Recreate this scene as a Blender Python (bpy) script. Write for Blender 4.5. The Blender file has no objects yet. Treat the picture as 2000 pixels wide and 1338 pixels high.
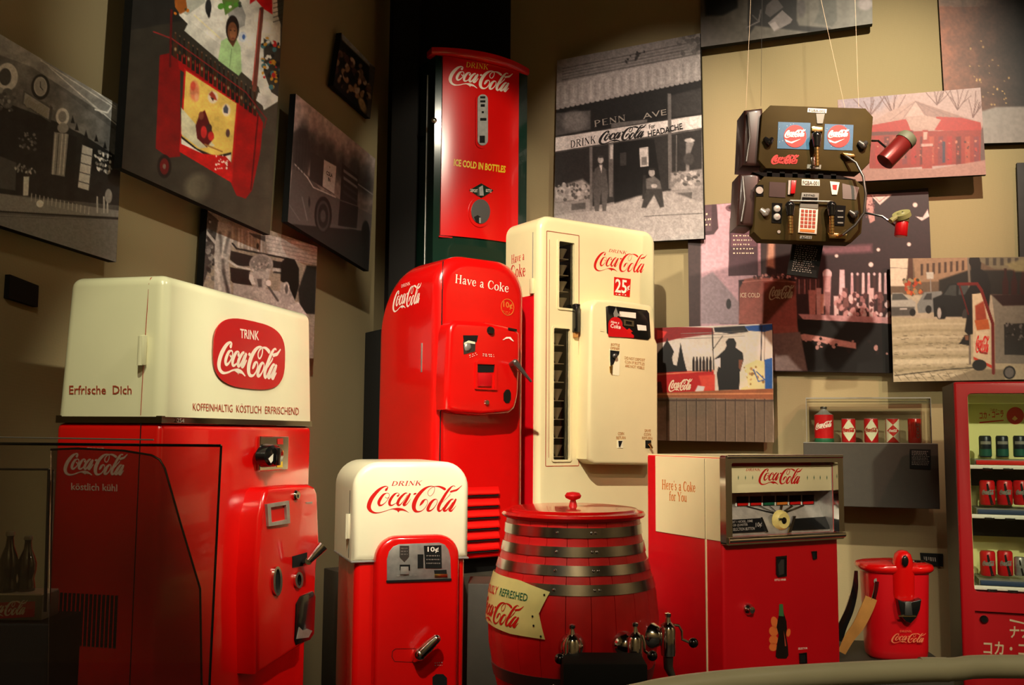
import bpy, bmesh, math, random
import numpy as np
from mathutils import Vector, Matrix
from mathutils.geometry import tessellate_polygon
random.seed(7); rng = np.random.RandomState(5)
PI = math.pi
# ---------------------------------------------------------------- camera, world, lights, exposure
FPX, PITCH, ROLL = 1900.0, math.radians(5.336), math.radians(0.4527)
CZ = 1.6
sc = bpy.context.scene
C = sc.collection
fw = Vector((0, math.cos(PITCH), math.sin(PITCH)))
up0 = Vector((0, -math.sin(PITCH), math.cos(PITCH)))
rt0 = Vector((1, 0, 0))
cr, sr = math.cos(ROLL), math.sin(ROLL)
rt = rt0 * cr + up0 * sr
upv = up0 * cr - rt0 * sr
cam_d = bpy.data.cameras.new('camera'); cam = bpy.data.objects.new('camera', cam_d); C.objects.link(cam)
cam_d.sensor_width = 36.0; cam_d.lens = FPX / 2000.0 * 36.0; cam_d.clip_start = 0.05; cam_d.clip_end = 60
Mx = Matrix((rt, upv, -fw)).transposed().to_4x4(); Mx.translation = (0, 0, CZ)
cam.matrix_world = Mx
sc.camera = cam
w = bpy.data.worlds.new('world'); sc.world = w; w.use_nodes = True
w.node_tree.nodes['Background'].inputs[0].default_value = (1.0, 0.86, 0.66, 1)
w.node_tree.nodes['Background'].inputs[1].default_value = 0.012
sc.view_settings.view_transform = 'Standard'; sc.view_settings.look = 'None'
sc.view_settings.exposure = 0.0; sc.view_settings.gamma = 1.0; sc.view_settings.use_curve_mapping = False

def spot(name, loc, aim, power, size, blend, color, radius=0.05):
    d = bpy.data.lights.new(name, 'SPOT'); d.energy = power; d.spot_size = math.radians(size); d.spot_blend = blend
    d.color = color; d.shadow_soft_size = radius
    o = bpy.data.objects.new(name, d); C.objects.link(o); o.location = loc
    o.rotation_euler = (Vector(aim) - Vector(loc)).to_track_quat('-Z', 'Y').to_euler()
    return o
WARM = (1.0, 0.89, 0.70); NEU = (1.0, 0.93, 0.76)
spot('track_spot_centre', (-0.4, 1.9, 4.9), (0.2, 5.3, 2.15), 1380, 44, 0.7, WARM, 0.04)
spot('fill_spot_small_machine', (-0.6, 1.2, 4.2), (-0.22, 4.4, 1.25), 560, 26, 0.8, NEU, 0.05)  # added spot, brightens the small machine at the edge of the centre cone
spot('track_spot_left', (1.5, 1.8, 4.6), (-0.80, 3.70, 1.85), 700, 24, 0.7, (1.0, 0.93, 0.70), 0.05)
spot('track_spot_cap', (-0.6, 0.9, 4.4), (-1.17, 3.05, 1.85), 230, 15, 0.9, (0.98, 1.0, 0.66), 0.04)
spot('track_spot_wall', (1.9, 3.0, 5.0), (2.15, 6.1, 3.25), 900, 50, 0.9, (1.0, 0.89, 0.68), 0.03)
spot('track_spot_store', (0.5, 3.4, 5.0), (0.9, 6.7, 3.3), 330, 36, 0.8, (1.0, 0.84, 0.70), 0.03)
spot('track_spot_red', (2.9, 2.6, 4.6), (1.75, 6.1, 2.5), 300, 44, 0.7, (1.0, 0.50, 0.36), 0.03)
spot('track_spot_selector', (0.6, 0.2, 3.5), (1.4, 4.4, 1.1), 420, 24, 0.8, WARM, 0.05)
spot('track_spot_poster', (0.9, 2.0, 4.4), (-1.5, 4.3, 2.95), 230, 33, 0.9, NEU, 0.05)
spot('track_spot_green_machine', (1.25, 3.4, 4.5), (-0.2, 6.3, 3.35), 260, 26, 0.5, (1.0, 0.90, 0.70), 0.07)
spot('track_spot_can_machine', (2.6, 1.0, 3.7), (2.5, 5.1, 1.35), 520, 29, 0.8, (1.0, 0.97, 0.70), 0.05)
spot('fill_spot_showcase', (-1.2, 1.3, 3.8), (-1.33, 2.7, 1.15), 120, 13, 0.8, NEU, 0.04)  # added spot, brightens the crate top and bottles
spot('amber_uplight', (0.28, 6.35, 1.7), (0.3, 7.0, 2.6), 18, 80, 1.0, (1.0, 0.42, 0.16), 0.1)
spot('amber_corner_light', (-0.72, 6.35, 1.9), (-1.15, 6.5, 3.0), 5, 80, 1.0, (1.0, 0.42, 0.16), 0.1)
def fill_light(name, loc, aim, power, size, color):
    d = bpy.data.lights.new(name, 'AREA'); d.energy = power; d.size = size; d.color = color
    o = bpy.data.objects.new(name, d); C.objects.link(o); o.location = loc
    o.rotation_euler = (Vector(aim) - Vector(loc)).to_track_quat('-Z', 'Y').to_euler()
fill_light('fill_light_rear', (0.5, -1.4, 5.2), (0.5, -2.3, 1.5), 120, 0.7, (1.0, 0.85, 0.6))  # added area light behind the camera, for fill and chrome reflections
fill_light('fill_light_right', (5.6, 2.0, 4.8), (6.9, 2.2, 1.5), 80, 0.7, (1.0, 0.8, 0.6))  # added area light out of view on the right, for fill and reflections

# ---------------------------------------------------------------- helpers
def ray(px, py):
    a, b = px - 1000.0, py - 669.0
    return (rt * a - upv * b + fw * FPX)
def at(px, py, Y):
    r = ray(px, py); k = Y / r.y
    return Vector((r.x * k, Y, CZ + r.z * k))
def lin(c):
    c = np.asarray(c, float) / 255.0
    return np.where(c <= 0.04045, c / 12.92, ((c + 0.055) / 1.055) ** 2.4)
def L(r, g, b): return tuple(float(x) for x in lin((r, g, b)))

MATS = {}
def mat(name, col, rough=0.4, metal=0.0, coat=0.0, bump=0.0, bscale=200.0, var=0.0, vscale=6.0, emit=None, es=0.0, spec=0.5):
    m = bpy.data.materials.new(name); m.use_nodes = True
    nt = m.node_tree; b = nt.nodes['Principled BSDF']
    b.inputs['Base Color'].default_value = (*col, 1); b.inputs['Roughness'].default_value = rough
    b.inputs['Metallic'].default_value = metal; b.inputs['Coat Weight'].default_value = coat
    b.inputs['Coat Roughness'].default_value = 0.06; b.inputs['Specular IOR Level'].default_value = spec
    tc = nt.nodes.new('ShaderNodeTexCoord')
    if var > 0:
        n = nt.nodes.new('ShaderNodeTexNoise'); n.inputs['Scale'].default_value = vscale; n.inputs['Detail'].default_value = 6
        nt.links.new(tc.outputs['Object'], n.inputs['Vector'])
        mr = nt.nodes.new('ShaderNodeMapRange'); mr.inputs[1].default_value = 0.3; mr.inputs[2].default_value = 0.7
        mr.inputs[3].default_value = 1 - var; mr.inputs[4].default_value = 1.0
        nt.links.new(n.outputs['Fac'], mr.inputs[0])
        mx = nt.nodes.new('ShaderNodeMix'); mx.data_type = 'RGBA'; mx.blend_type = 'MULTIPLY'; mx.inputs[0].default_value = 1
        mx.inputs[6].default_value = (*col, 1)
        nt.links.new(mr.outputs[0], mx.inputs[7]); nt.links.new(mx.outputs[2], b.inputs['Base Color'])
    if bump > 0:
        n = nt.nodes.new('ShaderNodeTexNoise'); n.inputs['Scale'].default_value = bscale; n.inputs['Detail'].default_value = 3
        nt.links.new(tc.outputs['Object'], n.inputs['Vector'])
        bp = nt.nodes.new('ShaderNodeBump'); bp.inputs['Strength'].default_value = bump; bp.inputs['Distance'].default_value = 0.002
        nt.links.new(n.outputs['Fac'], bp.inputs['Height']); nt.links.new(bp.outputs[0], b.inputs['Normal'])
    if emit: b.inputs['Emission Color'].default_value = (*emit, 1); b.inputs['Emission Strength'].default_value = es
    MATS[name] = m
    return m
def glassmat(name, tint=(1, 1, 1), refl=0.12, haze=0.0, hazecol=(.5, .5, .45)):
    m = bpy.data.materials.new(name); m.use_nodes = True; nt = m.node_tree
    nt.nodes.remove(nt.nodes['Principled BSDF']); out = nt.nodes['Material Output']
    t = nt.nodes.new('ShaderNodeBsdfTransparent'); t.inputs[0].default_value = (*tint, 1)
    g = nt.nodes.new('ShaderNodeBsdfGlossy'); g.inputs['Roughness'].default_value = 0.02
    f = nt.nodes.new('ShaderNodeFresnel'); f.inputs[0].default_value = 1.45
    mx = nt.nodes.new('ShaderNodeMixShader')
    nt.links.new(f.outputs[0], mx.inputs[0]); nt.links.new(t.outputs[0], mx.inputs[1]); nt.links.new(g.outputs[0], mx.inputs[2])
    last = mx
    if haze > 0:
        d = nt.nodes.new('ShaderNodeBsdfDiffuse'); d.inputs[0].default_value = (*hazecol, 1)
        m2 = nt.nodes.new('ShaderNodeMixShader'); m2.inputs[0].default_value = haze
        nt.links.new(mx.outputs[0], m2.inputs[1]); nt.links.new(d.outputs[0], m2.inputs[2]); last = m2
    nt.links.new(last.outputs[0], out.inputs[0]); MATS[name] = m
    return m
RED = mat('red_enamel', L(222, 12, 10), 0.22, coat=0.6, var=0.10, vscale=3)
RED3 = mat('crimson_paint', L(165, 8, 18), 0.35, coat=0.2)
RED2 = mat('red_paint', L(204, 10, 22), 0.32, coat=0.25, var=0.08, vscale=4)
WOODRED = mat('red_painted_wood', L(222, 20, 22), 0.42, coat=0.2, var=0.25, vscale=9)
CREAM = mat('cream_enamel', L(246, 240, 205), 0.25, coat=0.5, var=0.05, vscale=5)
IVORY = mat('ivory_enamel', L(240, 225, 175), 0.28, coat=0.4, var=0.06, vscale=5)
GREEN = mat('dark_green_enamel', L(15, 44, 33), 0.16, coat=0.8)
CHROME = mat('chrome', (0.72, 0.70, 0.66), 0.12, metal=1.0)
STEEL = mat('brushed_steel', (0.50, 0.48, 0.44), 0.38, metal=0.6, var=0.3, vscale=30)
DARKSTEEL = mat('aged_steel', (0.16, 0.15, 0.14), 0.4, metal=0.9)
BLACK = mat('black_gloss', (0.006, 0.006, 0.006), 0.18, coat=0.5)
BLACKM = mat('black_matte', (0.008, 0.008, 0.007), 0.8, spec=0.2)
GREY = mat('grey_laminate', L(54, 49, 38), 0.6, var=0.15, vscale=30, bump=0.2, bscale=300)
WHITE = mat('white_paint', L(245, 240, 225), 0.4)
PINKW = mat('lettering_white', L(250, 232, 215), 0.45)
LRED = mat('lettering_red', L(205, 22, 14), 0.4)
LDARK = mat('lettering_brown', L(172, 66, 42), 0.5)
YEL = mat('lettering_yellow', L(240, 200, 30), 0.45)
ORG = mat('lettering_orange', L(215, 120, 40), 0.5)
LGREEN = mat('lettering_green', L(20, 95, 60), 0.5)
SIGNY = mat('cream_tin_sign', L(232, 222, 140), 0.35, var=0.12, vscale=12)
OLIVE = mat('olive_metal', L(66, 52, 20), 0.7, spec=0.15, var=0.2, vscale=10)
HOOP = mat('hoop_steel', (0.55, 0.53, 0.50), 0.2, metal=1.0, var=.3, vscale=14)
BAND = mat('dark_chrome_band', (0.20, 0.18, 0.15), 0.08, metal=1.0)
WIRE = mat('pale_wire', L(220, 190, 160), .4)
KNOBC = mat('knob_cream', L(236, 214, 130), .35, var=.2, vscale=40)
LEATHER = mat('brown_leather', L(58, 32, 27), 0.4, coat=0.3, var=0.3, vscale=12)
TAN = mat('tan_leather', L(200, 140, 70), 0.6, var=0.25, vscale=14)
BRASS = mat('brass', (0.80, 0.55, 0.22), 0.25, metal=1.0)
BLUEP = mat('blue_sticker', L(10, 95, 135), 0.4, var=0.2, vscale=90)
GREYP = mat('grey_paint', L(130, 128, 118), 0.5)
RAILM = mat('rail_paint', L(190, 186, 152), 0.35, var=0.1, vscale=8)
COLA = mat('dark_bottle_glass', (0.012, 0.006, 0.004), 0.08, coat=1.0)
BLUED = mat('blue_strip', L(40, 60, 90), 0.5)
TEAL = mat('teal_can', L(25, 90, 75), 0.35, metal=0.2)
NAVY = mat('navy_can', L(22, 34, 44), 0.35, metal=0.2)
VBACK = mat('showcase_liner', L(225, 222, 150), 0.6)
PALEG = mat('pale_green_cap', L(150, 150, 95), 0.5)
SKIN = mat('painted_skin', L(225, 110, 45), 0.6)
GLASS = glassmat('clear_glass', (0.97, 0.98, 0.96))
SHADE_TINT = glassmat('shade_tint_glass', (0.68, 0.60, 0.60), haze=0.03, hazecol=(.10, .07, .05))  # dark tint of the added sheet that stands in for shade
CASEG = glassmat('case_glass', (0.86, 0.86, 0.84), haze=0.035, hazecol=(.35, .22, .16))

def wallmat(name, col):
    m = mat(name, col, 0.85, spec=0.15); nt = m.node_tree; b = nt.nodes['Principled BSDF']
    tc = nt.nodes.new('ShaderNodeTexCoord')
    w1 = nt.nodes.new('ShaderNodeTexWave'); w1.inputs['Scale'].default_value = 70; w1.bands_direction = 'Z'; w1.inputs['Distortion'].default_value = 1.5
    w2 = nt.nodes.new('ShaderNodeTexWave'); w2.inputs['Scale'].default_value = 70; w2.bands_direction = 'X'; w2.inputs['Distortion'].default_value = 1.5
    n = nt.nodes.new('ShaderNodeTexNoise'); n.inputs['Scale'].default_value = 120
    for q in (w1, w2, n): nt.links.new(tc.outputs['Object'], q.inputs['Vector'])
    a = nt.nodes.new('ShaderNodeMath'); a.operation = 'ADD'; nt.links.new(w1.outputs['Fac'], a.inputs[0]); nt.links.new(w2.outputs['Fac'], a.inputs[1])
    mr = nt.nodes.new('ShaderNodeMapRange'); mr.inputs[1].default_value = 0; mr.inputs[2].default_value = 2; mr.inputs[3].default_value = 0.88; mr.inputs[4].default_value = 1.04
    nt.links.new(a.outputs[0], mr.inputs[0])
    mx = nt.nodes.new('ShaderNodeMix'); mx.data_type = 'RGBA'; mx.blend_type = 'MULTIPLY'; mx.inputs[0].default_value = 1; mx.inputs[6].default_value = (*col, 1)
    nt.links.new(mr.outputs[0], mx.inputs[7]); nt.links.new(mx.outputs[2], b.inputs['Base Color'])
    bp = nt.nodes.new('ShaderNodeBump'); bp.inputs['Strength'].default_value = 0.25; bp.inputs['Distance'].default_value = 0.002
    nt.links.new(n.outputs['Fac'], bp.inputs['Height']); nt.links.new(bp.outputs[0], b.inputs['Normal'])
    return m
WALL = wallmat('wall_linen', L(156, 140, 104))
WALLD = wallmat('wall_black_cloth', L(26, 24, 22))
FLOORM = mat('dark_floor', L(30, 28, 26), 0.6)

def pattr():
    m = bpy.data.materials.new('photo_print'); m.use_nodes = True; nt = m.node_tree; b = nt.nodes['Principled BSDF']
    a = nt.nodes.new('ShaderNodeVertexColor'); a.layer_name = 'Col'; nt.links.new(a.outputs[0], b.inputs['Base Color'])
    b.inputs['Roughness'].default_value = 0.5; b.inputs['Specular IOR Level'].default_value = 0.3
    return m
PRINT = pattr()

def link(name, me, parent=None, label=None):
    o = bpy.data.objects.new(name, me); C.objects.link(o)
    if parent is not None: o.parent = parent
    if label: o['label'] = label
    return o
def tag(o, label, cat, group=None):
    o['label'] = label; o['category'] = cat
    if group: o['group'] = group
    return o
def smooth(me, ang=35):
    for p in me.polygons: p.use_smooth = True
    me.set_sharp_from_angle(angle=math.radians(ang))
def bm_obj(name, bm, m, parent=None, label=None, ang=35):
    bmesh.ops.recalc_face_normals(bm, faces=bm.faces)
    me = bpy.data.meshes.new(name); bm.to_mesh(me); bm.free(); smooth(me, ang)
    for q in (m if isinstance(m, (list, tuple)) else [m]): me.materials.append(q)
    return link(name, me, parent, label)
def raw(name, v, f, m, parent=None, label=None, ang=35):
    me = bpy.data.meshes.new(name); me.from_pydata([tuple(x) for x in v], [], f); me.update(); smooth(me, ang); me.materials.append(m)
    return link(name, me, parent, label)

class MB:
    def __init__(s): s.bm = bmesh.new()
    def box(s, x0, x1, y0, y1, z0, z1, r=0.0, seg=2, sel=None):
        r0 = bmesh.ops.create_cube(s.bm, size=1.0); vs = r0['verts']
        for v in vs:
            v.co = Vector(((x0 + x1) / 2 + v.co.x * (x1 - x0), (y0 + y1) / 2 + v.co.y * (y1 - y0), (z0 + z1) / 2 + v.co.z * (z1 - z0)))
        if r > 0:
            es = set(e for v in vs for e in v.link_edges)
            if sel: es = [e for e in es if sel(e)]
            bmesh.ops.bevel(s.bm, geom=list(es), offset=r, segments=seg, profile=0.5, affect='EDGES', clamp_overlap=True)
        return s
    def prism(s, pts, a, b, plane='F', r=0.0, seg=2):
        """polygon (2-D) extruded; plane F: (u,z) along v; S: (v,z) along u; T: (u,v) along z"""
        def P(p, t):
            if plane == 'F': return (p[0], t, p[1])
            if plane == 'S': return (t, p[0], p[1])
            return (p[0], p[1], t)
        A = [s.bm.verts.new(P(p, a)) for p in pts]; B = [s.bm.verts.new(P(p, b)) for p in pts]
        n = len(pts); f1 = s.bm.faces.new(A); s.bm.faces.new(B[::-1])
        for i in range(n): s.bm.faces.new((A[i], B[i], B[(i + 1) % n], A[(i + 1) % n]))
        if r > 0:
            s.bm.normal_update()
            bmesh.ops.bevel(s.bm, geom=list(f1.edges), offset=r, segments=seg, profile=0.5, affect='EDGES', clamp_overlap=True)
        return s
    def plate(s, outer, holes, a, b, plane='F'):
        def P(p, t):
            if plane == 'F': return Vector((p[0], t, p[1]))
            if plane == 'S': return Vector((t, p[0], p[1]))
            return Vector((p[0], p[1], t))
        loops = [outer] + list(holes)
        tris = tessellate_polygon([[Vector((p[0], p[1], 0)) for p in l] for l in loops])
        flat = [p for l in loops for p in l]
        A = [s.bm.verts.new(P(p, a)) for p in flat]; B = [s.bm.verts.new(P(p, b)) for p in flat]
        for t in tris:
            try: s.bm.faces.new([A[i] for i in t]); s.bm.faces.new([B[i] for i in t][::-1])
            except ValueError: pass
        k = 0
        for l in loops:
            n = len(l)
            for i in range(n):
                j = (i + 1) % n; s.bm.faces.new((A[k + i], B[k + i], B[k + j], A[k + j]))
            k += n
        return s
    def tube(s, pts, r, n=10, cap=True):
        pts = [Vector(p) for p in pts]; rs = r if isinstance(r, (list, tuple)) else [r] * len(pts)
        rings = []; prev = None
        for i, p in enumerate(pts):
            d = (pts[min(i + 1, len(pts) - 1)] - pts[max(i - 1, 0)]).normalized()
            if prev is None:
                a = Vector((0, 0, 1)) if abs(d.z) < 0.9 else Vector((1, 0, 0)); x = d.cross(a).normalized()
            else: x = (prev - d * prev.dot(d)).normalized()
            prev = x; y = d.cross(x)
            rings.append([s.bm.verts.new(p + (x * math.cos(2 * PI * k / n) + y * math.sin(2 * PI * k / n)) * rs[i]) for k in range(n)])
        for A, B in zip(rings, rings[1:]):
            for k in range(n): s.bm.faces.new((A[k], A[(k + 1) % n], B[(k + 1) % n], B[k]))
        if cap: s.bm.faces.new(rings[0][::-1]); s.bm.faces.new(rings[-1])
        return s
    def lathe(s, prof, n=32, c=(0, 0, 0), axis='Z', sx=1.0, sy=1.0):
        rings = []
        for r, h in prof:
            ring = []
            for k in range(n):
                a = 2 * PI * k / n; x, y = r * math.cos(a) * sx, r * math.sin(a) * sy
                q = {'Z': (x, y, h), 'Y': (x, h, y), 'X': (h, x, y)}[axis]
                ring.append(s.bm.verts.new((c[0] + q[0], c[1] + q[1], c[2] + q[2])))
            rings.append(ring)
        for A, B in zip(rings, rings[1:]):
            for k in range(n): s.bm.faces.new((A[k], A[(k + 1) % n], B[(k + 1) % n], B[k]))
        s.bm.faces.new(rings[0][::-1]); s.bm.faces.new(rings[-1])
        return s
    def ball(s, c, r, n=14, sc3=(1, 1, 1)):
        q = bmesh.ops.create_uvsphere(s.bm, u_segments=n, v_segments=max(6, n // 2 + 1), radius=r)
        for v in q['verts']: v.co = Vector((c[0] + v.co.x * sc3[0], c[1] + v.co.y * sc3[1], c[2] + v.co.z * sc3[2]))
        return s
    def obj(s, name, m, parent=None, label=None, ang=35): return bm_obj(name, s.bm, m, parent, label, ang)

def cut(o, cutter_mb):
    me = bpy.data.meshes.new('cutter'); bmesh.ops.recalc_face_normals(cutter_mb.bm, faces=cutter_mb.bm.faces)
    cutter_mb.bm.to_mesh(me); cutter_mb.bm.free()
    c = bpy.data.objects.new('cutter', me); C.objects.link(c); c.parent = o.parent
    md = o.modifiers.new('cut', 'BOOLEAN'); md.operation = 'DIFFERENCE'; md.object = c; md.solver = 'EXACT'
    bpy.context.view_layer.update()
    dg = bpy.context.evaluated_depsgraph_get()
    nm = bpy.data.meshes.new_from_object(o.evaluated_get(dg), depsgraph=dg)
    o.modifiers.clear(); old = o.data; o.data = nm; bpy.data.objects.remove(c); bpy.data.meshes.remove(me)
    smooth(nm, 30)
    return o

def rrect(x0, x1, z0, z1, r, n=5, corners='abcd'):
    """rounded rectangle outline; corners a=BL b=BR c=TR d=TL"""
    pts = []
    for key, cx, cz, a0, X, Z in (('a', x0 + r, z0 + r, PI, x0, z0), ('b', x1 - r, z0 + r, 1.5 * PI, x1, z0), ('c', x1 - r, z1 - r, 0, x1, z1), ('d', x0 + r, z1 - r, .5 * PI, x0, z1)):
        if key in corners:
            for k in range(n + 1): pts.append((cx + r * math.cos(a0 + .5 * PI * k / n), cz + r * math.sin(a0 + .5 * PI * k / n)))
        else: pts.append((X, Z))
    return pts

class Frame:
    """a thing standing at world point (X,Y) turned by yaw; local u along its front, v into it, z up"""
    def __init__(s, name, label, cat, px, py, d, yaw=0.0, zb=0.0, group=None, link_it=True):
        p = at(px, py, d); a = math.radians(yaw)
        s.O = Vector((p.x, p.y, zb)); s.ex = Vector((math.cos(a), math.sin(a), 0)); s.ey = Vector((-math.sin(a), math.cos(a), 0))
        if link_it:
            o = bpy.data.objects.new(name, None); C.objects.link(o); o.empty_display_size = 0.1
            o.location = s.O; o.rotation_euler = (0, 0, a); tag(o, label, cat, group); s.o = o
    def loc(s, P):
        q = P - s.O; return Vector((q.dot(s.ex), q.dot(s.ey), q.z))
    def F(s, px, py, v=0.0):
        r = ray(px, py); c = Vector((0, 0, CZ)); t = (v - (c - s.O).dot(s.ey)) / r.dot(s.ey)
        return s.loc(c + r * t)
    def S(s, px, py, u=0.0):
        r = ray(px, py); c = Vector((0, 0, CZ)); t = (u - (c - s.O).dot(s.ex)) / r.dot(s.ex)
        return s.loc(c + r * t)
    def U(s, px, py, v=0.0): p = s.F(px, py, v); return (p.x, p.z)
    def V(s, px, py, u=0.0): p = s.S(px, py, u); return (p.y, p.z)
    def sf(s, v=-0.002): return lambda x, y: s.F(x, y, v)
    def ss(s, u=-0.002): return lambda x, y: s.S(x, y, u)
    def cyl(s, cx, cy, R):
        """surface function: vertical cylinder, centre local (cx,cy), radius R(z) or number"""
        Rf = R if callable(R) else (lambda z: R)
        def h(px, py):
            r = ray(px, py); c = Vector((0, 0, CZ)); o = s.loc(c); d = Vector((r.dot(s.ex), r.dot(s.ey), r.z)); rr = Rf(1.0)
            p = None
            for _ in range(6):
                ox, oy = o.x - cx, o.y - cy; A = d.x ** 2 + d.y ** 2; B = 2 * (ox * d.x + oy * d.y); Cc = ox * ox + oy * oy - rr * rr
                disc = max(B * B - 4 * A * Cc, 0); t = (-B - math.sqrt(disc)) / (2 * A); p = o + d * t; rr = Rf(p.z)
            return p
        return h

def smoothpath(pts, n=6):
    if len(pts) < 3: return [np.array(p, float) for p in pts]
    P = [np.array(p, float) for p in pts]; P = [2 * P[0] - P[1]] + P + [2 * P[-1] - P[-2]]; out = []
    for i in range(1, len(P) - 2):
        for k in range(n):
            t = k / n; a, b, c, d = P[i - 1:i + 3]
            out.append(0.5 * ((2 * b) + (c - a) * t + (2 * a - 5 * b + 4 * c - d) * t * t + (3 * b - a - 3 * c + d) * t ** 3))
    out.append(P[-2]); return out
def ribbon(V, Fc, pts, wm=1.0, wa=0.0, curved=True):
    q = smoothpath(pts) if curved else [np.array(p, float) for p in pts]
    b0 = len(V)
    for i, p in enumerate(q):
        d = q[min(i + 1, len(q) - 1)][:2] - q[max(i - 1, 0)][:2]; l = math.hypot(*d) or 1; nx, ny = -d[1] / l, d[0] / l
        h = (max(p[2], 2e-4) * wm + wa) / 2
        V.append((p[0] + nx * h, p[1] + ny * h)); V.append((p[0] - nx * h, p[1] - ny * h))
    for i in range(len(q) - 1): k = b0 + 2 * i; Fc.append((k, k + 1, k + 3, k + 2))
LOGO = [
 [(492,325,20),(508,300,44),(528,272,26),(538,252,12),(515,235,12),(470,242,24),(400,280,44),(320,355,62),(240,460,74),(192,570,78),(186,650,74),(222,712,52),(290,745,32),(370,744,15),(470,720,11),(550,690,9),(640,668,14)],
 [(600,672,6),(660,672,28),(720,678,56),(790,682,44),(850,697,24),(935,746,2)],
 [(512,366,9),(455,398,38),(402,470,52),(370,545,56),(382,598,42),(430,596,24),(500,540,11),(552,460,9),(566,400,9),(545,370,9),(512,366,9)],
 [(566,440,9),(520,466,9),(486,440,9)],
 [(705,428,16),(722,422,34),(744,400,20),(742,375,9),(708,365,12),(660,392,36),(608,455,48),(572,530,52),(572,588,44),(612,602,24),(680,566,10),(730,520,8)],
 [(900,366,12),(860,372,26),(800,425,42),(748,492,50),(722,560,52),(735,598,40),(775,586,22),(840,505,10),(905,400,9)],
 [(958,370,32),(920,440,46),(868,532,52),(834,588,46),(858,602,28),(900,572,14),(945,512,9),(965,478,5)],
 [(1018,402,8),(1030,388,30),(1052,378,34),(1072,366,10)],
 [(1132,612,8),(1155,580,34),(1190,530,46),(1225,496,24),(1262,492,11),(1280,530,9),(1268,590,9),(1220,665,10),(1160,712,16),(1100,724,32),(1048,704,56),(1022,640,72),(1038,540,76),(1092,430,68),(1160,342,58),(1230,280,42),(1300,243,22),(1362,232,12),(1402,250,9),(1412,292,8),(1392,362,8),(1342,420,8),(1298,410,9),(1286,352,9),(1322,290,9),(1380,250,9),(1440,237,14),(1500,242,30),(1560,266,44),(1603,292,46),(1620,303,16)],
 [(1450,484,10),(1400,495,30),(1340,556,50),(1296,640,56),(1286,698,48),(1330,706,28),(1392,660,13),(1442,590,10),(1462,525,9),(1450,484,8)],
 [(1795,250,8),(1782,228,9),(1742,234,16),(1690,284,38),(1620,380,46),(1550,500,52),(1496,600,56),(1480,676,52),(1500,712,38),(1542,692,18),(1572,640,8)],
 [(1560,545,7),(1620,482,8),(1680,420,9),(1706,380,9)],
 [(1702,350,26),(1725,336,36),(1770,322,34),(1820,308,34),(1870,268,16),(1922,218,3)],
 [(1765,484,12),(1720,494,30),(1660,562,48),(1602,648,52),(1586,700,46),(1622,706,28),(1682,640,11),(1752,540,9)],
 [(1812,478,28),(1780,542,44),(1730,632,50),(1694,690,48),(1720,712,32),(1762,672,13),(1812,610,6)],
]
def logo2d(wa=0.0):
    V, Fc = [], []
    for st in LOGO: ribbon(V, Fc, [((x - 150) / 1770, (760 - y) / 1770 , w / 1770) for x, y, w in st], 1.0, wa)
    b = len(V); V += [((x - 150) / 1770, (760 - y) / 1770) for x, y in ((700, 690), (790, 695), (752, 712), (737, 742), (714, 712))]; Fc.append((b, b + 1, b + 2, b + 3, b + 4))
    V = np.array(V); h = 542 / 1770
    V[:, 1] /= h
    return V, Fc
T_, t_, s_ = .115, .04, .035
def SR(x0, x1, y): return [(x0, y, s_), (x1, y, s_)]
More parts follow.
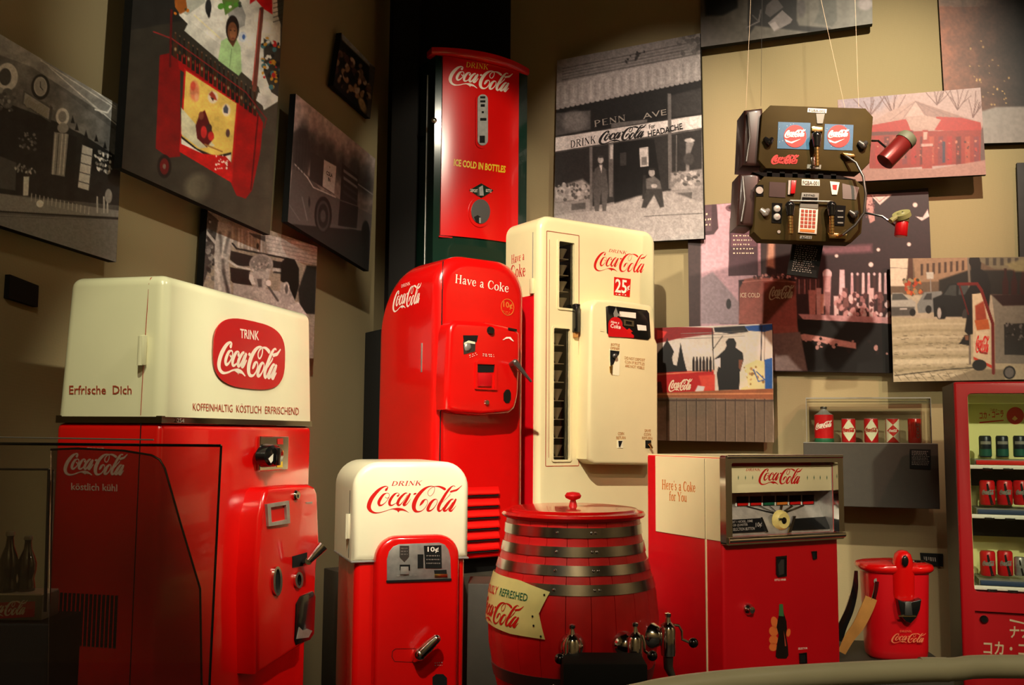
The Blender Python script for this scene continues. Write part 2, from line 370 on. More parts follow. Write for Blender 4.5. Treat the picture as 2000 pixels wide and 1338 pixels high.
GL = {
 'H': (.74, [[(.16, 0, T_), (.16, .7, T_)], [(.58, 0, T_), (.58, .7, T_)], [(.16, .36, t_), (.58, .36, t_)], SR(.05, .27, 0), SR(.05, .27, .7), SR(.47, .69, 0), SR(.47, .69, .7)]),
 'P': (.66, [[(.16, 0, T_), (.16, .7, T_)], [(.1, .69, t_), (.38, .67, .06), (.53, .53, .11), (.38, .38, .06), (.16, .36, t_)], SR(.05, .27, 0)]),
 'I': (.36, [[(.18, 0, T_), (.18, .7, T_)], SR(.06, .3, 0), SR(.06, .3, .7)]),
 'D': (.72, [[(.16, 0, T_), (.16, .7, T_)], [(.1, .69, t_), (.36, .67, .05), (.55, .52, .1), (.6, .35, .12), (.55, .18, .1), (.36, .03, .05), (.1, .01, t_)]]),
 'R': (.72, [[(.16, 0, T_), (.16, .7, T_)], [(.1, .69, t_), (.38, .67, .06), (.53, .53, .11), (.38, .38, .06), (.16, .36, t_)], [(.34, .38, .08), (.56, .06, .11), (.68, .01, .05)], SR(.05, .27, 0)]),
 'N': (.74, [[(.14, 0, t_), (.14, .7, t_)], [(.14, .68, T_), (.6, .04, T_)], [(.6, .02, t_), (.6, .7, t_)], SR(.05, .24, 0), SR(.5, .7, .7)]),
 'K': (.74, [[(.16, 0, T_), (.16, .7, T_)], [(.2, .3, t_), (.58, .68, t_)], [(.32, .42, .1), (.62, .02, T_)], SR(.05, .27, 0), SR(.05, .27, .7), SR(.5, .7, 0), SR(.48, .68, .7)]),
 'C': (.7, [[(.6, .48, .03), (.57, .62, .05), (.4, .7, .04), (.22, .62, .1), (.13, .36, .13), (.2, .1, .1), (.38, .01, .04), (.54, .05, .04), (.63, .2, .03)]]),
 'Y': (.68, [[(.08, .68, .12), (.34, .34, .1)], [(.6, .68, t_), (.34, .34, t_)], [(.34, .36, T_), (.34, 0, T_)], SR(0, .2, .7), SR(.5, .7, .7), SR(.23, .45, 0)]),
 'a': (.5, [[(.1, .36, .06), (.2, .46, .05), (.33, .4, .09), (.34, .1, .1), (.38, .01, .06), (.46, .04, .03)], [(.33, .28, .04), (.15, .2, .07), (.11, .09, .09), (.2, .01, .06), (.32, .1, .04)]]),
 'v': (.5, [[(.08, .46, .1), (.26, .02, .1)], [(.43, .46, t_), (.26, .02, t_)], SR(0, .18, .46), SR(.34, .52, .46)]),
 'e': (.48, [[(.1, .26, t_), (.4, .26, t_)], [(.4, .26, .06), (.34, .43, .06), (.24, .47, .04), (.12, .38, .09), (.09, .22, .11), (.16, .05, .08), (.3, .01, .04), (.42, .12, .03)]]),
 'o': (.52, [[(.26, .47, .04), (.12, .38, .09), (.09, .23, .11), (.12, .08, .09), (.26, 0, .04), (.4, .08, .09), (.43, .23, .11), (.4, .38, .09), (.26, .47, .04)]]),
 'k': (.54, [[(.13, 0, .1), (.13, .72, .1)], [(.16, .2, t_), (.4, .45, t_)], [(.24, .28, .08), (.42, .02, .1)], SR(.02, .22, 0), SR(.02, .14, .72), SR(.34, .52, 0), SR(.32, .5, .46)]),
 'r': (.4, [[(.13, 0, .1), (.13, .46, .1)], [(.14, .34, t_), (.24, .45, .06), (.34, .42, .08)], SR(.02, .24, 0), SR(.02, .14, .46)]),
 's': (.4, [[(.33, .38, .04), (.22, .46, .05), (.1, .38, .08), (.2, .26, .1), (.31, .14, .09), (.22, .01, .05), (.07, .08, .04)]]),
 'f': (.36, [[(.15, 0, .1), (.15, .5, .1), (.2, .68, .07), (.34, .68, .06)], SR(.02, .3, .45), SR(.04, .26, 0)]),
 'u': (.54, [[(.12, .46, .1), (.12, .12, .09), (.2, .01, .05), (.38, .12, .04)], [(.4, .46, .1), (.4, .02, .1)], SR(.02, .14, .46), SR(.3, .42, .46), SR(.38, .5, 0)]),
 "'": (.18, [[(.1, .7, .08), (.07, .55, .02)]]), ' ': (.3, []), 'T': (.66, [[(.33, 0, T_), (.33, .7, T_)], [(.04, .68, .05), (.62, .68, .05)], SR(.22, .44, 0)]),
 'E': (.64, [[(.16, 0, T_), (.16, .7, T_)], [(.1, .68, t_), (.56, .68, t_)], [(.1, .36, t_), (.44, .36, t_)], [(.1, .01, t_), (.58, .01, t_)]]),
}
def serif2d(txt, slant=0.0, wm=1.0):
    V, Fc, x = [], [], 0.0
    for ch in txt:
        adv, sts = GL[ch]
        for st in sts: ribbon(V, Fc, [(px + x, py, w) for px, py, w in st], wm, 0, len(st) > 2)
        x += adv
    V = np.array(V); V[:, 0] += V[:, 1] * slant
    V[:, 0] = (V[:, 0] - V[:, 0].min()) / np.ptp(V[:, 0]); V[:, 1] /= 0.7
    return V, Fc
TXC = {}
def text2d(txt, bold=0.0, shear=0.0):
    k = (txt, bold, shear)
    if k in TXC: return TXC[k]
    cu = bpy.data.curves.new('t', 'FONT'); cu.body = txt; cu.offset = bold; cu.shear = shear; cu.resolution_u = 2; cu.align_x = 'CENTER'
    o = bpy.data.objects.new('t', cu); C.objects.link(o); bpy.context.view_layer.update()
    me = bpy.data.meshes.new_from_object(o.evaluated_get(bpy.context.evaluated_depsgraph_get()))
    V = np.array([v.co[:2] for v in me.vertices]); Fc = [tuple(p.vertices) for p in me.polygons]
    bpy.data.objects.remove(o); bpy.data.curves.remove(cu); bpy.data.meshes.remove(me)
    V = V - V.min(0); V = V / np.maximum(V.max(0), 1e-6); TXC[k] = (V, Fc); return V, Fc
def decal(surf, geo, BL, BR, TL, m, parent, name='lettering', label=None):
    V, Fc = geo; BL, BR, TL = np.array(BL, float), np.array(BR, float), np.array(TL, float)
    pts = [surf(*(BL + (BR - BL) * a + (TL - BL) * b)) for a, b in V]
    me = bpy.data.meshes.new(name); me.from_pydata([tuple(p) for p in pts], [], Fc); me.update(); me.materials.append(m)
    return link(name, me, parent, label)
def text(surf, txt, BL, BR, TL, m, parent, bold=0.01, shear=0.0, label=None): return decal(surf, text2d(txt, bold, shear), BL, BR, TL, m, parent, 'lettering', label)
def logo(surf, BL, BR, TL, m, parent, wa=0.0, name='script_lettering'): return decal(surf, logo2d(wa), BL, BR, TL, m, parent, name)
def serif(surf, txt, BL, BR, TL, m, parent, slant=0.0, wm=1.0): return decal(surf, serif2d(txt, slant, wm), BL, BR, TL, m, parent)
def patch(surf, pts, m, parent, name, label=None, th=0.0, fr=None):
    v = [tuple(surf(*p)) for p in pts]
    return raw(name, v, [tuple(range(len(v)))], m, parent, label)
def scribble(surf, BL, BR, TL, rows, m, parent, fill=0.55, seed=1, cols=26, name='lettering', centre=False):
    """rows of tiny print too small to read in the photograph"""
    r = random.Random(seed); V, Fc = [], []
    for i in range(rows):
        y1 = 1 - (i + .2) / rows; y0 = 1 - (i + .2 + fill) / rows; x = 0.0 if not centre else r.uniform(0, .12); end = r.uniform(.8, 1.0) if not centre else 1 - x
        while x < end - .02:
            wd = min(r.uniform(.3, 1.0) / cols * 3, end - x); n = max(1, int(wd * cols))
            for k in range(n):
                a = x + wd * k / n; b = a + wd / n * .62; q = len(V); yy = y0 + (y1 - y0) * r.choice((0, 0, .0, .25)); V += [(a, yy), (b, yy), (b, y1), (a, y1)]; Fc.append((q, q + 1, q + 2, q + 3))
            x += wd + .5 / cols
    return decal(surf, (np.array(V), Fc), BL, BR, TL, m, parent, name)

def single(o, label, cat, group=None): return tag(o, label, cat, group)
def struct(o): o['kind'] = 'structure'; return o

# ---------------------------------------------------------------- the room
LW_Y = 78.0   # left wall direction
def wall_plane(px, py, d, yaw): return Frame('', '', '', px, py, d, yaw, 0.0, link_it=False)
def wall(name, fr, u0, u1, h, m, th=0.12):
    o = MB().box(u0, u1, 0, th, 0, h).obj(name, m); o.location = fr.O; o.rotation_euler = (0, 0, math.atan2(fr.ex.y, fr.ex.x)); return struct(o)
WL = wall_plane(745, 850, 6.9, LW_Y)       # left wall frame: origin at its far end
WR1 = wall_plane(1374, 850, 6.42, -27.0)   # storefront stretch, origin at crease
WR2 = wall_plane(1374, 850, 6.42, -17.6)
wall('wall_left', WL, -6.6, 0.0, 5.6, WALL)
wall('wall_right', WR2, 0.0, 4.2, 5.6, WALL)
wall('wall_centre', WR1, -1.45, 0.0, 5.6, WALL)
pl = WL.O; pr = WR1.O + WR1.ex * -1.45
vb = pr - pl; yb = math.degrees(math.atan2(vb.y, vb.x))
WB = Frame('', '', '', 745, 850, 6.9, yb, link_it=False)
wall('wall_back', WB, -0.1, vb.length + 0.1, 5.6, WALLD)
o = MB().box(-5, 7, -2.5, 9, -0.1, 0).obj('floor', FLOORM); struct(o)
o = MB().box(-5, 7, -2.5, 9, 5.6, 5.7).obj('ceiling', BLACKM); struct(o)
o = MB().box(-5, 7, -2.6, -2.5, 0, 5.6).obj('wall_rear', WALL); struct(o)
o = MB().box(7, 7.1, -2.6, 9, 0, 5.6).obj('wall_side', WALL); struct(o)
# corner post where the left wall ends
p = at(790, 850, 6.6); o = MB().box(-.09, .09, -.09, .09, 0, 5.6, .01).obj('trim_1', WALLD); o.location = (p.x - .03, p.y, 0); struct(o)
p = at(1336, 850, 6.38); 

# ---------------------------------------------------------------- wall photographs (flat prints on boards)
def hash2(ix, iy, s): 
    v = np.sin(ix * 127.1 + iy * 311.7 + s * 74.7) * 43758.5453; return v - np.floor(v)
def vnoise(x, y, s=0):
    ix, iy = np.floor(x), np.floor(y); fx, fy = x - ix, y - iy; fx = fx * fx * (3 - 2 * fx); fy = fy * fy * (3 - 2 * fy)
    return (hash2(ix, iy, s) * (1 - fx) + hash2(ix + 1, iy, s) * fx) * (1 - fy) + (hash2(ix, iy + 1, s) * (1 - fx) + hash2(ix + 1, iy + 1, s) * fx) * fy
class Pic:
    def __init__(s, X, Y, base): s.X, s.Y = X, Y; s.c = np.zeros((len(X), 3)) + np.array(s.g(base), float)
    @staticmethod
    def g(c): return (c, c, c) if np.isscalar(c) else c
    def mix(s, m, c): m = m[:, None]; s.c = s.c * (1 - m) + np.array(s.g(c), float) * m
    def poly(s, pts, c, soft=1.2, a=1.0):
        n = len(pts); P = np.array(pts, float)
        mn, mxx = P.min(0) - 3, P.max(0) + 3
        I = np.where((s.X > mn[0]) & (s.X < mxx[0]) & (s.Y > mn[1]) & (s.Y < mxx[1]))[0]
        if len(I) == 0: return s
        X, Y = s.X[I], s.Y[I]; ins = np.zeros(len(I), bool); d2 = np.full(len(I), 1e9)
        for i in range(n):
            x0, y0 = P[i]; x1, y1 = P[(i + 1) % n]
            cnd = ((y0 > Y) != (y1 > Y)); xx = (x1 - x0) * (Y - y0) / ((y1 - y0) if y1 != y0 else 1e-9) + x0; ins ^= cnd & (X < xx)
            ex, ey = x1 - x0, y1 - y0; t = np.clip(((X - x0) * ex + (Y - y0) * ey) / (ex * ex + ey * ey + 1e-9), 0, 1)
            d2 = np.minimum(d2, (X - x0 - t * ex) ** 2 + (Y - y0 - t * ey) ** 2)
        sd = np.sqrt(d2) * np.where(ins, 1, -1); m = np.clip(sd / soft + .5, 0, 1) * a
        s.c[I] = s.c[I] * (1 - m[:, None]) + np.array(s.g(c), float) * m[:, None]; return s
    def ell(s, cx, cy, rx, ry, c, soft=1.2, rot=0, a=1.0):
        q = math.radians(rot); dx, dy = s.X - cx, s.Y - cy; u = dx * math.cos(q) + dy * math.sin(q); v = -dx * math.sin(q) + dy * math.cos(q)
        r = np.sqrt((u / rx) ** 2 + (v / ry) ** 2); m = np.clip((1 - r) * min(rx, ry) / soft + .5, 0, 1) * a; s.mix(m, c); return s
    def line(s, pts, wd, c, soft=1.0, a=1.0):
        for (x0, y0), (x1, y1) in zip(pts, pts[1:]):
            ex, ey = x1 - x0, y1 - y0; t = np.clip(((s.X - x0) * ex + (s.Y - y0) * ey) / (ex * ex + ey * ey + 1e-9), 0, 1)
            d = np.hypot(s.X - x0 - t * ex, s.Y - y0 - t * ey); s.mix(np.clip((wd / 2 - d) / soft + .5, 0, 1) * a, c)
        return s
    def grad(s, p0, p1, c0, c1, a=1.0):
        ex, ey = p1[0] - p0[0], p1[1] - p0[1]; t = np.clip(((s.X - p0[0]) * ex + (s.Y - p0[1]) * ey) / (ex * ex + ey * ey), 0, 1)[:, None]
        s.c = s.c * (1 - a) + a * (np.array(s.g(c0), float) * (1 - t) + np.array(s.g(c1), float) * t); return s
    def noise(s, sc1, amp, sy=1.0, seed=0):
        n = vnoise(s.X / sc1, s.Y / (sc1 * sy), seed) + .5 * vnoise(s.X / sc1 * 2, s.Y / (sc1 * sy) * 2, seed + 1) - .75
        s.c *= (1 + amp * n[:, None]); return s
    def dots(s, poly_box, n, size, cols, seed=1, ar=1.0):
        r = random.Random(seed); x0, y0, x1, y1, sl = poly_box
        for _ in range(n):
            x = r.uniform(x0, x1); y = r.uniform(y0, y1) + sl * (x - x0); k = r.uniform(*size); s.ell(x, y, k, k * ar * r.uniform(.6, 1.5), r.choice(cols), 1.0, r.uniform(-40, 40))
        return s
def npF(fr, px, py, v):
    a, b = px - 1000.0, py - 669.0
    R = a[:, None] * np.array(rt) - b[:, None] * np.array(upv) + FPX * np.array(fw)
    ex, ey, O, c = np.array(fr.ex), np.array(fr.ey), np.array(fr.O), np.array((0, 0, CZ))
    t = (v - (c - O) @ ey) / (R @ ey); Pw = c + R * t[:, None] - O
    return np.stack([Pw @ ex, Pw @ ey, Pw[:, 2]], 1)
def photo(label, plane, yaw, off, q, base, paint, th=0.035, step=1.5, group=None):
    """q: the four corners TL,TR,BR,BL of the print as seen on its plane"""
    g = plane.F(q[3][0], q[3][1], -off); pw = plane.O + plane.ex * g.x + plane.ey * g.y
    d = pw.y
    fr = Frame('wall_photograph', label, 'photograph', q[3][0], q[3][1], d, yaw, CZ, group)
    fr.O.z = CZ
    TL, TR, BR, BL = [np.array(p, float) for p in q]
    fr.o['label'] = label
    out = [fr.U(*p) for p in (BL, BR, TR, TL)]
    MB().prism(out, 0.001, th, 'F').obj('board', BLACKM, fr.o, 'black board behind the print')
    nu = max(2, int(max(np.linalg.norm(TR - TL), np.linalg.norm(BR - BL)) / step)); nv = max(2, int(max(np.linalg.norm(BL - TL), np.linalg.norm(BR - TR)) / step))
    a, b = np.meshgrid(np.linspace(0, 1, nu + 1), np.linspace(0, 1, nv + 1)); a, b = a.ravel()[:, None], b.ravel()[:, None]
    PX = TL * (1 - a) * (1 - b) + TR * a * (1 - b) + BR * a * b + BL * (1 - a) * b
    V = npF(fr, PX[:, 0], PX[:, 1], 0.0)
    pic = Pic(PX[:, 0], PX[:, 1], base); paint(pic)
    i = np.arange(nu)[None, :] + (nu + 1) * np.arange(nv)[:, None]; i = i.ravel()
    Fq = np.stack([i, i + nu + 1, i + nu + 2, i + 1], 1)
    me = bpy.data.meshes.new('print'); me.vertices.add(len(V)); me.vertices.foreach_set('co', V.astype(np.float32).ravel())
    me.loops.add(Fq.size); me.loops.foreach_set('vertex_index', Fq.ravel().astype(np.int32)); me.polygons.add(len(Fq))
    me.polygons.foreach_set('loop_start', np.arange(0, Fq.size, 4, dtype=np.int32)); me.update(calc_edges=True)
    ca = me.color_attributes.new('Col', 'FLOAT_COLOR', 'POINT')
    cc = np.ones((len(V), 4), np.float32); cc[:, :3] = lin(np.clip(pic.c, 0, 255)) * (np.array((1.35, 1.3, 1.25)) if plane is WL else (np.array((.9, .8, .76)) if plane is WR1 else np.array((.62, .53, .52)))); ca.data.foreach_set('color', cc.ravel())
    me.materials.append(PRINT); link('print', me, fr.o)
    return fr

def p_bar(p):
    p.grad((0, 0), (240, 500), 95, 60)
    p.poly([(-130, -60), (245, 212), (245, 250), (60, 130), (0, 108), (-130, 60)], 118)
    p.poly([(0, 108), (60, 130), (235, 262), (235, 318), (150, 262), (90, 200), (0, 158), (-130, 100), (-130, 60)], 92)
    for a in ((80, 118, 226, 212), (95, 130, 200, 222), (150, 150, 226, 208), (165, 190, 235, 250)): p.line([(a[0], a[1]), (a[2], a[3])], 2.2, 165)
    p.line([(186, 214), (210, 220), (218, 208)], 3, 190)
    p.poly([(-130, 190), (0, 196), (110, 238), (160, 262), (235, 310), (236, 402), (0, 378), (-130, 360)], 30)
    p.noise(14, 0.275, seed=3)
    p.ell(14, 150, 21, 27, 165).ell(10, 150, 12, 17, 60).ell(14, 192, 14, 20, 75)
    p.ell(79, 170, 18, 25, 34).ell(79, 169, 13, 19, 150).ell(79, 169, 11, 17, 128); p.line([(79, 160), (79, 170), (84, 176)], 1.5, 40)
    p.poly([(46, 176), (101, 210), (97, 238), (43, 203)], 70).poly([(49, 181), (98, 212), (95, 233), (46, 202)], 128)
    p.poly([(98, 205), (103, 210), (99, 240), (95, 236)], 60)
    p.ell(122, 228, 13, 17, 170).ell(122, 228, 8, 11, 110).ell(123, 250, 11, 10, 120)
    p.poly([(106, 258), (134, 262), (126, 345), (100, 340)], 120)
    for x in (108, 114, 121, 128): p.line([(x + 1, 262), (x - 5, 340)], 2, 165 if x != 114 else 70)
    p.poly([(134, 262), (150, 268), (146, 350), (128, 345)], 25)
    for x, y in ((142, 232), (150, 246), (168, 260), (188, 268), (205, 282), (215, 300)): p.poly([(x - 4, y + 8), (x, y - 6), (x + 4, y + 9)], 22)
    p.poly([(161, 283), (181, 291), (173, 372), (152, 366)], 165)
    for k in range(4): p.line([(160 - k * 2, 300 + k * 18), (181 - k * 2, 306 + k * 18)], 2, 70)
    for r_ in range(4): p.dots((186, 293 + r_ * 11, 218, 297 + r_ * 11, .35), 16, (1, 2.2), [170, 120, 200, 90], 10 + r_, 1.6)
    p.poly([(-130, 290), (0, 305), (32, 318), (30, 372), (-130, 350)], 62); p.dots((30, 318, 70, 332, .3), 22, (1, 2), [150, 110, 80], 5, 2)
    p.dots((0, 170, 30, 215, .2), 20, (2, 5), [90, 60, 120], 22); p.dots((35, 250, 70, 285, .3), 25, (1.5, 3), [100, 70], 23)
    p.poly([(-130, 360), (0, 378), (236, 412), (234, 424), (0, 412), (-130, 400)], 108)
    p.line([(-130, 402), (0, 413), (234, 427)], 3, 20); p.line([(-130, 408), (0, 420), (232, 431)], 2, 100)
    p.poly([(-130, 410), (0, 423), (232, 432), (226, 514), (0, 444), (-130, 400)], 94); p.grad((0, 500), (0, 500.1), 0, 0, 0)
    for k in range(15): p.line([(62 + k * 8, 378 + k * 1.9), (61 + k * 8, 392 + k * 1.9)], 1.6, 150)
    p.poly([(46, 345), (57, 345), (55, 382), (45, 382)], 175).ell(78, 398, 7, 7, 185)
    for x in (190, 203, 210): p.line([(x, 385), (x, 415)], 3, 150)
    p.ell(212, 383, 7, 14, 120).noise(3, 0.121, seed=8); p.c *= np.array((1.22, 1.22, 1.20))
def p_cart(p):
    p.grad((260, 330), (520, 420), (42, 40, 34), (74, 70, 60))
    p.poly([(255, -140), (420, -140), (360, 40), (250, 60)], (30, 30, 28))
    p.poly([(352, -140), (555, -140), (550, 5), (543, 198), (515, 215), (505, 170), (370, 50), (350, 30)], (215, 216, 208))
    p.poly([(352, -140), (420, -140), (400, 5), (365, 30), (350, 20)], (170, 175, 165))
    p.poly([(340, -10), (362, -10), (366, 20), (352, 28), (342, 14)], (140, 80, 30)); p.dots((340, -20, 368, 28, 0), 14, (2, 4), [(90, 90, 40), (190, 110, 30), (60, 60, 40)], 4)
    p.poly([(395, -140), (412, -140), (480, 30), (478, 50), (455, 60)], (150, 152, 150)); p.poly([(405, -140), (450, -140), (468, 10), (440, 30)], (90, 120, 60))
    p.dots((415, -100, 475, 15, .1), 40, (3, 8), [(80, 140, 50), (230, 230, 220), (180, 60, 60), (60, 70, 60)], 9)
    p.ell(407, 14, 6, 16, (40, 42, 44)).ell(408, 26, 3, 9, (30, 30, 30))
    p.poly([(370, 40), (440, 95), (430, 120), (360, 60)], (196, 198, 190)); p.line([(380, 30), (430, 75)], 3, (230, 225, 190))
    p.ell(474, 72, 8, 10, (190, 200, 210)).ell(476, 72, 3, 5, (60, 90, 150))
    p.poly([(495, -140), (530, -140), (532, 28), (516, 18), (500, 0), (488, 8)], (205, 20, 25)); p.poly([(535, -140), (560, -140), (552, 60), (543, 30)], (60, 66, 60))
    for k in range(8): p.line([(534, -20 + k * 9), (552, -26 + k * 9)], 1.5, (40, 46, 42))
    p.line([(511, 18), (503, 100), (497, 175)], 9, (110, 60, 50)); p.line([(508, 20), (500, 100), (493, 165)], 2, (190, 90, 80))
    p.poly([(515, 75), (548, 90), (545, 190), (530, 180), (515, 140)], (58, 56, 50)); p.dots((512, 70, 546, 165, .4), 46, (2, 5), [(205, 150, 50), (30, 30, 32), (190, 40, 40), (70, 120, 130), (220, 220, 210)], 6)
    p.poly([(505, 180), (522, 195), (515, 208), (500, 196)], (225, 225, 220))
    # woman
    p.poly([(432, 80), (444, 74), (462, 76), (470, 92), (472, 140), (466, 148), (426, 118)], (165, 205, 145)); p.poly([(444, 76), (455, 92), (462, 78)], (95, 58, 38))
    p.line([(452, 96), (449, 130)], 1.5, (120, 160, 105)); p.ell(454, 56, 13, 26, (30, 22, 20)).ell(454, 62, 9.5, 19, (112, 70, 46)).ell(455, 66, 6, 12, (140, 92, 62))
    p.ell(450.5, 59, 1.8, 1.2, (36, 22, 18)).ell(458.5, 60, 1.6, 1.2, (36, 22, 18)).ell(455, 75, 3, 1.3, (96, 44, 38))
    # cart
    p.poly([(312, 108), (330, 104), (352, 120), (352, 306), (330, 308), (304, 290)], (122, 12, 14)); p.poly([(345, 105), (375, 112), (470, 190), (462, 210), (350, 135)], (150, 14, 16))
    p.poly([(462, 196), (500, 215), (514, 240), (508, 300), (492, 372), (480, 388), (462, 382), (450, 355)], (160, 14, 16)); p.line([(504, 225), (497, 300), (490, 370)], 3, (90, 8, 10))
    p.poly([(360, 133), (466, 200), (453, 357), (350, 296)], (190, 22, 22)); p.poly([(363, 138), (462, 202), (450, 345), (354, 288)], (226, 196, 98))
    p.poly([(354, 265), (385, 290), (420, 305), (452, 297), (450, 345), (354, 288)], (30, 26, 24)).poly([(354, 270), (380, 290), (415, 312), (451, 302), (450, 347), (354, 290)], (235, 232, 220))
    p.poly([(352, 280), (395, 300), (440, 305), (452, 318), (451, 356), (352, 297)], (196, 22, 22)); p.dots((420, 300, 445, 335, .2), 26, (1, 2), [(240, 220, 210)], 3)
    p.poly([(354, 210), (380, 240), (420, 285), (390, 290), (354, 262)], (205, 205, 175))
    p.ell(380, 178, 9, 20, (214, 130, 92), 4).ell(377, 168, 5, 9, (205, 80, 60), 2).ell(384, 190, 4, 8, (226, 160, 120), 2).ell(416, 190, 10, 12, (232, 216, 190), 3).poly([(408, 184), (414, 178), (420, 186), (424, 196), (416, 194)], (170, 60, 44), 2).poly([(411, 190), (418, 192), (416, 198)], (60, 40, 36)).ell(442, 215, 8, 12, (228, 214, 190), 3).poly([(436, 212), (441, 204), (446, 212), (445, 222), (437, 220)], (70, 74, 90), 2)
    p.poly([(382, 245), (390, 222), (400, 215), (412, 248), (418, 270), (404, 288), (385, 270)], (90, 20, 22)); p.ell(393, 226, 5, 8, (120, 60, 45)).ell(408, 250, 6, 8, (60, 36, 34)).ell(398, 258, 6, 12, (190, 40, 40)).ell(412, 266, 6, 9, (185, 40, 36)).ell(445, 260, 4, 8, (90, 60, 60))
    p.line([(400, 282), (434, 296)], 3, (160, 120, 60))
    for k in range(20):
        x = 334 + k * 8.6; y = 66 + k * 6.3; cc = [(28, 20, 14), (60, 34, 18), (24, 26, 22)][k % 3]
        p.poly([(x - 3.4, y + 14), (x - 1.5, y + 4), (x - 1.5, y - 9), (x + 1.5, y - 9), (x + 1.6, y + 4), (x + 3.6, y + 15), (x + 3.4, y + 42), (x - 3.2, y + 39)], cc); p.ell(x, y - 8, 1.3, 1.6, (120, 96, 76)); p.ell(x, y + 24, 2.0, 3.4, [(120, 50, 34), (150, 130, 100), (90, 60, 34)][k % 3], 2)
    p.line([(300, 62), (335, 75), (480, 180), (520, 232), (516, 250)], 2.5, (120, 34, 34)); p.line([(335, 20), (332, 130)], 4, (80, 16, 18))
    p.ell(321, 325, 14, 23, (26, 20, 18)).ell(321, 325, 9, 16, (90, 14, 16)).ell(321, 325, 3, 5, (110, 90, 80)); p.ell(386, 365, 24, 26, (92, 88, 74), 14, 20).noise(18, 0.193, seed=5).noise(3, 0.077, seed=6)
def p_bus(p):
    p.grad((600, 180), (680, 420), (168, 158, 156), (92, 86, 82))
    for cx, cy, r in ((592, 268, 18), (612, 282, 13), (630, 290, 12), (645, 300, 14), (668, 315, 12), (692, 330, 18), (715, 345, 14), (585, 300, 12)): p.ell(cx, cy, r * .7, r * 1.6, 52, 12).ell(cx, cy + 20, r, r * 1.5, 44, 14)
    p.noise(5, 0.275, 1.8, 4); p.poly([(570, 260), (586, 250), (600, 256), (608, 300), (600, 350), (570, 330)], 40, 4, .7)
    p.poly([(572, 318), (605, 345), (628, 372), (728, 420), (722, 520), (560, 436)], (74, 71, 70)); p.poly([(608, 297), (628, 308), (640, 318), (657, 330), (653, 380), (604, 350)], 42)
    p.poly([(633, 312), (657, 325), (653, 379), (630, 364)], 158); p.poly([(668, 318), (700, 345), (698, 402), (664, 390)], 24)
    for k in range(4): p.poly([(671, 330 + k * 14), (698, 350 + k * 14), (698, 355 + k * 14), (671, 336 + k * 14)], 96 if k < 2 else 40)
    p.line([(575, 320), (600, 346), (612, 366), (655, 385)], 2, 160); p.line([(700, 360), (728, 380)], 2, 110); p.poly([(664, 392), (700, 404), (696, 452), (660, 440)], 22)
    for k in range(5): p.line([(577 + k * 6, 270), (574 + k * 6, 330 + k * 3)], 1.5, 50)
    p.poly([(556, 436), (722, 452), (720, 540), (556, 440)], 26); p.line([(628, 437), (700, 448)], 2, 78); p.ell(631, 420, 17, 36, 20).ell(631, 422, 13, 30, 52).ell(631, 422, 10, 24, 26).ell(631, 422, 5, 12, 60)
    p.ell(714, 455, 8, 24, 24).line([(590, 385), (600, 430)], 2, 100).ell(604, 395, 2, 10, 30).line([(565, 400), (585, 430)], 2, 90).noise(3, 0.083, seed=3); p.c *= np.array((1.12, 1.1, 1.12))
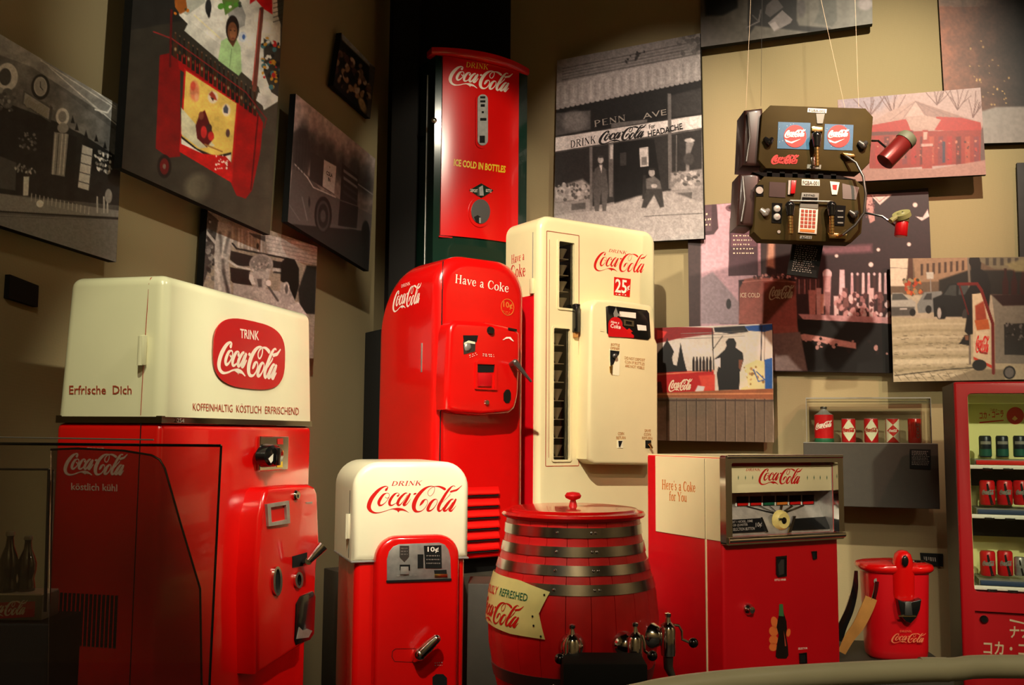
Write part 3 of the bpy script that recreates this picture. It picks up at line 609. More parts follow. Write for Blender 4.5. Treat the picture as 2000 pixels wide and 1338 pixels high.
def p_sculptor(p):
    o = lambda x, y: (380 + x / 6.08, 400 + y / 6.08)
    P = lambda l, c, s=1.2: p.poly([o(*q) for q in l], c, s)
    p.grad((400, 420), (620, 600), (176, 170, 156), (150, 144, 132))
    P([(140, 60), (290, 190), (240, 560), (90, 990), (60, 990)], 68); p.dots((398, 425, 418, 545, 0), 40, (2, 5), [40, 110, 150, 80], 7)
    P([(150, 310), (260, 440), (240, 470), (140, 350)], 175); P([(280, 200), (440, 240), (430, 560), (400, 640), (420, 900), (440, 1090), (230, 1090), (240, 480)], 186)
    for a, b, c in (((300, 330), (350, 800), 110), ((380, 300), (330, 620), 225), ((250, 620), (300, 1000), 220), ((420, 330), (360, 560), 120), ((340, 780), (400, 1040), 80)): p.line([o(*a), o(*b)], 6, c, 4)
    for k in range(12): P([(440 + k * 38, 250 + k * 12), (462 + k * 38, 258 + k * 12), (462 + k * 38, 500 + k * 8), (440 + k * 38, 490 + k * 8)], [205, 165, 220][k % 3], 2)
    P([(840, 350), (1460, 490), (1450, 720), (1300, 690), (860, 590)], 200)
    for k in range(5): p.line([o(850, 400 + k * 45), o(1450, 520 + k * 45)], 1.5, 160)
    P([(640, 330), (840, 370), (840, 440), (700, 380)], 60, 2)
    p.line([o(450, 460), o(500, 520), o(1100, 640)], 3.5, 40); P([(430, 545), (700, 610), (650, 730), (520, 730), (420, 650)], 38); P([(420, 740), (660, 780), (680, 960), (460, 930), (430, 900)], 34)
    p.line([o(410, 670), o(500, 730), o(660, 765)], 4, 215); P([(930, 660), (1040, 680), (1040, 760), (930, 745)], 30); p.line([o(940, 770), o(1040, 780)], 6, 190); P([(940, 790), (1030, 800), (1030, 820), (930, 810)], 50)
    P([(460, 930), (700, 970), (1010, 1030), (1090, 1290), (740, 1180), (460, 1080)], 186)
    p.ell(*o(790, 705), 23, 20, 176).ell(*o(790, 705), 20, 16, 150); p.dots((493, 508, 525, 530, 0), 46, (1, 2.4), [200, 120, 165, 215], 3); P([(650, 800), (900, 790), (860, 980), (800, 1060), (730, 1050), (700, 960)], 190, 3); P([(650, 820), (690, 840), (720, 940), (680, 950), (645, 880)], 236, 2)
    P([(740, 880), (800, 880), (800, 980), (760, 980)], 90, 3); p.line([o(870, 960), o(990, 1140)], 4, 90); p.ell(*o(880, 930), 5, 6, 235); P([(1030, 680), (1090, 625), (1190, 650), (1240, 760), (1240, 960), (1190, 1150), (1120, 980), (1060, 930), (1020, 900)], 14, 2)
    P([(1020, 930), (1080, 920), (1130, 1000), (1200, 1150), (1110, 1230), (1040, 1240), (1010, 1050)], 172, 2); p.ell(*o(1092, 1000), 6, 14, 200).ell(*o(1092, 1000), 3, 9, 90)
    P([(1330, 720), (1450, 730), (1430, 1300), (1260, 1290), (1230, 1010)], 34, 3); P([(1070, 1280), (1130, 1190), (1230, 1150), (1330, 1300), (1330, 1900), (1040, 1900)], 205, 2); p.ell(*o(750, 490), 2.5, 6, 50); p.noise(6, 0.165, seed=2).noise(2.5, .18, seed=4)
def p_people(p):
    p.c[:] = 16; p.poly([(667, 62), (734, 130), (732, 140), (668, 78)], 120, 3); p.poly([(722, 125), (734, 132), (722, 235), (716, 228)], 60, 2)
    p.dots((656, 95, 722, 165, .6), 60, (2, 5), [(130, 100, 80), (90, 70, 60), (30, 26, 24), (60, 40, 36), (150, 130, 115)], 8, 1.5); p.ell(708, 205, 6, 16, (150, 130, 100), 3, -20).noise(4, 0.220)
def p_store(p):
    o = lambda x, y: (1060 + x * .3885, y * .3885)
    P = lambda l, c, s=1.2, a=1.0: p.poly([o(*q) for q in l], c, s, a)
    p.grad((1088, 110), (1088, 480), 128, 150)
    P([(60, 290), (800, 150), (800, 290), (60, 430)], 132, 3)
    for k in range(5): p.line([o(100, 345 + k * 14), o(790, 205 + k * 16)], 2, 90 + 18 * (k % 2))
    p.dots((1325, 70, 1366, 110, -.1), 30, (3, 6), [95, 120, 80], 2); p.dots((1215, 112, 1260, 125, -.3), 8, (1.5, 3), [50], 5, 1.6)
    P([(60, 420), (800, 270), (800, 400), (60, 555)], 165, 2)
    for k in range(34): x = 62 + k * 22; P([(x, 440 - k * 4), (x + 10, 438 - k * 4), (x + 10, 545 - k * 4.3), (x, 547 - k * 4.3)], 150 if k % 2 else 180, 2)
    P([(60, 545), (800, 390), (800, 590), (60, 690)], 34, 2)
    for k in range(30): p.ell(*o(74 + k * 25, 541 - k * 5.1), 5.2, 4.2, 158)
    P([(60, 570), (240, 555), (240, 650), (60, 685)], 88, 3); p.ell(*o(160, 610), 24, 20, 120, 8); P([(645, 480), (800, 440), (800, 570), (645, 590)], 56, 3)
    P([(250, 615), (620, 545), (625, 590), (255, 645)], 30); P([(345, 620), (525, 600), (525, 625), (345, 650)], 108)
    P([(60, 690), (800, 575), (800, 645), (60, 765)], 228); p.line([o(60, 690), o(800, 575)], 2, 60); p.line([o(60, 765), o(800, 645)], 2, 70)
    P([(60, 768), (800, 650), (800, 960), (620, 960), (240, 1040), (60, 1030)], 50); P([(60, 950), (110, 930), (200, 900), (245, 940), (245, 1000), (60, 1020)], 168, 5); p.dots((1084, 360, 1152, 392, 0), 60, (2, 4.5), [205, 150, 90, 180], 12)
    P([(60, 1020), (245, 1000), (245, 1060), (60, 1085)], 150, 2); P([(145, 1025), (215, 1018), (215, 1050), (145, 1058)], 90); P([(235, 740), (250, 738), (250, 1080), (238, 1080)], 120); P([(330, 722), (356, 720), (352, 990), (334, 990)], 112); P([(338, 730), (354, 728), (352, 800), (338, 800)], 200)
    P([(356, 720), (500, 700), (560, 700), (600, 960), (360, 1030)], 28); P([(486, 745), (530, 738), (532, 835), (490, 840)], 210); P([(495, 790), (524, 788), (524, 830), (497, 830)], 120, 2); P([(388, 770), (420, 765), (420, 830), (390, 835)], 60)
    P([(628, 470), (645, 470), (650, 950), (632, 950)], 112); p.line([o(672, 680), o(672, 860)], 1.5, 120); P([(720, 720), (745, 690), (760, 720), (735, 790), (740, 940), (720, 940)], 135, 2); p.ell(*o(738, 706), 10, 4, 190); p.ell(*o(735, 800), 10, 12, 70, 3)
    P([(645, 870), (800, 850), (800, 950), (645, 960)], 168, 4); p.dots((1312, 335, 1368, 362, 0), 34, (2, 5), [200, 130, 90], 14); P([(640, 960), (800, 945), (800, 1010), (640, 1020)], 150, 2); P([(660, 972), (750, 965), (750, 1000), (662, 1005)], 95)
    P([(240, 1060), (480, 985), (640, 960), (800, 1020), (830, 1200), (60, 1240), (60, 1085)], 178, 4); P([(60, 1085), (800, 1010), (830, 1300), (60, 1300)], 172, 2); p.line([o(510, 1088), o(800, 1072)], 1.5, 90)
    # standing man, seated man
    P([(262, 850), (290, 828), (318, 850), (330, 960), (318, 1060), (300, 1062), (294, 960), (282, 1062), (262, 1062), (252, 960)], 92, 1.4); p.ell(*o(291, 803), 5.5, 7.5, 190).ell(*o(291, 788), 5.2, 2.6, 70); P([(284, 828), (300, 828), (295, 870)], 225); P([(250, 870), (262, 860), (262, 950), (246, 950)], 86)
    p.ell(*o(548, 868), 6, 8, 175).ell(*o(548, 850), 7, 2.4, 45); P([(518, 900), (560, 885), (590, 910), (600, 960), (560, 960), (520, 950)], 104, 2); P([(520, 950), (600, 950), (610, 1040), (590, 1045), (560, 980), (520, 1045), (496, 1045)], 62, 2); P([(505, 880), (520, 880), (512, 1000), (500, 1000)], 50); p.ell(*o(560, 935), 6, 4, 180)
    p.noise(7, 0.12, seed=9).noise(2.2, .18, seed=3)
def p_topc(p):
    p.grad((1370, 90), (1700, 20), (96, 94, 86), (150, 156, 148)); p.poly([(1367, -190), (1448, -190), (1440, 15), (1412, 30), (1378, 31)], 16, 5)
    p.poly([(1470, -190), (1560, -190), (1556, 40), (1560, 50), (1620, 55), (1640, 70), (1560, 60), (1475, 50), (1462, 70), (1460, 40)], 46, 4); p.poly([(1497, 10), (1515, -6), (1530, 14), (1504, 34), (1494, 26)], 104); p.poly([(1500, 45), (1528, 20), (1548, 38), (1544, 45), (1512, 62)], 150); p.poly([(1503, 47), (1514, 42), (1522, 54), (1512, 60)], 185)
    p.line([(1458, 54), (1482, 42), (1486, 20)], 3, 120); p.line([(1470, 30), (1480, 40)], 3, 90); p.ell(1565, 15, 8, 18, 105, 4); p.poly([(1590, -190), (1625, -190), (1635, 40), (1625, 52), (1590, 44), (1600, 20)], (112, 118, 112), 4); p.ell(1690, 8, 14, 12, 190, 5).noise(8, 0.138, seed=2)
def p_earth(p):
    p.grad((1835, 60), (2000, 40), (158, 96, 66), (34, 36, 40)); p.poly([(1820, -190), (1990, -190), (1940, -20), (1900, 10), (1830, 10)], (128, 122, 112), 60); p.noise(20, 0.193, seed=3).noise(4, 0.193, seed=9)
    p.dots((1890, 70, 1980, 190, .35), 30, (.8, 2), [(225, 190, 120), (200, 170, 110)], 6); p.poly([(1830, 222), (1922, 216), (1945, 209), (2000, 208), (2095, 204), (2095, 285), (1840, 290)], (168, 166, 160), 4).noise(6, 0.099, seed=4)
def p_pav(p):
    o = lambda x, y: (1500 + x / 2.676, y / 2.676)
    P = lambda l, c, s=1.2: p.poly([o(*q) for q in l], c, s)
    p.c[:] = (222, 214, 210); r = random.Random(3); p.poly([(1640, 190), (1760, 180), (1720, 215), (1645, 225)], (196, 204, 220), 16)
    for bx, by in ((1745, 225), (1870, 215), (1900, 230), (1830, 205), (1700, 225)):
        for k in range(7): x2, y2 = bx + r.uniform(-35, 35), by - r.uniform(25, 55); p.line([(bx, by), ((bx + x2) / 2 + r.uniform(-4, 4), (by + y2) / 2), (x2, y2)], 1.3, (130, 100, 96)); 
    P([(540, 640), (640, 580), (770, 525), (900, 570), (1070, 625), (1120, 640), (1120, 680), (540, 700)], (216, 202, 192)); P([(770, 530), (720, 610), (820, 605)], (235, 225, 215)); P([(770, 527), (900, 572), (1060, 625), (890, 620), (815, 600)], (188, 168, 160))
    for x in (640, 700, 850, 930, 1000): p.line([o(770, 530), o(x, 628)], 1, (165, 145, 140))
    P([(540, 655), (720, 622), (760, 690), (540, 720)], (205, 60, 52)); P([(880, 610), (1010, 615), (1110, 640), (1120, 690), (870, 680)], (208, 58, 50)); P([(725, 625), (820, 605), (905, 625), (870, 680), (790, 668), (745, 680)], (222, 210, 198))
    P([(530, 690), (1125, 680), (1130, 850), (530, 890)], (178, 58, 46)); P([(530, 690), (760, 684), (760, 700), (530, 710)], (120, 60, 55))
    for k in range(12): x = 560 + k * 47; P([(x, 715), (x + 26, 712), (x + 26, 855), (x, 862)], [(196, 40, 36), (120, 36, 34), (205, 96, 70), (150, 60, 70)][k % 4], 2); p.dots((1500 + x / 2.676, 272, 1500 + (x + 24) / 2.676, 312, 0), 6, (1, 2.4), [(225, 150, 120), (90, 30, 30), (210, 60, 50)], k)
    P([(1130, 640), (1140, 640), (1140, 850), (1110, 840), (1115, 680)], (120, 100, 96)); P([(380, 890), (530, 880), (860, 884), (1140, 835), (1140, 925), (385, 960)], (206, 172, 158), 2); P([(380, 800), (530, 800), (530, 890), (380, 900)], (196, 160, 150)); P([(808, 680), (836, 680), (840, 730), (858, 770), (858, 880), (806, 882), (806, 770)], (190, 70, 56)); P([(812, 690), (834, 690), (830, 730), (812, 730)], (230, 215, 200)); P([(912, 740), (926, 740), (926, 850), (912, 852)], (70, 70, 100)); P([(800, 752), (862, 750), (862, 764), (800, 766)], (235, 210, 200))
    p.noise(3, 0.110, seed=8); p.c *= np.array((.86, .80, .80))
def p_diner(p):
    o = lambda x, y: (1260 + x * .3886, 380 + y * .3886)
    P = lambda l, c, s=1.2: p.poly([o(*q) for q in l], c, s)
    p.c[:] = (52, 34, 36)
    P([(210, 60), (460, 40), (560, 200), (560, 420), (470, 430), (470, 700), (210, 700)], (196, 172, 178), 2); P([(215, 60), (340, 50), (345, 180), (215, 195)], (92, 74, 78)); P([(335, 50), (360, 50), (368, 170), (345, 200), (300, 205), (215, 200), (335, 180)], (70, 52, 56))
    P([(210, 200), (280, 200), (280, 700), (210, 700)], (62, 48, 46), 3); P([(425, 120), (570, 130), (570, 405), (418, 410)], (74, 48, 56)); P([(432, 130), (560, 135), (560, 260), (432, 262)], (104, 70, 80))
    p.ell(*o(435, 68), 12, 7, (110, 84, 90)).ell(*o(435, 66), 6, 4, (60, 40, 45)); P([(565, 150), (580, 150), (582, 410), (568, 410)], (170, 130, 135)); P([(590, 230), (660, 230), (665, 410), (590, 410)], (58, 40, 38), 3); P([(620, 225), (650, 225), (650, 370), (610, 360)], (200, 160, 130), 6)
    P([(660, 40), (1440, -40), (1440, 420), (660, 420)], (50, 32, 36), 2); P([(1130, 0), (1240, 0), (1180, 52)], (226, 210, 196)); P([(1145, 4), (1220, 4), (1178, 40)], (150, 110, 110)); P([(1150, 8), (1210, 8), (1178, 34)], (226, 210, 196)); P([(1108, 0), (1140, 0), (1155, 130), (1130, 145), (1110, 60)], (190, 150, 140)); p.dots((1692, 382, 1708, 430, 0), 26, (1, 1.8), [(110, 70, 70)], 3)
    for x, y, r_ in ((962, 308, 3.4), (1172, 277, 3.4), (1326, 250, 3.8), (1135, 352, 4.6), (1357, 52, 4.5), (800, 300, 1.6)): p.ell(*o(x, y), r_, r_, (250, 232, 214), 2)
    P([(1360, 110), (1395, 115), (1420, 75), (1428, 110), (1390, 132)], (235, 215, 205)); P([(880, 265), (1140, 250), (1140, 290), (900, 300)], (120, 84, 92), 8); P([(660, 250), (730, 240), (720, 410), (660, 410)], (44, 28, 28))
    # bottles and tumblers on the back bar
    for k in range(14): x = 1040 + k * 28; P([(x - 6, 400), (x + 6, 400), (x + 8, 500), (x - 8, 500)], [(200, 170, 172), (70, 44, 44), (225, 200, 196)][k % 3], 1.5); p.ell(*o(x, 400), 2.5, 3, (220, 200, 200))
    for k in range(9): x = 760 + k * 14; P([(x - 4, 425), (x + 4, 425), (x + 5, 500), (x - 5, 500)], [(90, 60, 56), (150, 110, 106)][k % 2], 1.5)
    p.ell(*o(915, 400), 9, 10, (225, 195, 195)); P([(895, 410), (935, 410), (930, 560), (895, 560)], (196, 160, 158), 2); P([(978, 378), (1002, 378), (1006, 520), (974, 520)], (228, 200, 200), 2)
    for k in range(8): x = 860 + k * 44; P([(x, 470 + (k % 3) * 20), (x + 26, 470 + (k % 3) * 20), (x + 24, 625), (x + 2, 625)], [(212, 178, 172), (150, 110, 108), (225, 196, 190), (100, 66, 64)][k % 4], 2)
    P([(820, 480), (860, 480), (856, 605), (826, 605)], (190, 140, 130), 2); P([(880, 500), (900, 500), (898, 600), (882, 600)], (220, 170, 150), 2); p.dots((1630, 575, 1735, 618, 0), 60, (2, 5), [(226, 200, 196), (120, 84, 80), (190, 150, 146), (80, 50, 50)], 17, 1.6)
    P([(770, 600), (1440, 625), (1440, 665), (800, 635)], (190, 154, 152), 2); P([(760, 625), (1440, 660), (1440, 900), (820, 890)], (14, 10, 9)); P([(800, 700), (900, 715), (1060, 745), (1060, 775), (920, 755), (880, 740), (690, 725)], (200, 160, 148), 2); p.dots((1530, 655, 1735, 680, .06), 30, (2, 4), [(180, 150, 140), (30, 20, 18)], 12)
    # cooler
    P([(475, 470), (500, 425), (560, 415), (700, 425), (755, 440), (765, 660), (800, 880), (650, 880), (640, 660), (470, 650)], (150, 92, 78), 2); P([(590, 425), (755, 440), (765, 660), (600, 660)], (142, 82, 70), 2); p.line([o(490, 440), o(590, 430), o(755, 440)], 2, (190, 130, 112)); p.dots((1463, 536, 1560, 544, 0), 30, (1.5, 3), [(90, 60, 56), (190, 150, 140)], 5)
    P([(640, 700), (780, 690), (815, 885), (640, 885)], (120, 112, 104), 3); P([(210, 700), (640, 690), (640, 890), (210, 900)], (60, 50, 48)); P([(370, 590), (400, 560), (420, 530), (440, 570), (465, 600), (465, 650), (375, 650)], (60, 60, 56), 2); P([(280, 420), (340, 390), (420, 480), (470, 540), (470, 650), (280, 650)], (150, 146, 150), 4); p.ell(*o(420, 550), 5, 10, (50, 50, 50)).noise(4, 0.132, seed=12); p.c *= np.array((1.2, 1.14, 1.18))
def p_kremlin(p):
    o = lambda x, y: (1260 + x * .3886, 380 + y * .3886)
    P = lambda l, c, s=1.2: p.poly([o(*q) for q in l], c, s)
    p.grad((1290, 650), (1500, 760), (176, 182, 180), (205, 196, 180)); p.noise(22, 0.099, 1, 5)
    P([(0, 660), (340, 670), (345, 700), (160, 725), (100, 740), (0, 760)], (110, 12, 14), 2); P([(60, 680), (110, 690), (90, 720), (60, 725)], (200, 40, 36), 2); P([(345, 668), (500, 660), (520, 690), (430, 700), (350, 690)], (20, 22, 30)); P([(500, 662), (640, 650), (640, 680), (600, 690), (520, 685)], (24, 70, 140)); P([(430, 672), (500, 668), (500, 690), (440, 696)], (30, 28, 26))
    for y in (700, 712, 726): p.line([o(180, y), o(500, y - 14)], 1, (110, 112, 110))
    P([(75, 780), (90, 765), (110, 730), (132, 765), (145, 790), (135, 820), (150, 900), (60, 910), (60, 800)], (12, 9, 8)); P([(165, 830), (178, 745), (195, 830), (210, 890), (150, 900)], (12, 9, 8)); P([(0, 800), (75, 830), (210, 880), (210, 920), (0, 960)], (12, 9, 8)); p.line([o(111, 725), o(111, 740)], 1.5, 10)
    P([(0, 900), (345, 880), (350, 990), (0, 1005)], (150, 16, 16)); P([(0, 950), (80, 940), (90, 1000), (0, 1005)], (60, 12, 14)); P([(270, 910), (350, 905), (350, 985), (290, 990)], (180, 60, 44), 3); P([(265, 960), (300, 965), (290, 995), (250, 990)], (210, 214, 212), 2); p.line([o(60, 905), o(345, 885)], 2, (200, 120, 90))
    for k in range(6): x = 243 + k * 17; P([(x - 6, 890), (x - 6, 840), (x - 2, 815), (x + 3, 815), (x + 7, 840), (x + 7, 890)], (26, 14, 12))
    P([(345, 830), (400, 780), (410, 760), (405, 740), (420, 722), (445, 722), (458, 745), (455, 770), (490, 795), (495, 830), (480, 880), (472, 980), (370, 985), (360, 900), (372, 850), (350, 840)], (20, 18, 18)); P([(470, 830), (492, 830), (480, 885), (470, 870)], (110, 70, 50)); P([(345, 830), (378, 820), (378, 870), (360, 860)], (214, 212, 205))
    p.line([o(337, 672), o(345, 880)], 2, 20); p.line([o(586, 662), o(582, 840)], 2.2, (40, 44, 60)); p.line([o(600, 670), o(600, 850)], 1, (60, 60, 70)); p.line([o(340, 780), o(390, 710)], 1.5, 30)
    P([(500, 860), (560, 830), (600, 840), (605, 985), (480, 985)], (226, 206, 140), 2); P([(600, 830), (640, 820), (640, 985), (602, 985)], (30, 80, 150)); p.dots((1452, 716, 1492, 755, 0), 26, (1.5, 3), [(120, 100, 60), (245, 236, 200), (150, 120, 80)], 8); p.line([o(545, 880), o(570, 940), o(600, 930), o(560, 890)], 2.4, (60, 90, 140)); P([(475, 890), (500, 880), (520, 960), (478, 975)], (214, 200, 170))
    P([(0, 1000), (350, 985), (645, 975), (645, 1030), (0, 1020)], (126, 80, 52)); p.line([o(0, 1004), o(645, 1000)], 2, (180, 130, 90)); P([(0, 1020), (645, 1030), (645, 1300), (0, 1300)], (92, 84, 70))
    for k in range(13): x = 62 + k * 49; p.line([o(x, 1028), o(x, 1260)], 2, (44, 38, 32)); p.line([o(x + 4, 1030), o(x + 4, 1260)], 1.2, (120, 110, 92))
    p.line([o(0, 1034), o(645, 1036)], 3, (60, 50, 42)); P([(0, 1030), (60, 1040), (60, 1300), (0, 1300)], (40, 34, 28), 4); p.noise(3, 0.088, seed=9); p.c *= np.array((1.4, 1.36, 1.32))
def p_street(p):
    o = lambda x, y: (1700 + x / 4.18, 480 + y / 4.18)
    P = lambda l, c, s=1.2: p.poly([o(*q) for q in l], c, s)
    p.c[:] = (188, 182, 164); P([(150, 90), (1560, 90), (1560, 400), (160, 400)], (108, 92, 76), 3); P([(155, 100), (310, 100), (300, 230), (280, 330), (160, 330)], (226, 214, 198), 3); p.line([o(160, 180), o(310, 184)], 1, 120)
    P([(310, 100), (345, 100), (350, 300), (300, 300)], (84, 56, 44)); P([(345, 100), (820, 90), (800, 210), (560, 290), (370, 300)], (158, 132, 108), 3)
    for k in range(8): x = 410 + k * 48; P([(x, 150 - k * 4), (x + 20, 148 - k * 4), (x + 20, 240 - k * 6), (x, 246 - k * 6)], (78, 60, 50), 1.5)
    P([(820, 90), (1560, 90), (1560, 200), (1010, 190)], (120, 116, 96), 3)
    for k in range(5): x = 940 + k * 60; P([(x, 100), (x + 28, 100), (x + 28, 160), (x, 160)], (70, 66, 58), 2)
    P([(560, 280), (800, 200), (1250, 200), (1560, 260), (1560, 420), (560, 380)], (34, 32, 28), 4); p.dots((1765, 545, 1800, 575, 0), 40, (2, 4), [(180, 70, 40), (150, 140, 110), (70, 66, 52), (200, 120, 60)], 4); P([(455, 215), (515, 215), (515, 270), (460, 272)], (196, 196, 190)); p.line([o(490, 270), o(494, 370)], 2, 150)
    P([(160, 440), (180, 385), (260, 385), (320, 430), (370, 460), (370, 560), (160, 565)], (176, 180, 176), 2); P([(180, 392), (260, 390), (310, 440), (175, 445)], (80, 84, 84), 2); P([(160, 500), (360, 500), (360, 570), (170, 575)], (84, 84, 82), 3); P([(240, 510), (300, 508), (300, 522), (240, 524)], 190)
    P([(380, 480), (440, 380), (580, 370), (600, 440), (560, 540), (390, 550)], (128, 136, 138), 2); P([(430, 440), (460, 390), (500, 388), (500, 440)], (60, 62, 64)); p.ell(*o(345, 545), 6, 7, 30).ell(*o(475, 520), 6, 8, 34)
    P([(510, 430), (580, 400), (640, 310), (860, 300), (960, 400), (960, 580), (520, 580)], (24, 26, 26), 2); P([(600, 400), (650, 325), (700, 320), (700, 410)], (60, 66, 66)); P([(720, 400), (724, 330), (800, 320), (860, 400)], (70, 76, 78)); p.ell(*o(580, 550), 10, 15, 18).ell(*o(562, 550), 4, 11, 180).ell(*o(775, 570), 6, 13, 60)
    P([(150, 580), (560, 600), (1560, 560), (1560, 1200), (150, 1200)], (186, 182, 156), 2)
    for k in range(9): y = 640 + k * 52; p.line([o(170, y + 16), o(480, y - 4), o(800, y)], 3 + k * .4, (164, 160, 132) if k % 2 else (205, 202, 178), 4)
    r = random.Random(2)
    for k in range(120): x, y = r.uniform(180, 790), r.uniform(720, 1090); p.line([o(x, y), o(x + 30, y + r.uniform(-4, 4))], 1.1, (132, 128, 106))
    P([(200, 930), (830, 920), (830, 960), (200, 965)], (214, 212, 186), 3); p.line([o(200, 1060), o(620, 1010), o(840, 995)], 2, (60, 58, 48)); P([(620, 1090), (860, 1005), (1100, 1010), (1100, 1110), (620, 1110)], (140, 134, 112), 3)
    for k in range(9): p.line([o(200 + k * 70, 1030 + (k % 2) * 20), o(250 + k * 70, 1100)], 1.1, (120, 116, 96))
    p.line([o(800, 90), o(808, 300), o(812, 960)], 4.5, (122, 116, 106)); P([(815, 110), (870, 95), (905, 140), (900, 190), (950, 220), (985, 320), (960, 600), (840, 720), (800, 730), (770, 700), (790, 560), (770, 400), (830, 300), (820, 180)], (20, 18, 18), 2); p.ell(*o(850, 125), 11, 13, (24, 18, 16)); P([(770, 730), (810, 725), (806, 815), (720, 800), (735, 785)], (26, 22, 20)); P([(770, 735), (800, 730), (800, 770), (775, 770)], (130, 90, 66))
    P([(830, 395), (920, 385), (980, 560), (985, 990), (840, 910)], (214, 204, 176)); P([(855, 490), (925, 450), (950, 600), (860, 620)], (160, 70, 46), 3); P([(850, 610), (960, 600), (975, 680), (870, 690)], (190, 100, 50), 2); P([(862, 700), (968, 700), (980, 870), (875, 870)], (226, 214, 186)); p.line([o(868, 800), o(900, 870), o(950, 880)], 4, (150, 50, 40)); P([(840, 905), (990, 975), (990, 1000), (845, 930)], (200, 60, 34))
    p.line([o(720, 312), o(870, 310), o(905, 360), o(960, 520), o(1000, 640), o(1005, 1040)], 6, (112, 26, 22)); p.line([o(730, 330), o(800, 560)], 3, (90, 20, 18)); P([(990, 400), (1560, 400), (1560, 970), (1020, 960), (1015, 600)], (132, 132, 122)); P([(1090, 640), (1560, 620), (1560, 900), (1095, 890)], (44, 44, 42)); p.dots((1965, 630, 2000, 665, 0), 24, (1, 3), [110, 70, 30], 9); P([(990, 400), (1560, 395), (1560, 480), (1080, 490)], (44, 22, 20), 3)
    for k in range(5): x = 1102 + k * 72; P([(x - 24, 400), (x - 26, 300), (x - 10, 240), (x - 10, 185), (x + 10, 185), (x + 10, 240), (x + 26, 300), (x + 24, 400)], (52, 18, 16), 2)
    P([(1100, 150), (1240, 110), (1560, 150), (1560, 220), (1180, 210)], (140, 136, 100), 5); p.ell(*o(1135, 1035), 12, 13, 22).ell(*o(1135, 1035), 9, 10, 110).ell(*o(890, 975), 14, 11, 24); p.noise(4, 0.088, seed=7); p.c *= np.array((1.12, 1.12, 1.08))
def p_small(p): p.grad((1986, 320), (2070, 500), 60, 46); p.noise(20, 0.275)

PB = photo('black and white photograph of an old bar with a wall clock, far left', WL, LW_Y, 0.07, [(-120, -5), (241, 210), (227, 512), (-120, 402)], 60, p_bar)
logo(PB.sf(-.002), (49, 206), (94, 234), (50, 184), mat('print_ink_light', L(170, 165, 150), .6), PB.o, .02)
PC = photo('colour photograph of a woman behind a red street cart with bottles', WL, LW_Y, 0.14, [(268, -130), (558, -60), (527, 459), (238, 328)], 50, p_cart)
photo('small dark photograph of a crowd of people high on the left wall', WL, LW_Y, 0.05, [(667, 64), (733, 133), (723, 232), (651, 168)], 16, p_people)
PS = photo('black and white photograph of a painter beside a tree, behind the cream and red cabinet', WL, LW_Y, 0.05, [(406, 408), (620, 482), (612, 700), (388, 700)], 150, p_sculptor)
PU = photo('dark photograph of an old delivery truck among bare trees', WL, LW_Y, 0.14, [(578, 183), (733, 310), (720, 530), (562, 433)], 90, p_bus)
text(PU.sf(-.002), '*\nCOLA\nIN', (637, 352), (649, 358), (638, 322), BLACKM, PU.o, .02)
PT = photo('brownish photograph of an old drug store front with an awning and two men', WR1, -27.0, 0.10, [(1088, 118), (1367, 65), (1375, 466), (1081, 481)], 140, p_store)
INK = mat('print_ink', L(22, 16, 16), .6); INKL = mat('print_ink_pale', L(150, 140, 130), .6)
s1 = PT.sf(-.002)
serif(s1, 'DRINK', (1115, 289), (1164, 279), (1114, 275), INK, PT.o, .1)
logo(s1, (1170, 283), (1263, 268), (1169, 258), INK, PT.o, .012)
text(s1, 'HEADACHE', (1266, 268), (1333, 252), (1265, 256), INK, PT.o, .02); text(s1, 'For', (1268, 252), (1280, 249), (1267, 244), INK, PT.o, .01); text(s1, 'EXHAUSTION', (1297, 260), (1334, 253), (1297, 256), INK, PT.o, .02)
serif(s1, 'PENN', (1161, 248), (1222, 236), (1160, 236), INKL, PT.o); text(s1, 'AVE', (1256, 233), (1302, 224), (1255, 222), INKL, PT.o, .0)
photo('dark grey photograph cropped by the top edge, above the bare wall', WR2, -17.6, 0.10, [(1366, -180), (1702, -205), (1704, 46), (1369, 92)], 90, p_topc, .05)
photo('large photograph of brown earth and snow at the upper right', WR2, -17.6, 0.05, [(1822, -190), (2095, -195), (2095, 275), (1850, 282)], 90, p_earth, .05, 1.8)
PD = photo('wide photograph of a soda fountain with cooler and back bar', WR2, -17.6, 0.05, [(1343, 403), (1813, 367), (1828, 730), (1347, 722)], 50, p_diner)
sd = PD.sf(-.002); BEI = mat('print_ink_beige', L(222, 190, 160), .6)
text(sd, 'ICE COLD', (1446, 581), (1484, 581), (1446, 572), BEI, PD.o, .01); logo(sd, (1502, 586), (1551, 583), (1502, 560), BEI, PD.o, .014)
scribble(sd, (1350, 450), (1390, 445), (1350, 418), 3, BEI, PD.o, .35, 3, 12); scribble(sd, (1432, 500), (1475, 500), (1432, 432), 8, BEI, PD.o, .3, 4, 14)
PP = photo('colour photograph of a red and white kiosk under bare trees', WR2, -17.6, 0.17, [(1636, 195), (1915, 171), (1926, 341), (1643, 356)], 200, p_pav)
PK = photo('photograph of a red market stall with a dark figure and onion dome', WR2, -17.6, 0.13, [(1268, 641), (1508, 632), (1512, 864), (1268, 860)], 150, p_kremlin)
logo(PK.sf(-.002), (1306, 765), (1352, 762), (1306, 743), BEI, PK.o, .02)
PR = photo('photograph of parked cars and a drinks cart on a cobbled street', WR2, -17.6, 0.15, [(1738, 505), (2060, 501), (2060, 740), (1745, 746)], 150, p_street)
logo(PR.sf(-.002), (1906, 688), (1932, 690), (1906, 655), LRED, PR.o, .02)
photo('plain dark photograph at the right edge, below the snow picture', WR2, -17.6, 0.06, [(1986, 318), (2075, 315), (2075, 500), (1992, 502)], 50, p_small)
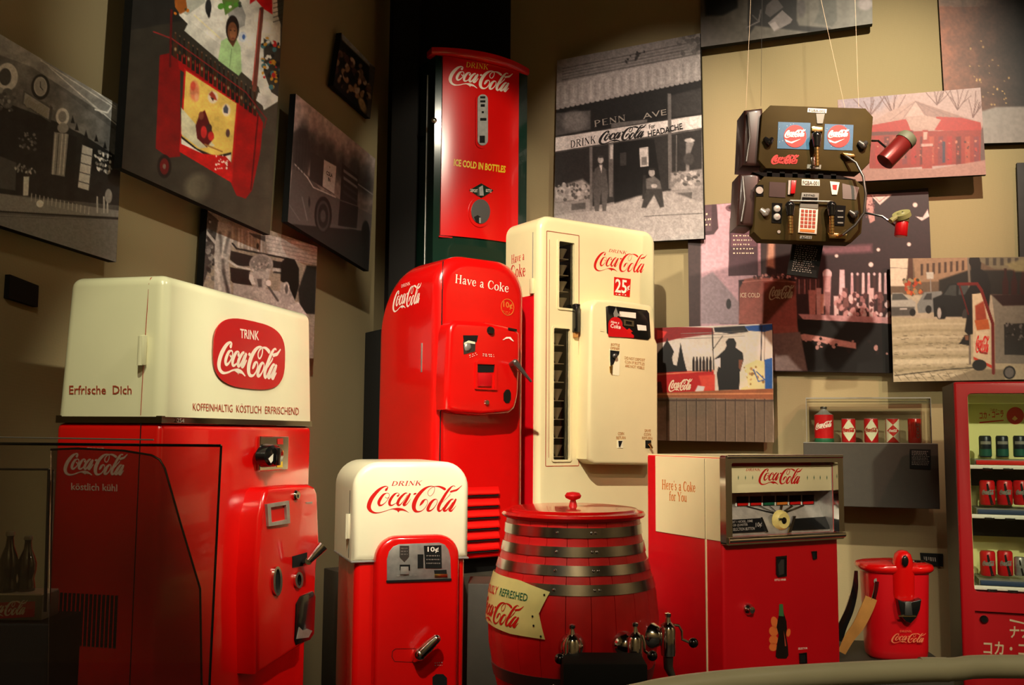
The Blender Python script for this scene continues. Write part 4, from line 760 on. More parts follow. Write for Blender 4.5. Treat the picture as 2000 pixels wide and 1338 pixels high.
def plaque(label, plane, yaw, off, q, rows=3, seed=3, cat='plaque', ink=None, th=.012):
    g = plane.F(q[3][0], q[3][1], -off); d = (plane.O + plane.ex * g.x + plane.ey * g.y).y
    fr = Frame('caption_plaque', label, cat, q[3][0], q[3][1], d, yaw, CZ)
    MB().prism([fr.U(*p) for p in (q[3], q[2], q[1], q[0])], 0.0, th, 'F').obj('plate', BLACKM, fr.o)
    TL, TR, BR, BL = [np.array(p, float) for p in q]
    A = BL + (BR - BL) * .15 + (TL - BL) * .12; B = BL + (BR - BL) * .85 + (TL - BL) * .12; D = BL + (BR - BL) * .15 + (TL - BL) * .88
    if rows: scribble(fr.sf(-.0015), A, B, D, rows, ink or INKL, fr.o, .45, seed, 14)
    return fr
plaque('small black plaque low on the left wall above the cream cabinet', WL, LW_Y, .02, [(20, 536), (76, 558), (74, 600), (17, 582)], 0, 2, th=.03)
plaque('small black plaque on the wall behind the red backpack tank', WR2, -17.6, .02, [(1797, 1080), (1842, 1082), (1842, 1107), (1800, 1103)], 1, 4)

# ---------------------------------------------------------------- helpers for machine details
def ring_frame(pts_out, pts_in, fr, v0, v1, m, name, parent=None, label=None):
    return MB().plate(pts_out, [pts_in], v0, v1, 'F').obj(name, m, parent or fr.o, label)
def crank(parent, P0, P1, m, r=0.012, name='handle', P2=None):
    pts = [P0, P1] if P2 is None else [P0, P1, P2]
    return MB().tube(pts, [r * 1.0] * (len(pts) - 1) + [r * .9], 12).obj(name, m, parent)

def kids(fr): return set(fr.o.children)
def adopt(part, fr, before):
    for c in list(fr.o.children):
        if c not in before and c is not part: c.parent = part
# ================= big cream and red machine, left
G = Frame('vending_machine', 'large cream-topped red vending machine at the left with a round-cornered red badge', 'vending machine', 315, 824, 3.0, 76.33)
W_, D_ = G.U(609, 826)[0], G.V(109.5, 810.5)[0]
zc = G.U(315, 814)[1]; zr = G.U(315, 827)[1]; zt = zc + 0.446
o = MB().box(0, W_, 0, D_, 0.12, zr, .02, 3).obj('body', RED, G.o)
MB().box(.02, W_ - .02, .02, D_ - .02, 0.0, 0.13).obj('base', BLACK, G.o)
MB().box(-.0015, W_ + .001, -.0015, D_, zr, zc + .003, .001, 1).obj('chrome_band', BAND, G.o)
bm = MB().box(-.004, W_ + .004, -.004, D_, zc, zt, .034, 5, lambda e: not (abs(e.verts[0].co.z - zc) < 1e-5 and abs(e.verts[1].co.z - zc) < 1e-5))
for v in bm.bm.verts:
    k = max(0, (v.co.z - zc) / (zt - zc)) ** 1.5 * .014
    v.co.x += k if v.co.x < W_ / 2 else -k; v.co.y += k if v.co.y < D_ / 2 else -k
bm.obj('cream_cap', CREAM, G.o, 'cream enamel upper cabinet', ang=50)
# door seam on the side face, hinge
sv = G.V(281, 700)[0]
MB().tube([(-.004 + .014 * t ** 1.5, sv, zc + .004 + (zt - zc - .034) * t) for t in [k / 10 for k in range(11)]] + [(.018, sv, zt - .010), (.04, sv, zt - .0004)], .0013, 6).obj('door_seam', LDARK, G.o); MB().box(-.0012, .0, sv - .0015, sv + .0015, .2, zr).obj('door_seam', BLACKM, G.o)
h0, h1 = G.V(287, 727)[1], G.V(287, 655)[1]
MB().box(-.022, -.004, sv - .014, sv + .008, h0 + .02, h1, .005).tube([(-.02, sv, h0 + .02), (-.02, sv, h1 - .005)], .008, 10).obj('hinge', CREAM, G.o)
# red badge: bulging square
def bulge(cx, cy, rx, ry, n=48, e=3.1):
    return [(cx + rx * math.copysign(abs(math.cos(t)) ** (2 / e), math.cos(t)), cy + ry * math.copysign(abs(math.sin(t)) ** (2 / e), math.sin(t))) for t in [2 * PI * k / n for k in range(n)]]
c0 = np.array(G.U(414, 690)); c1 = np.array(G.U(554, 700)); zb0 = G.U(484, 757)[1]; zb1 = G.U(484, 628)[1]
zm = (zb0 + zb1) / 2
MB().prism(bulge((c0[0] + c1[0]) / 2, zm, abs(c1[0] - c0[0]) / 2, (zb1 - zb0) / 2 + .004), -.0062, -.003, 'F').obj('round_badge', RED2, G.o, 'red badge with white script')
gs = G.sf(-.0069)
text(gs, 'TRINK', (469, 660), (506, 665), (469, 642), PINKW, G.o, .015)
logo(gs, (425, 728), (547, 747), (426, 663), PINKW, G.o, .012)
gs_ = G.sf(-.0046)
text(gs_, 'KOFFEINHALTIG  KÖSTLICH  ERFRISCHEND', (377, 802), (584, 811), (377, 784), LDARK, G.o, .0)
def gs2(x, y):
    p = G.S(x, y, 0)
    for _ in range(3): p = G.S(x, y, -.0014 if p.z < zr else (-.0046 + .014 * max(0, (p.z - zc) / (zt - zc)) ** 1.5))
    return p
text(gs2, 'Erfrische  Dich', (135, 770), (257, 770), (135, 753), LDARK, G.o, .01)
logo(gs2, (125, 928), (249, 931), (125, 884), PINKW, G.o, .01)
text(gs2, 'köstlich kühl', (139, 957), (229, 960), (139, 943), PINKW, G.o, .014)
text(gs2, 'TRINKT', (170, 878), (203, 879), (170, 874), PINKW, G.o, .0)
text(gs, '254', (346, 825), (360, 826), (346, 817), INKL, G.o)
# grille of vertical slits low on the side
for k in range(15):
    x = 112 + k * 8.3; a = G.V(x, 1160)[0]
    MB().box(-.002, .004, a - .0045, a + .0045, G.V(170, 1262)[1], G.V(170, 1160)[1]).obj('vent_slit', BLACKM, G.o)
# little dial plate at right
a, b = G.U(501, 926), G.U(559, 852)
MB().box(a[0], b[0], -.012, 0, a[1] + .01, b[1], .003, 1).obj('dial_plate', CHROME, G.o)
gp = G.F(523, 890, -.02)
MB().lathe([(.0, -.055), (.030, -.055), (.040, -.045), (.044, -.014), (.0, -.012)], 24, (gp.x, 0, gp.z), 'Y', 1.9, 1.0).box(gp.x - .012, gp.x + .012, -.07, -.05, gp.z - .035, gp.z + .03, .004).obj('dial_knob', BLACK, G.o)
gk = G.sf(-.0135)
for (x, y, m) in ((548, 862, LRED), (549, 886, ORG), (547, 907, YEL)): patch(gk, [(x - 6, y - 5), (x + 5, y - 6), (x + 5, y + 6), (x - 6, y + 6)], m, G.o, 'flavour_mark')
patch(G.sf(-.056), [(524, 896), (534, 886), (533, 900), (529, 905)], WHITE, G.o, 'dial_pointer')
# coin box
_b = kids(G)
v1 = -.078
outl = [G.U(*p, v1) for p in ((503, 1318), (500, 1150), (508, 1010), (519, 962), (526, 953), (606, 946), (616, 951), (621, 962), (625, 1060), (619, 1110), (616, 1180), (609, 1240), (601, 1254))]
MB().prism(outl, v1, .002, 'F', .018, 4).obj('coin_box', RED, G.o, ang=50)
cs = lambda v: G.sf(v)
cbf = v1 - .002
def slab(fr, pts, v0, v1_, m, name, r=0.0, parent=None, label=None): return MB().prism([fr.U(*p, v0) for p in pts], v0, v1_, 'F', r).obj(name, m, parent or fr.o, label)
fo = [(521, 985), (564, 978), (566, 1022), (524, 1028)]; fi = [(528, 991), (558, 986), (560, 1015), (530, 1021)]
ring_frame([G.U(*p, v1 - .008) for p in fo], [G.U(*p, v1 - .008) for p in fi], G, v1 - .01, v1 + .001, STEEL, 'window_frame')
q = G.F(577, 967, v1); MB().lathe([(0, v1 - .012), (.014, v1 - .012), (.02, v1 - .006), (.02, v1 + .004), (0, v1 + .004)], 16, (q.x, 0, q.z), 'Y', 1.3).obj('lock', CHROME, G.o)
q = G.F(576.5, 968, v1); MB().box(q.x - .004, q.x + .004, v1 - .0135, v1 - .011, q.z - .008, q.z + .004).obj('key_slot', BLACKM, G.o)
slab(G, [(598, 981), (610, 980), (610, 983), (598, 983)], v1 - .003, v1, STEEL, 'coin_slot')
for (x, y, rx, ry) in ((541, 1135, 9, 29), (583, 1133, 8, 16)):
    oo = [G.U(x + rx * math.cos(t) , y + ry * math.sin(t) * (1 if abs(math.sin(t)) < 2 else 1), v1 - .006) for t in [2 * PI * k / 20 for k in range(20)]]
    ii = [G.U(x + (rx - 4) * math.cos(t), y + (ry - 5) * math.sin(t), v1 - .006) for t in [2 * PI * k / 20 for k in range(20)]]
    ring_frame(oo, ii, G, v1 - .01, v1 + .002, CHROME, 'finger_cup'); MB().prism(ii, v1 - .003, v1 + .001, 'F').obj('cup_hole', BLACKM, G.o)
slab(G, [(572, 1087), (600, 1079), (600, 1104), (572, 1109)], v1 - .003, v1 + .001, BLACKM, 'handle_slot')
a, b, c = G.F(594, 1098, v1 - .01), G.F(603, 1096, v1 - .06), G.F(631, 1066, v1 - .10)
MB().tube([a, b], .014, 12).tube([b, (b + c) / 2, c], [.012, .017, .021], 12).obj('crank_handle', CHROME, G.o, ang=60)
slab(G, [(577, 1250), (580, 1180), (588, 1165), (612, 1155), (617, 1165), (614, 1238), (606, 1250), (580, 1260)], v1 - .006, v1 + .001, BLACK, 'bottle_door', .003)
slab(G, [(580, 1248), (585, 1225), (592, 1232), (600, 1228), (610, 1232), (603, 1245)], v1 - .009, v1 - .005, STEEL, 'bottle_rest')

_p = [c for c in G.o.children if c.name.split('.')[0] == 'coin_box'][0]; adopt(_p, G, _b)
# ================= small white-capped machine
S = Frame('vending_machine', 'small red vending machine with a white rounded cap and chrome coin plate, front centre left', 'vending machine', 691, 1092, 4.4, 20)
sw = S.U(914, 1090)[0]; sd_ = S.V(658, 1085)[0]; zk0 = S.U(691, 1097)[1]; zk1 = S.U(800, 902)[1]
cap = rrect(-.012, sw + .0, zk0, zk1, .12, 8, 'cd')
MB().prism(cap, -.012, sd_ + .01, 'F', .03, 4).obj('white_cap', CREAM, S.o, 'white enamel cap with red script', ang=50)
MB().box(0.004, sw - .012, 0, sd_, 0.05, zk0 + .01, .03, 4).obj('body', RED, S.o, ang=50)
MB().box(.03, sw - .03, .03, sd_ - .03, 0.0, .06).obj('base', BLACKM, S.o)
sv_ = S.V(683, 1000, -.012)[0]
MB().box(-.0135, -.0115, sv_ - .002, sv_ + .002, zk0 + .01, zk1 - .13).obj('door_seam', BLACKM, S.o)
h0, h1 = S.V(681, 1052, -.014)[1], S.V(681, 1003, -.014)[1]
MB().box(-.024, -.01, sv_ - .012, sv_ + .03, h0, h1, .003).tube([(-.022, sv_, h0), (-.022, sv_, h1)], .008, 10).obj('hinge', CREAM, S.o)
MB().box(-.016, sw + .0, -.015, sd_, zk0 - .006, zk0 + .004, .003, 1).obj('cap_trim', STEEL, S.o)
ss = S.sf(-.0128)
logo(ss, (717, 1003), (902, 1003), (717, 948), LRED, S.o)
serif(ss, 'DRINK', (765, 949), (825, 948), (765, 940), LRED, S.o, .25)
# raised lower door with arched top
al, ar, ab = S.U(727, 1200)[0], S.U(890, 1200)[0], .02
_b = kids(S)
arch = rrect(al, ar, ab, S.U(800, 1044)[1], .10, 8, 'cd')
MB().prism(arch, -.055, .0, 'F', .022, 4).obj('coin_door', RED, S.o, ang=50)
sf2 = -.0558
pl_ = [(756, 1135), (756, 1092), (760, 1078), (768, 1068), (780, 1063), (858, 1060), (869, 1064), (876, 1074), (880, 1090), (881, 1131)]
slab(S, pl_, sf2 - .003, sf2 + .004, STEEL, 'coin_plate', .001, label='steel coin plate')
mk = S.sf(sf2 - .005)
slab(S, [(828, 1066), (862, 1065), (863, 1110), (831, 1110)], sf2 - .006, sf2, BLACKM, 'price_card')
text(S.sf(sf2 - .008), '10¢', (835, 1080), (857, 1080), (835, 1068), WHITE, S.o, .02); scribble(S.sf(sf2 - .008), (833, 1105), (861, 1105), (833, 1083), 3, INKL, S.o, .3, 5, 16)
slab(S, [(781, 1066), (799, 1066), (799, 1087), (790, 1097), (781, 1088)], sf2 - .006, sf2, DARKSTEEL, 'arrow_tab'); scribble(S.sf(sf2 - .008), (783, 1086), (797, 1086), (783, 1069), 3, STEEL, S.o, .4, 6, 6)
slab(S, [(816, 1083), (827, 1083), (827, 1109), (816, 1110)], sf2 - .006, sf2, BLACKM, 'coin_slot')
slab(S, [(781, 1103), (801, 1103), (801, 1114), (781, 1114)], sf2 - .006, sf2, BLACKM, 'coin_return'); slab(S, [(783, 1107), (798, 1107), (799, 1122), (782, 1122)], sf2 - .012, sf2, STEEL, 'return_flap', .002)
slab(S, [(848, 1114), (872, 1113), (873, 1122), (849, 1122)], sf2 - .006, sf2, BLACKM, 'coin_slot'); slab(S, [(849, 1121), (874, 1121), (874, 1127), (849, 1127)], sf2 - .009, sf2, BRASS, 'brass_lip', .001)
scribble(S.sf(sf2 - .005), (775, 1128), (830, 1126), (775, 1122), 1, STEEL, S.o, .5, 8, 10)
slab(S, [(755, 1134), (882, 1130), (882, 1134), (755, 1138)], sf2 - .006, sf2 + .004, BLACKM, 'shadow_gap')
slot = [(772, 1267), (766, 1272), (765, 1283), (770, 1292), (812, 1294), (812, 1267)]
ring_frame([S.U(*p, sf2) for p in slot], [tuple(np.array(S.U(*p, sf2)) * .96 + np.array(S.U(790, 1280, sf2)) * .04) for p in slot], S, sf2 - .001, sf2, BLACKM, 'handle_slot')
a, b, c = S.F(814, 1284, sf2), S.F(820, 1278, sf2 - .06), S.F(852, 1248, sf2 - .075)
MB().tube([a, b], .026, 16).tube([b, (b + c) / 2, c], [.027, .027, .02], 16).ball(b, .029, 14).ball(c, .0205, 12).obj('crank_handle', CHROME, S.o, ang=60)
scribble(mk, (849, 1303), (868, 1302), (849, 1293), 2, INKL, S.o, .4, 7, 8)
slab(S, [(845, 1338), (845, 1323), (852, 1317), (866, 1317), (873, 1324), (873, 1345), (845, 1345)], sf2 - .003, sf2 + .002, BLACKM, 'bottle_opener')

_p = [c for c in S.o.children if c.name.split('.')[0] == 'coin_door'][0]; adopt(_p, S, _b)
# ================= rounded red machine behind it, on a grey plinth
J = Frame('vending_machine', 'tall round-shouldered red vending machine behind the small white-capped one', 'vending machine', 850, 800, 5.12, 36)
jw = J.U(1027, 800)[0]; jd = J.V(741, 800)[0]; jz0 = J.U(950, 1092)[1]; jz1 = J.S(850, 497).z - .0
jz1 += .012
jr, jrb = .06, .24
jsec = []
for k in range(8): t = .5 * PI * k / 7; jsec.append((jr * (1 - math.sin(t)), jr * (1 - math.cos(t)), 0))
jsec = [(jr - jr * math.cos(.5 * PI * k / 7), jr - jr * math.sin(.5 * PI * k / 7), 0.0) for k in range(8)] + [(jd - jrb + jrb * math.sin(.5 * PI * k / 8), 0.0, jrb - jrb * math.cos(.5 * PI * k / 8)) for k in range(9)]
m = MB(); rings = []
for v, ins, drop in jsec:
    rings.append([m.bm.verts.new((x, v, z)) for x, z in rrect(ins, jw - ins, jz0 + ins * .3, jz1 - ins - drop, .18, 10, 'cd')])
for a, b in zip(rings, rings[1:]):
    n = len(a)
    for k in range(n): m.bm.faces.new((a[k], a[(k + 1) % n], b[(k + 1) % n], b[k]))
m.bm.faces.new(rings[0]); m.bm.faces.new(rings[-1][::-1]); m.obj('body', RED, J.o, ang=60)
su = J.U(861, 800)[0]
# door seam: thin dark line following the front outline
pin = [(min(max(x, su), jw - .012), min(z, jz1 - .035)) for x, z in rrect(su, jw - .012, jz0 + .02, jz1 - .035, .165, 10, 'cd')]
pin2 = [(x * .994 + (jw / 2) * .006, z * .994 + (jz0 + jz1) / 2 * .006) for x, z in pin]
seamv = [ (x, -.0012, z) for x, z in pin]
jsurf = J.sf(-.0008)
MB().tube([(su, .003, jz0 + .03), (su, .003, jz1 - .2)], .0028, 6).tube([(su + .004 + .05 * (1 - math.cos(t)), .006 + .05 * math.sin(t) ** 2, jz1 - .2 + .185 * math.sin(t)) for t in [.25 * PI * k / 6 for k in range(9)]], .0028, 6).obj('door_seam', BLACKM, J.o)
serif(jsurf, 'Have a Coke', (889, 552), (993, 571), (890, 536), PINKW, J.o, .0)
q = J.U(991, 600); MB().plate([(q[0] + .045 * math.cos(t), q[1] + .047 * math.sin(t)) for t in [2 * PI * k / 28 for k in range(28)]], [[(q[0] + .042 * math.cos(t), q[1] + .044 * math.sin(t)) for t in [2 * PI * k / 28 for k in range(28)]]], -.003, -.001).obj('price_ring', ORG, J.o)
text(J.sf(-.002), '10¢', (983, 602), (1001, 606), (983, 588), ORG, J.o, .02); scribble(J.sf(-.002), (982, 612), (1000, 616), (982, 606), 2, ORG, J.o, .4, 3, 8)
js = J.ss(-.0008)
logo(js, (767, 611), (823, 592), (767, 571), PINKW, J.o, .006); serif(js, 'DRINK', (784, 562), (801, 556), (784, 556), PINKW, J.o)
MB().box(-.004, .001, J.V(824, 700)[0] - .006, J.V(824, 700)[0] + .006, J.V(824, 727)[1], J.V(824, 670)[1], .002).obj('side_latch', STEEL, J.o)
# coin box
jb = -.10
_b = kids(J)
bo = [J.U(*p, jb) for p in ((872, 800), (871, 760), (876, 650), (880, 634), (892, 625), (950, 628), (1008, 640), (1017, 650), (1018, 690), (1015, 770), (1008, 798), (996, 808), (940, 812), (895, 808))]
MB().prism(bo, jb, .0, 'F', .03, 5).obj('coin_box', RED, J.o, ang=55)
jp = jb - .0008
def dark(fr, pts, v, m=BLACKM, name='opening', d=.003): return slab(fr, pts, v, v + d + .002, m, name)
dark(J, [(905, 655), (934, 655), (931, 668), (906, 667)], jp - .002)
dark(J, [(905, 667), (929, 668), (928, 686), (906, 692)], jp - .002, DARKSTEEL, 'bottle_opener')
q = J.F(913, 678, jp); MB().ball(q, .022, 14, (1, .6, 1.1)).obj('opener_cap', STEEL, J.o)
patch(J.sf(jp - .004), [(906, 670), (915, 665), (928, 668), (928, 672), (915, 670), (907, 674)], CREAM, J.o, 'opener_rim')
q = J.F(958, 646, jp); MB().lathe([(0, jp - .012), (.018, jp - .012), (.024, jp), (0, jp + .01)], 18, (q.x, 0, q.z), 'Y').obj('lock', BLACK, J.o)
q = J.F(950, 786, jp); MB().lathe([(0, jp - .01), (.012, jp - .01), (.016, jp), (0, jp + .01)], 16, (q.x, 0, q.z), 'Y').obj('bolt', CHROME, J.o)
dark(J, [(932, 712), (966, 713), (964, 727), (932, 727)], jp - .002); slab(J, [(934, 728), (961, 728), (961, 755), (935, 755)], jp - .012, jp + .002, RED2, 'return_flap', .005)
MB().plate([J.U(*p, jp - .004) for p in ((928, 760), (928, 708), (936, 703), (964, 704), (971, 711), (970, 762))], [[J.U(*p, jp - .004) for p in ((932, 757), (932, 711), (966, 712), (965, 759))]], jp - .008, jp + .002).obj('flap_frame', RED, J.o)
dark(J, [(993, 640), (1010, 643), (1009, 647), (993, 644)], jp - .003, BLACK, 'coin_slot')
patch(J.sf(jp - .002), [(981, 664), (989, 658), (997, 658), (1004, 667), (1001, 666), (994, 661), (988, 662), (984, 664)], PINKW, J.o, 'arched_lettering')
scribble(J.sf(jp - .002), (943, 697), (969, 699), (943, 690), 2, PINKW, J.o, .4, 8, 8); scribble(J.sf(jp - .002), (918, 700), (935, 694), (916, 693), 2, PINKW, J.o, .35, 9, 6)
slab(J, [(984, 782), (984, 768), (989, 761), (995, 761), (998, 768), (998, 780), (994, 787), (988, 787)], jp - .003, jp + .003, BLACK, 'finger_hole')
a, b, c = J.F(999, 712, jp), J.F(1006, 708, jp - .05), J.F(1038, 746, jp - .09)
MB().tube([a, b], .016, 12).tube([b, (b * .6 + c * .4), c], [.017, .012, .006], 12).ball(b, .018, 12).obj('crank_handle', DARKSTEEL, J.o, ang=60)
_p = [c for c in J.o.children if c.name.split('.')[0] == 'coin_box'][0]; adopt(_p, J, _b)
# louvres
for k in range(6):
    y = 963 + k * 21.5; a = J.U(915, y); b = J.U(973, y + 1)
    m = MB(); m.box(a[0] - .05, b[0], -.016, .0, b[1] - .003, b[1] + .006, .002, 1); m.prism([(-.016, b[1] + .004), (-.016, b[1] - .002), (0, b[1] + .038)], a[0] - .05, b[0], 'S'); m.obj('louvre', RED, J.o)
    MB().box(a[0] - .045, b[0] - .006, -.012, -.001, b[1] - .012, b[1] - .003).obj('louvre_gap', BLACKM, J.o)
MB().box(.06, jw - .06, .06, jd - .06, jz0 - .075, jz0 + .01).obj('base', BLACKM, J.o)
def plinth(label, fr, u0, u1, v0, v1_, zt_, m=GREY):
    o = MB().box(u0, u1, v0, v1_, 0, zt_, .006, 2).obj('display_plinth', m); o.location = (fr.O.x, fr.O.y, 0); o.rotation_euler = (0, 0, math.atan2(fr.ex.y, fr.ex.x)); return tag(o, label, 'plinth', 'grey display plinths')
plinth('grey plinth under the round-shouldered red machine', J, -.30, jw + .02, -.03, jd + .05, jz0 - .076)
o = MB().box(-.08, .27, -.12, .12, 0, 1, .005).obj('display_plinth', GREY); p = at(948, 1160, 4.76); o.location = (p.x, p.y, 0); o.scale = (1, 1, at(940, 1139, 4.66).z); tag(o, 'grey block between the small machine and the barrel', 'plinth', 'grey display plinths')
o.data.transform(Matrix.Diagonal((1, 1, o.scale.z, 1))); o.scale = (1, 1, 1)

# ================= tall red and green machine at the back
T = Frame('vending_machine', 'tall green vending machine with a red front, highest at the back', 'vending machine', 848, 300, 6.35, 30, 0)
tw = T.U(1029, 300)[0]; td = .26; tz1 = T.U(870, 112)[1]; tz0 = 2.26
def bowed(x0, x1, bow, y0, n=10): return [(x0 + (x1 - x0) * k / n, y0 - bow * (1 - (2 * k / n - 1) ** 2)) for k in range(n + 1)]
plan = bowed(0.0, tw, .045, 0.0) + [(tw, td), (0, td)]
MB().prism(plan, tz0, tz1, 'T', .02, 3).obj('body', GREEN, T.o, 'dark green cabinet', ang=50)
lip = bowed(-.03, tw + .015, .11, -.0, 18) + [(tw + .01, .1), (-.02, .1)]
MB().prism(lip, tz1, tz1 + .05, 'T', .018, 4).obj('lid', RED, T.o, 'red overhanging lid', ang=50)
def bow(x, y, v=0.0, n=3):
    p = T.F(x, y, 0)
    for _ in range(n): k = 2 * p.x / tw - 1; p = T.F(x, y, -.045 * max(0, 1 - k * k) + v)
    return p
rx0, rx1 = bow(861, 300).x, bow(1011, 300).x; rz0 = bow(930, 466).z; rz1 = tz1 - .004
V, Fc = [], []
for k in range(15):
    x = rx0 + (rx1 - rx0) * k / 14; yy = -.045 * (1 - (2 * x / tw - 1) ** 2)
    V += [(x, yy - .012, rz0), (x, yy - .012, rz1), (x, yy + .01, rz0), (x, yy + .01, rz1)]
for k in range(14): a = 4 * k; Fc += [(a, a + 1, a + 5, a + 4), (a, a + 4, a + 6, a + 2), (a + 1, a + 3, a + 7, a + 5)]
Fc += [(0, 2, 3, 1), (56, 57, 59, 58)]
raw('front_panel', V, Fc, RED, T.o, 'red front panel', 40)
ts = lambda x, y: bow(x, y, -.014)
serif(ts, 'DRINK', (911, 131), (953, 136), (912, 121), YEL, T.o)
logo(ts, (877, 165), (1001, 184), (877, 125), PINKW, T.o, .007)
text(ts, 'ICE COLD IN BOTTLES', (886, 324), (987, 338), (887, 310), YEL, T.o, .035)
def bslab(pts, v0, m, name, th=.008, label=None):
    A = [bow(x, y, v0) for x, y in pts]; n = len(A); Vv = [tuple(a) for a in A] + [(a.x, a.y + th, a.z) for a in A]
    return raw(name, Vv, [tuple(range(n))] + [(i, (i + 1) % n, n + (i + 1) % n, n + i) for i in range(n)], m, T.o, label)
def caps(x, y0, y1, r, n=8, rx=None):
    rx = rx or r
    return [(x + rx * math.cos(PI + PI * k / n), y0 + r + r * math.sin(PI + PI * k / n)) for k in range(n + 1)] + [(x + rx * math.cos(PI * k / n), y1 - r + r * math.sin(PI * k / n)) for k in range(n + 1)]
bslab(caps(942, 182, 290, 13), -.02, RED, 'plate_boss', .01); bslab(caps(943, 184, 284, 10), -.027, STEEL, 'coin_plate', .01, 'bright metal coin plate')
for (x, y, a, b) in ((943, 190, 5, 2), (943, 198, 5, 2), (943, 206, 4, 2.5), (943, 219, 2, 2), (944, 233, 6, 2.6), (942, 272, 5, 7)): bslab([(x - a, y - b), (x + a, y - b), (x + a, y + b), (x - a, y + b)], -.0285, BLACKM, 'slot', .002)
bslab([(917, 371), (940, 358), (964, 372), (940, 387)], -.02, GREEN, 'diamond_plate', .008); bslab([(936, 366), (943, 362), (945, 382), (937, 382)], -.035, STEEL, 'turn_knob', .016)
for (a, b) in ((919, 933), (949, 960)): decal(lambda x, y: bow(x, y, -.0215), text2d('DEPOSIT' if a < 940 else 'BOTTLE', .0), (a, 375), (b, 376), (a, 369), PINKW, T.o)
q = bow(939, 413, -.02)
def ellp(x, y, rx, ry, n=24): return [(x + rx * math.cos(2 * PI * k / n), y + ry * math.sin(2 * PI * k / n)) for k in range(n)]
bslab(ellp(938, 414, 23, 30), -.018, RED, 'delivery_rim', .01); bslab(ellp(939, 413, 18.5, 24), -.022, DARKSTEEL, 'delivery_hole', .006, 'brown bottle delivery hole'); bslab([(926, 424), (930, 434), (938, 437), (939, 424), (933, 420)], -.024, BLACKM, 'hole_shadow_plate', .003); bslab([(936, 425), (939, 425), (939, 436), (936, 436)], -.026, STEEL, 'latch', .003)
q = T.F(847, 236, .0); MB().ball((q.x - .002, -.012, q.z), .02, 12, (1, .7, 1)).obj('side_bolt', CHROME, T.o)
MB().tube([(-.002, .12, 2.4), (-.002, .12, tz1 - .1)], .004, 6).obj('edge_trim', STEEL, T.o)
bslab([(858, 460), (1009, 472), (1009, 475), (858, 463)], -.016, RED2, 'panel_lip', .01)
o = MB().box(-.36, tw + .0, -.05, .26, 0, 2.255, .005).obj('display_plinth', BLACKM); o.location = (T.O.x, T.O.y, 0); o.rotation_euler = (0, 0, math.radians(30)); tag(o, 'tall black plinth carrying the green machine at the back', 'plinth')

# ================= ivory machine
W = Frame('vending_machine', 'tall ivory vending machine with a narrow glass door and 25 cent sign', 'vending machine', 1052, 700, 5.55, 33)
ww = W.U(1284, 700)[0]; wd = W.V(988, 520)[0]; wz0 = .35; wz1 = W.S(1052, 424).z + .02
wo = rrect(0, ww, wz0, wz1, .085, 8, 'cd')
dl, dr = W.U(1066, 700)[0], W.U(1131, 700)[0]; dz1 = W.U(1100, 455)[1]; dz0 = W.U(1090, 911)[1]
win1 = [W.U(1091, 602)[0], W.U(1121, 602)[0], W.U(1105, 602)[1], W.U(1105, 473)[1]]
win2 = [W.U(1080, 897)[0], W.U(1112, 897)[0], W.U(1095, 898)[1], W.U(1100, 642)[1]]
b = MB().prism(wo, 0, wd, 'F', .04, 5).obj('body', IVORY, W.o, ang=55)
k_ = MB()
for q in (win1, win2): k_.box(q[0], q[1], -.1, .16, q[2], q[3])
cut(b, k_)
for q in (win1, win2):
    MB().box(q[0], q[1], .15, .158, q[2], q[3]).box(q[0] + .0005, q[0] + .003, .02, .15, q[2], q[3]).box(q[1] - .003, q[1] - .0005, .02, .15, q[2], q[3]).obj('window_recess', BLACKM, W.o)
    MB().box(q[0] + .001, q[1] - .001, .012, .015, q[2] + .001, q[3] - .001).obj('window_glass', GLASS, W.o)
    MB().plate(rrect(q[0] - .012, q[1] + .012, q[2] - .012, q[3] + .012, .014, 3), [rrect(q[0], q[1], q[2], q[3], .008, 3)], -.006, .004).obj('window_frame', IVORY, W.o)
def racks(q, n, ph):
    h = (q[3] - q[2]) / n
    for k in range(n):
        z = q[2] + h * (k + ph); xm = q[1] - .02
        m = MB(); m.box(q[0] + .004, q[1] - .004, .05, .14, z, z + .005)
        m.lathe([(.006, .004), (.018, h * .3), (.034, h * .62), (.036, h * .66)], 14, (xm - .012, .085, z)); m.obj('bottle_rack', CREAM, W.o)
racks(win1, 4, .05); racks(win2, 7, .12)
MB().plate(rrect(dl, dr, dz0, dz1, .006, 2), [rrect(dl + .004, dr - .004, dz0 + .004, dz1 - .004, .004, 2)], -.0012, .002).obj('door_outline', LDARK, W.o)
MB().box(dl + .022, dl + .024, -.001, .002, dz0 + .05, dz1 - .05).obj('hinge_line', LDARK, W.o)
a0, a1 = W.U(1121, 649, -.02), W.U(1131, 594, -.02)
MB().box(a0[0], a1[0], -.035, .0, a0[1], a1[1], .006).obj('door_handle', BLACK, W.o); MB().box(a0[0] + .006, a1[0] - .004, -.02, 0, a0[1] - .03, a0[1], .003).obj('handle_tip', TAN, W.o)
ws = W.sf(-.0008); RD = LRED
serif(ws, 'DRINK', (1189, 492), (1224, 497), (1190, 486), RD, W.o, .2); logo(ws, (1160, 529), (1264, 536), (1160, 490), RD, W.o, .0)
slab(W, [(1200, 541), (1232, 545), (1230, 580), (1199, 576)], -.003, .001, LRED, 'price_sign')
text(W.sf(-.005), '25', (1201, 571), (1224, 574), (1202, 544), PINKW, W.o, .02); text(W.sf(-.005), '¢', (1225, 568), (1230, 569), (1225, 556), PINKW, W.o, .02); scribble(W.sf(-.005), (1203, 577), (1228, 579), (1203, 573), 1, PINKW, W.o, .5, 4, 8)
wb = -.11
_b = kids(W)
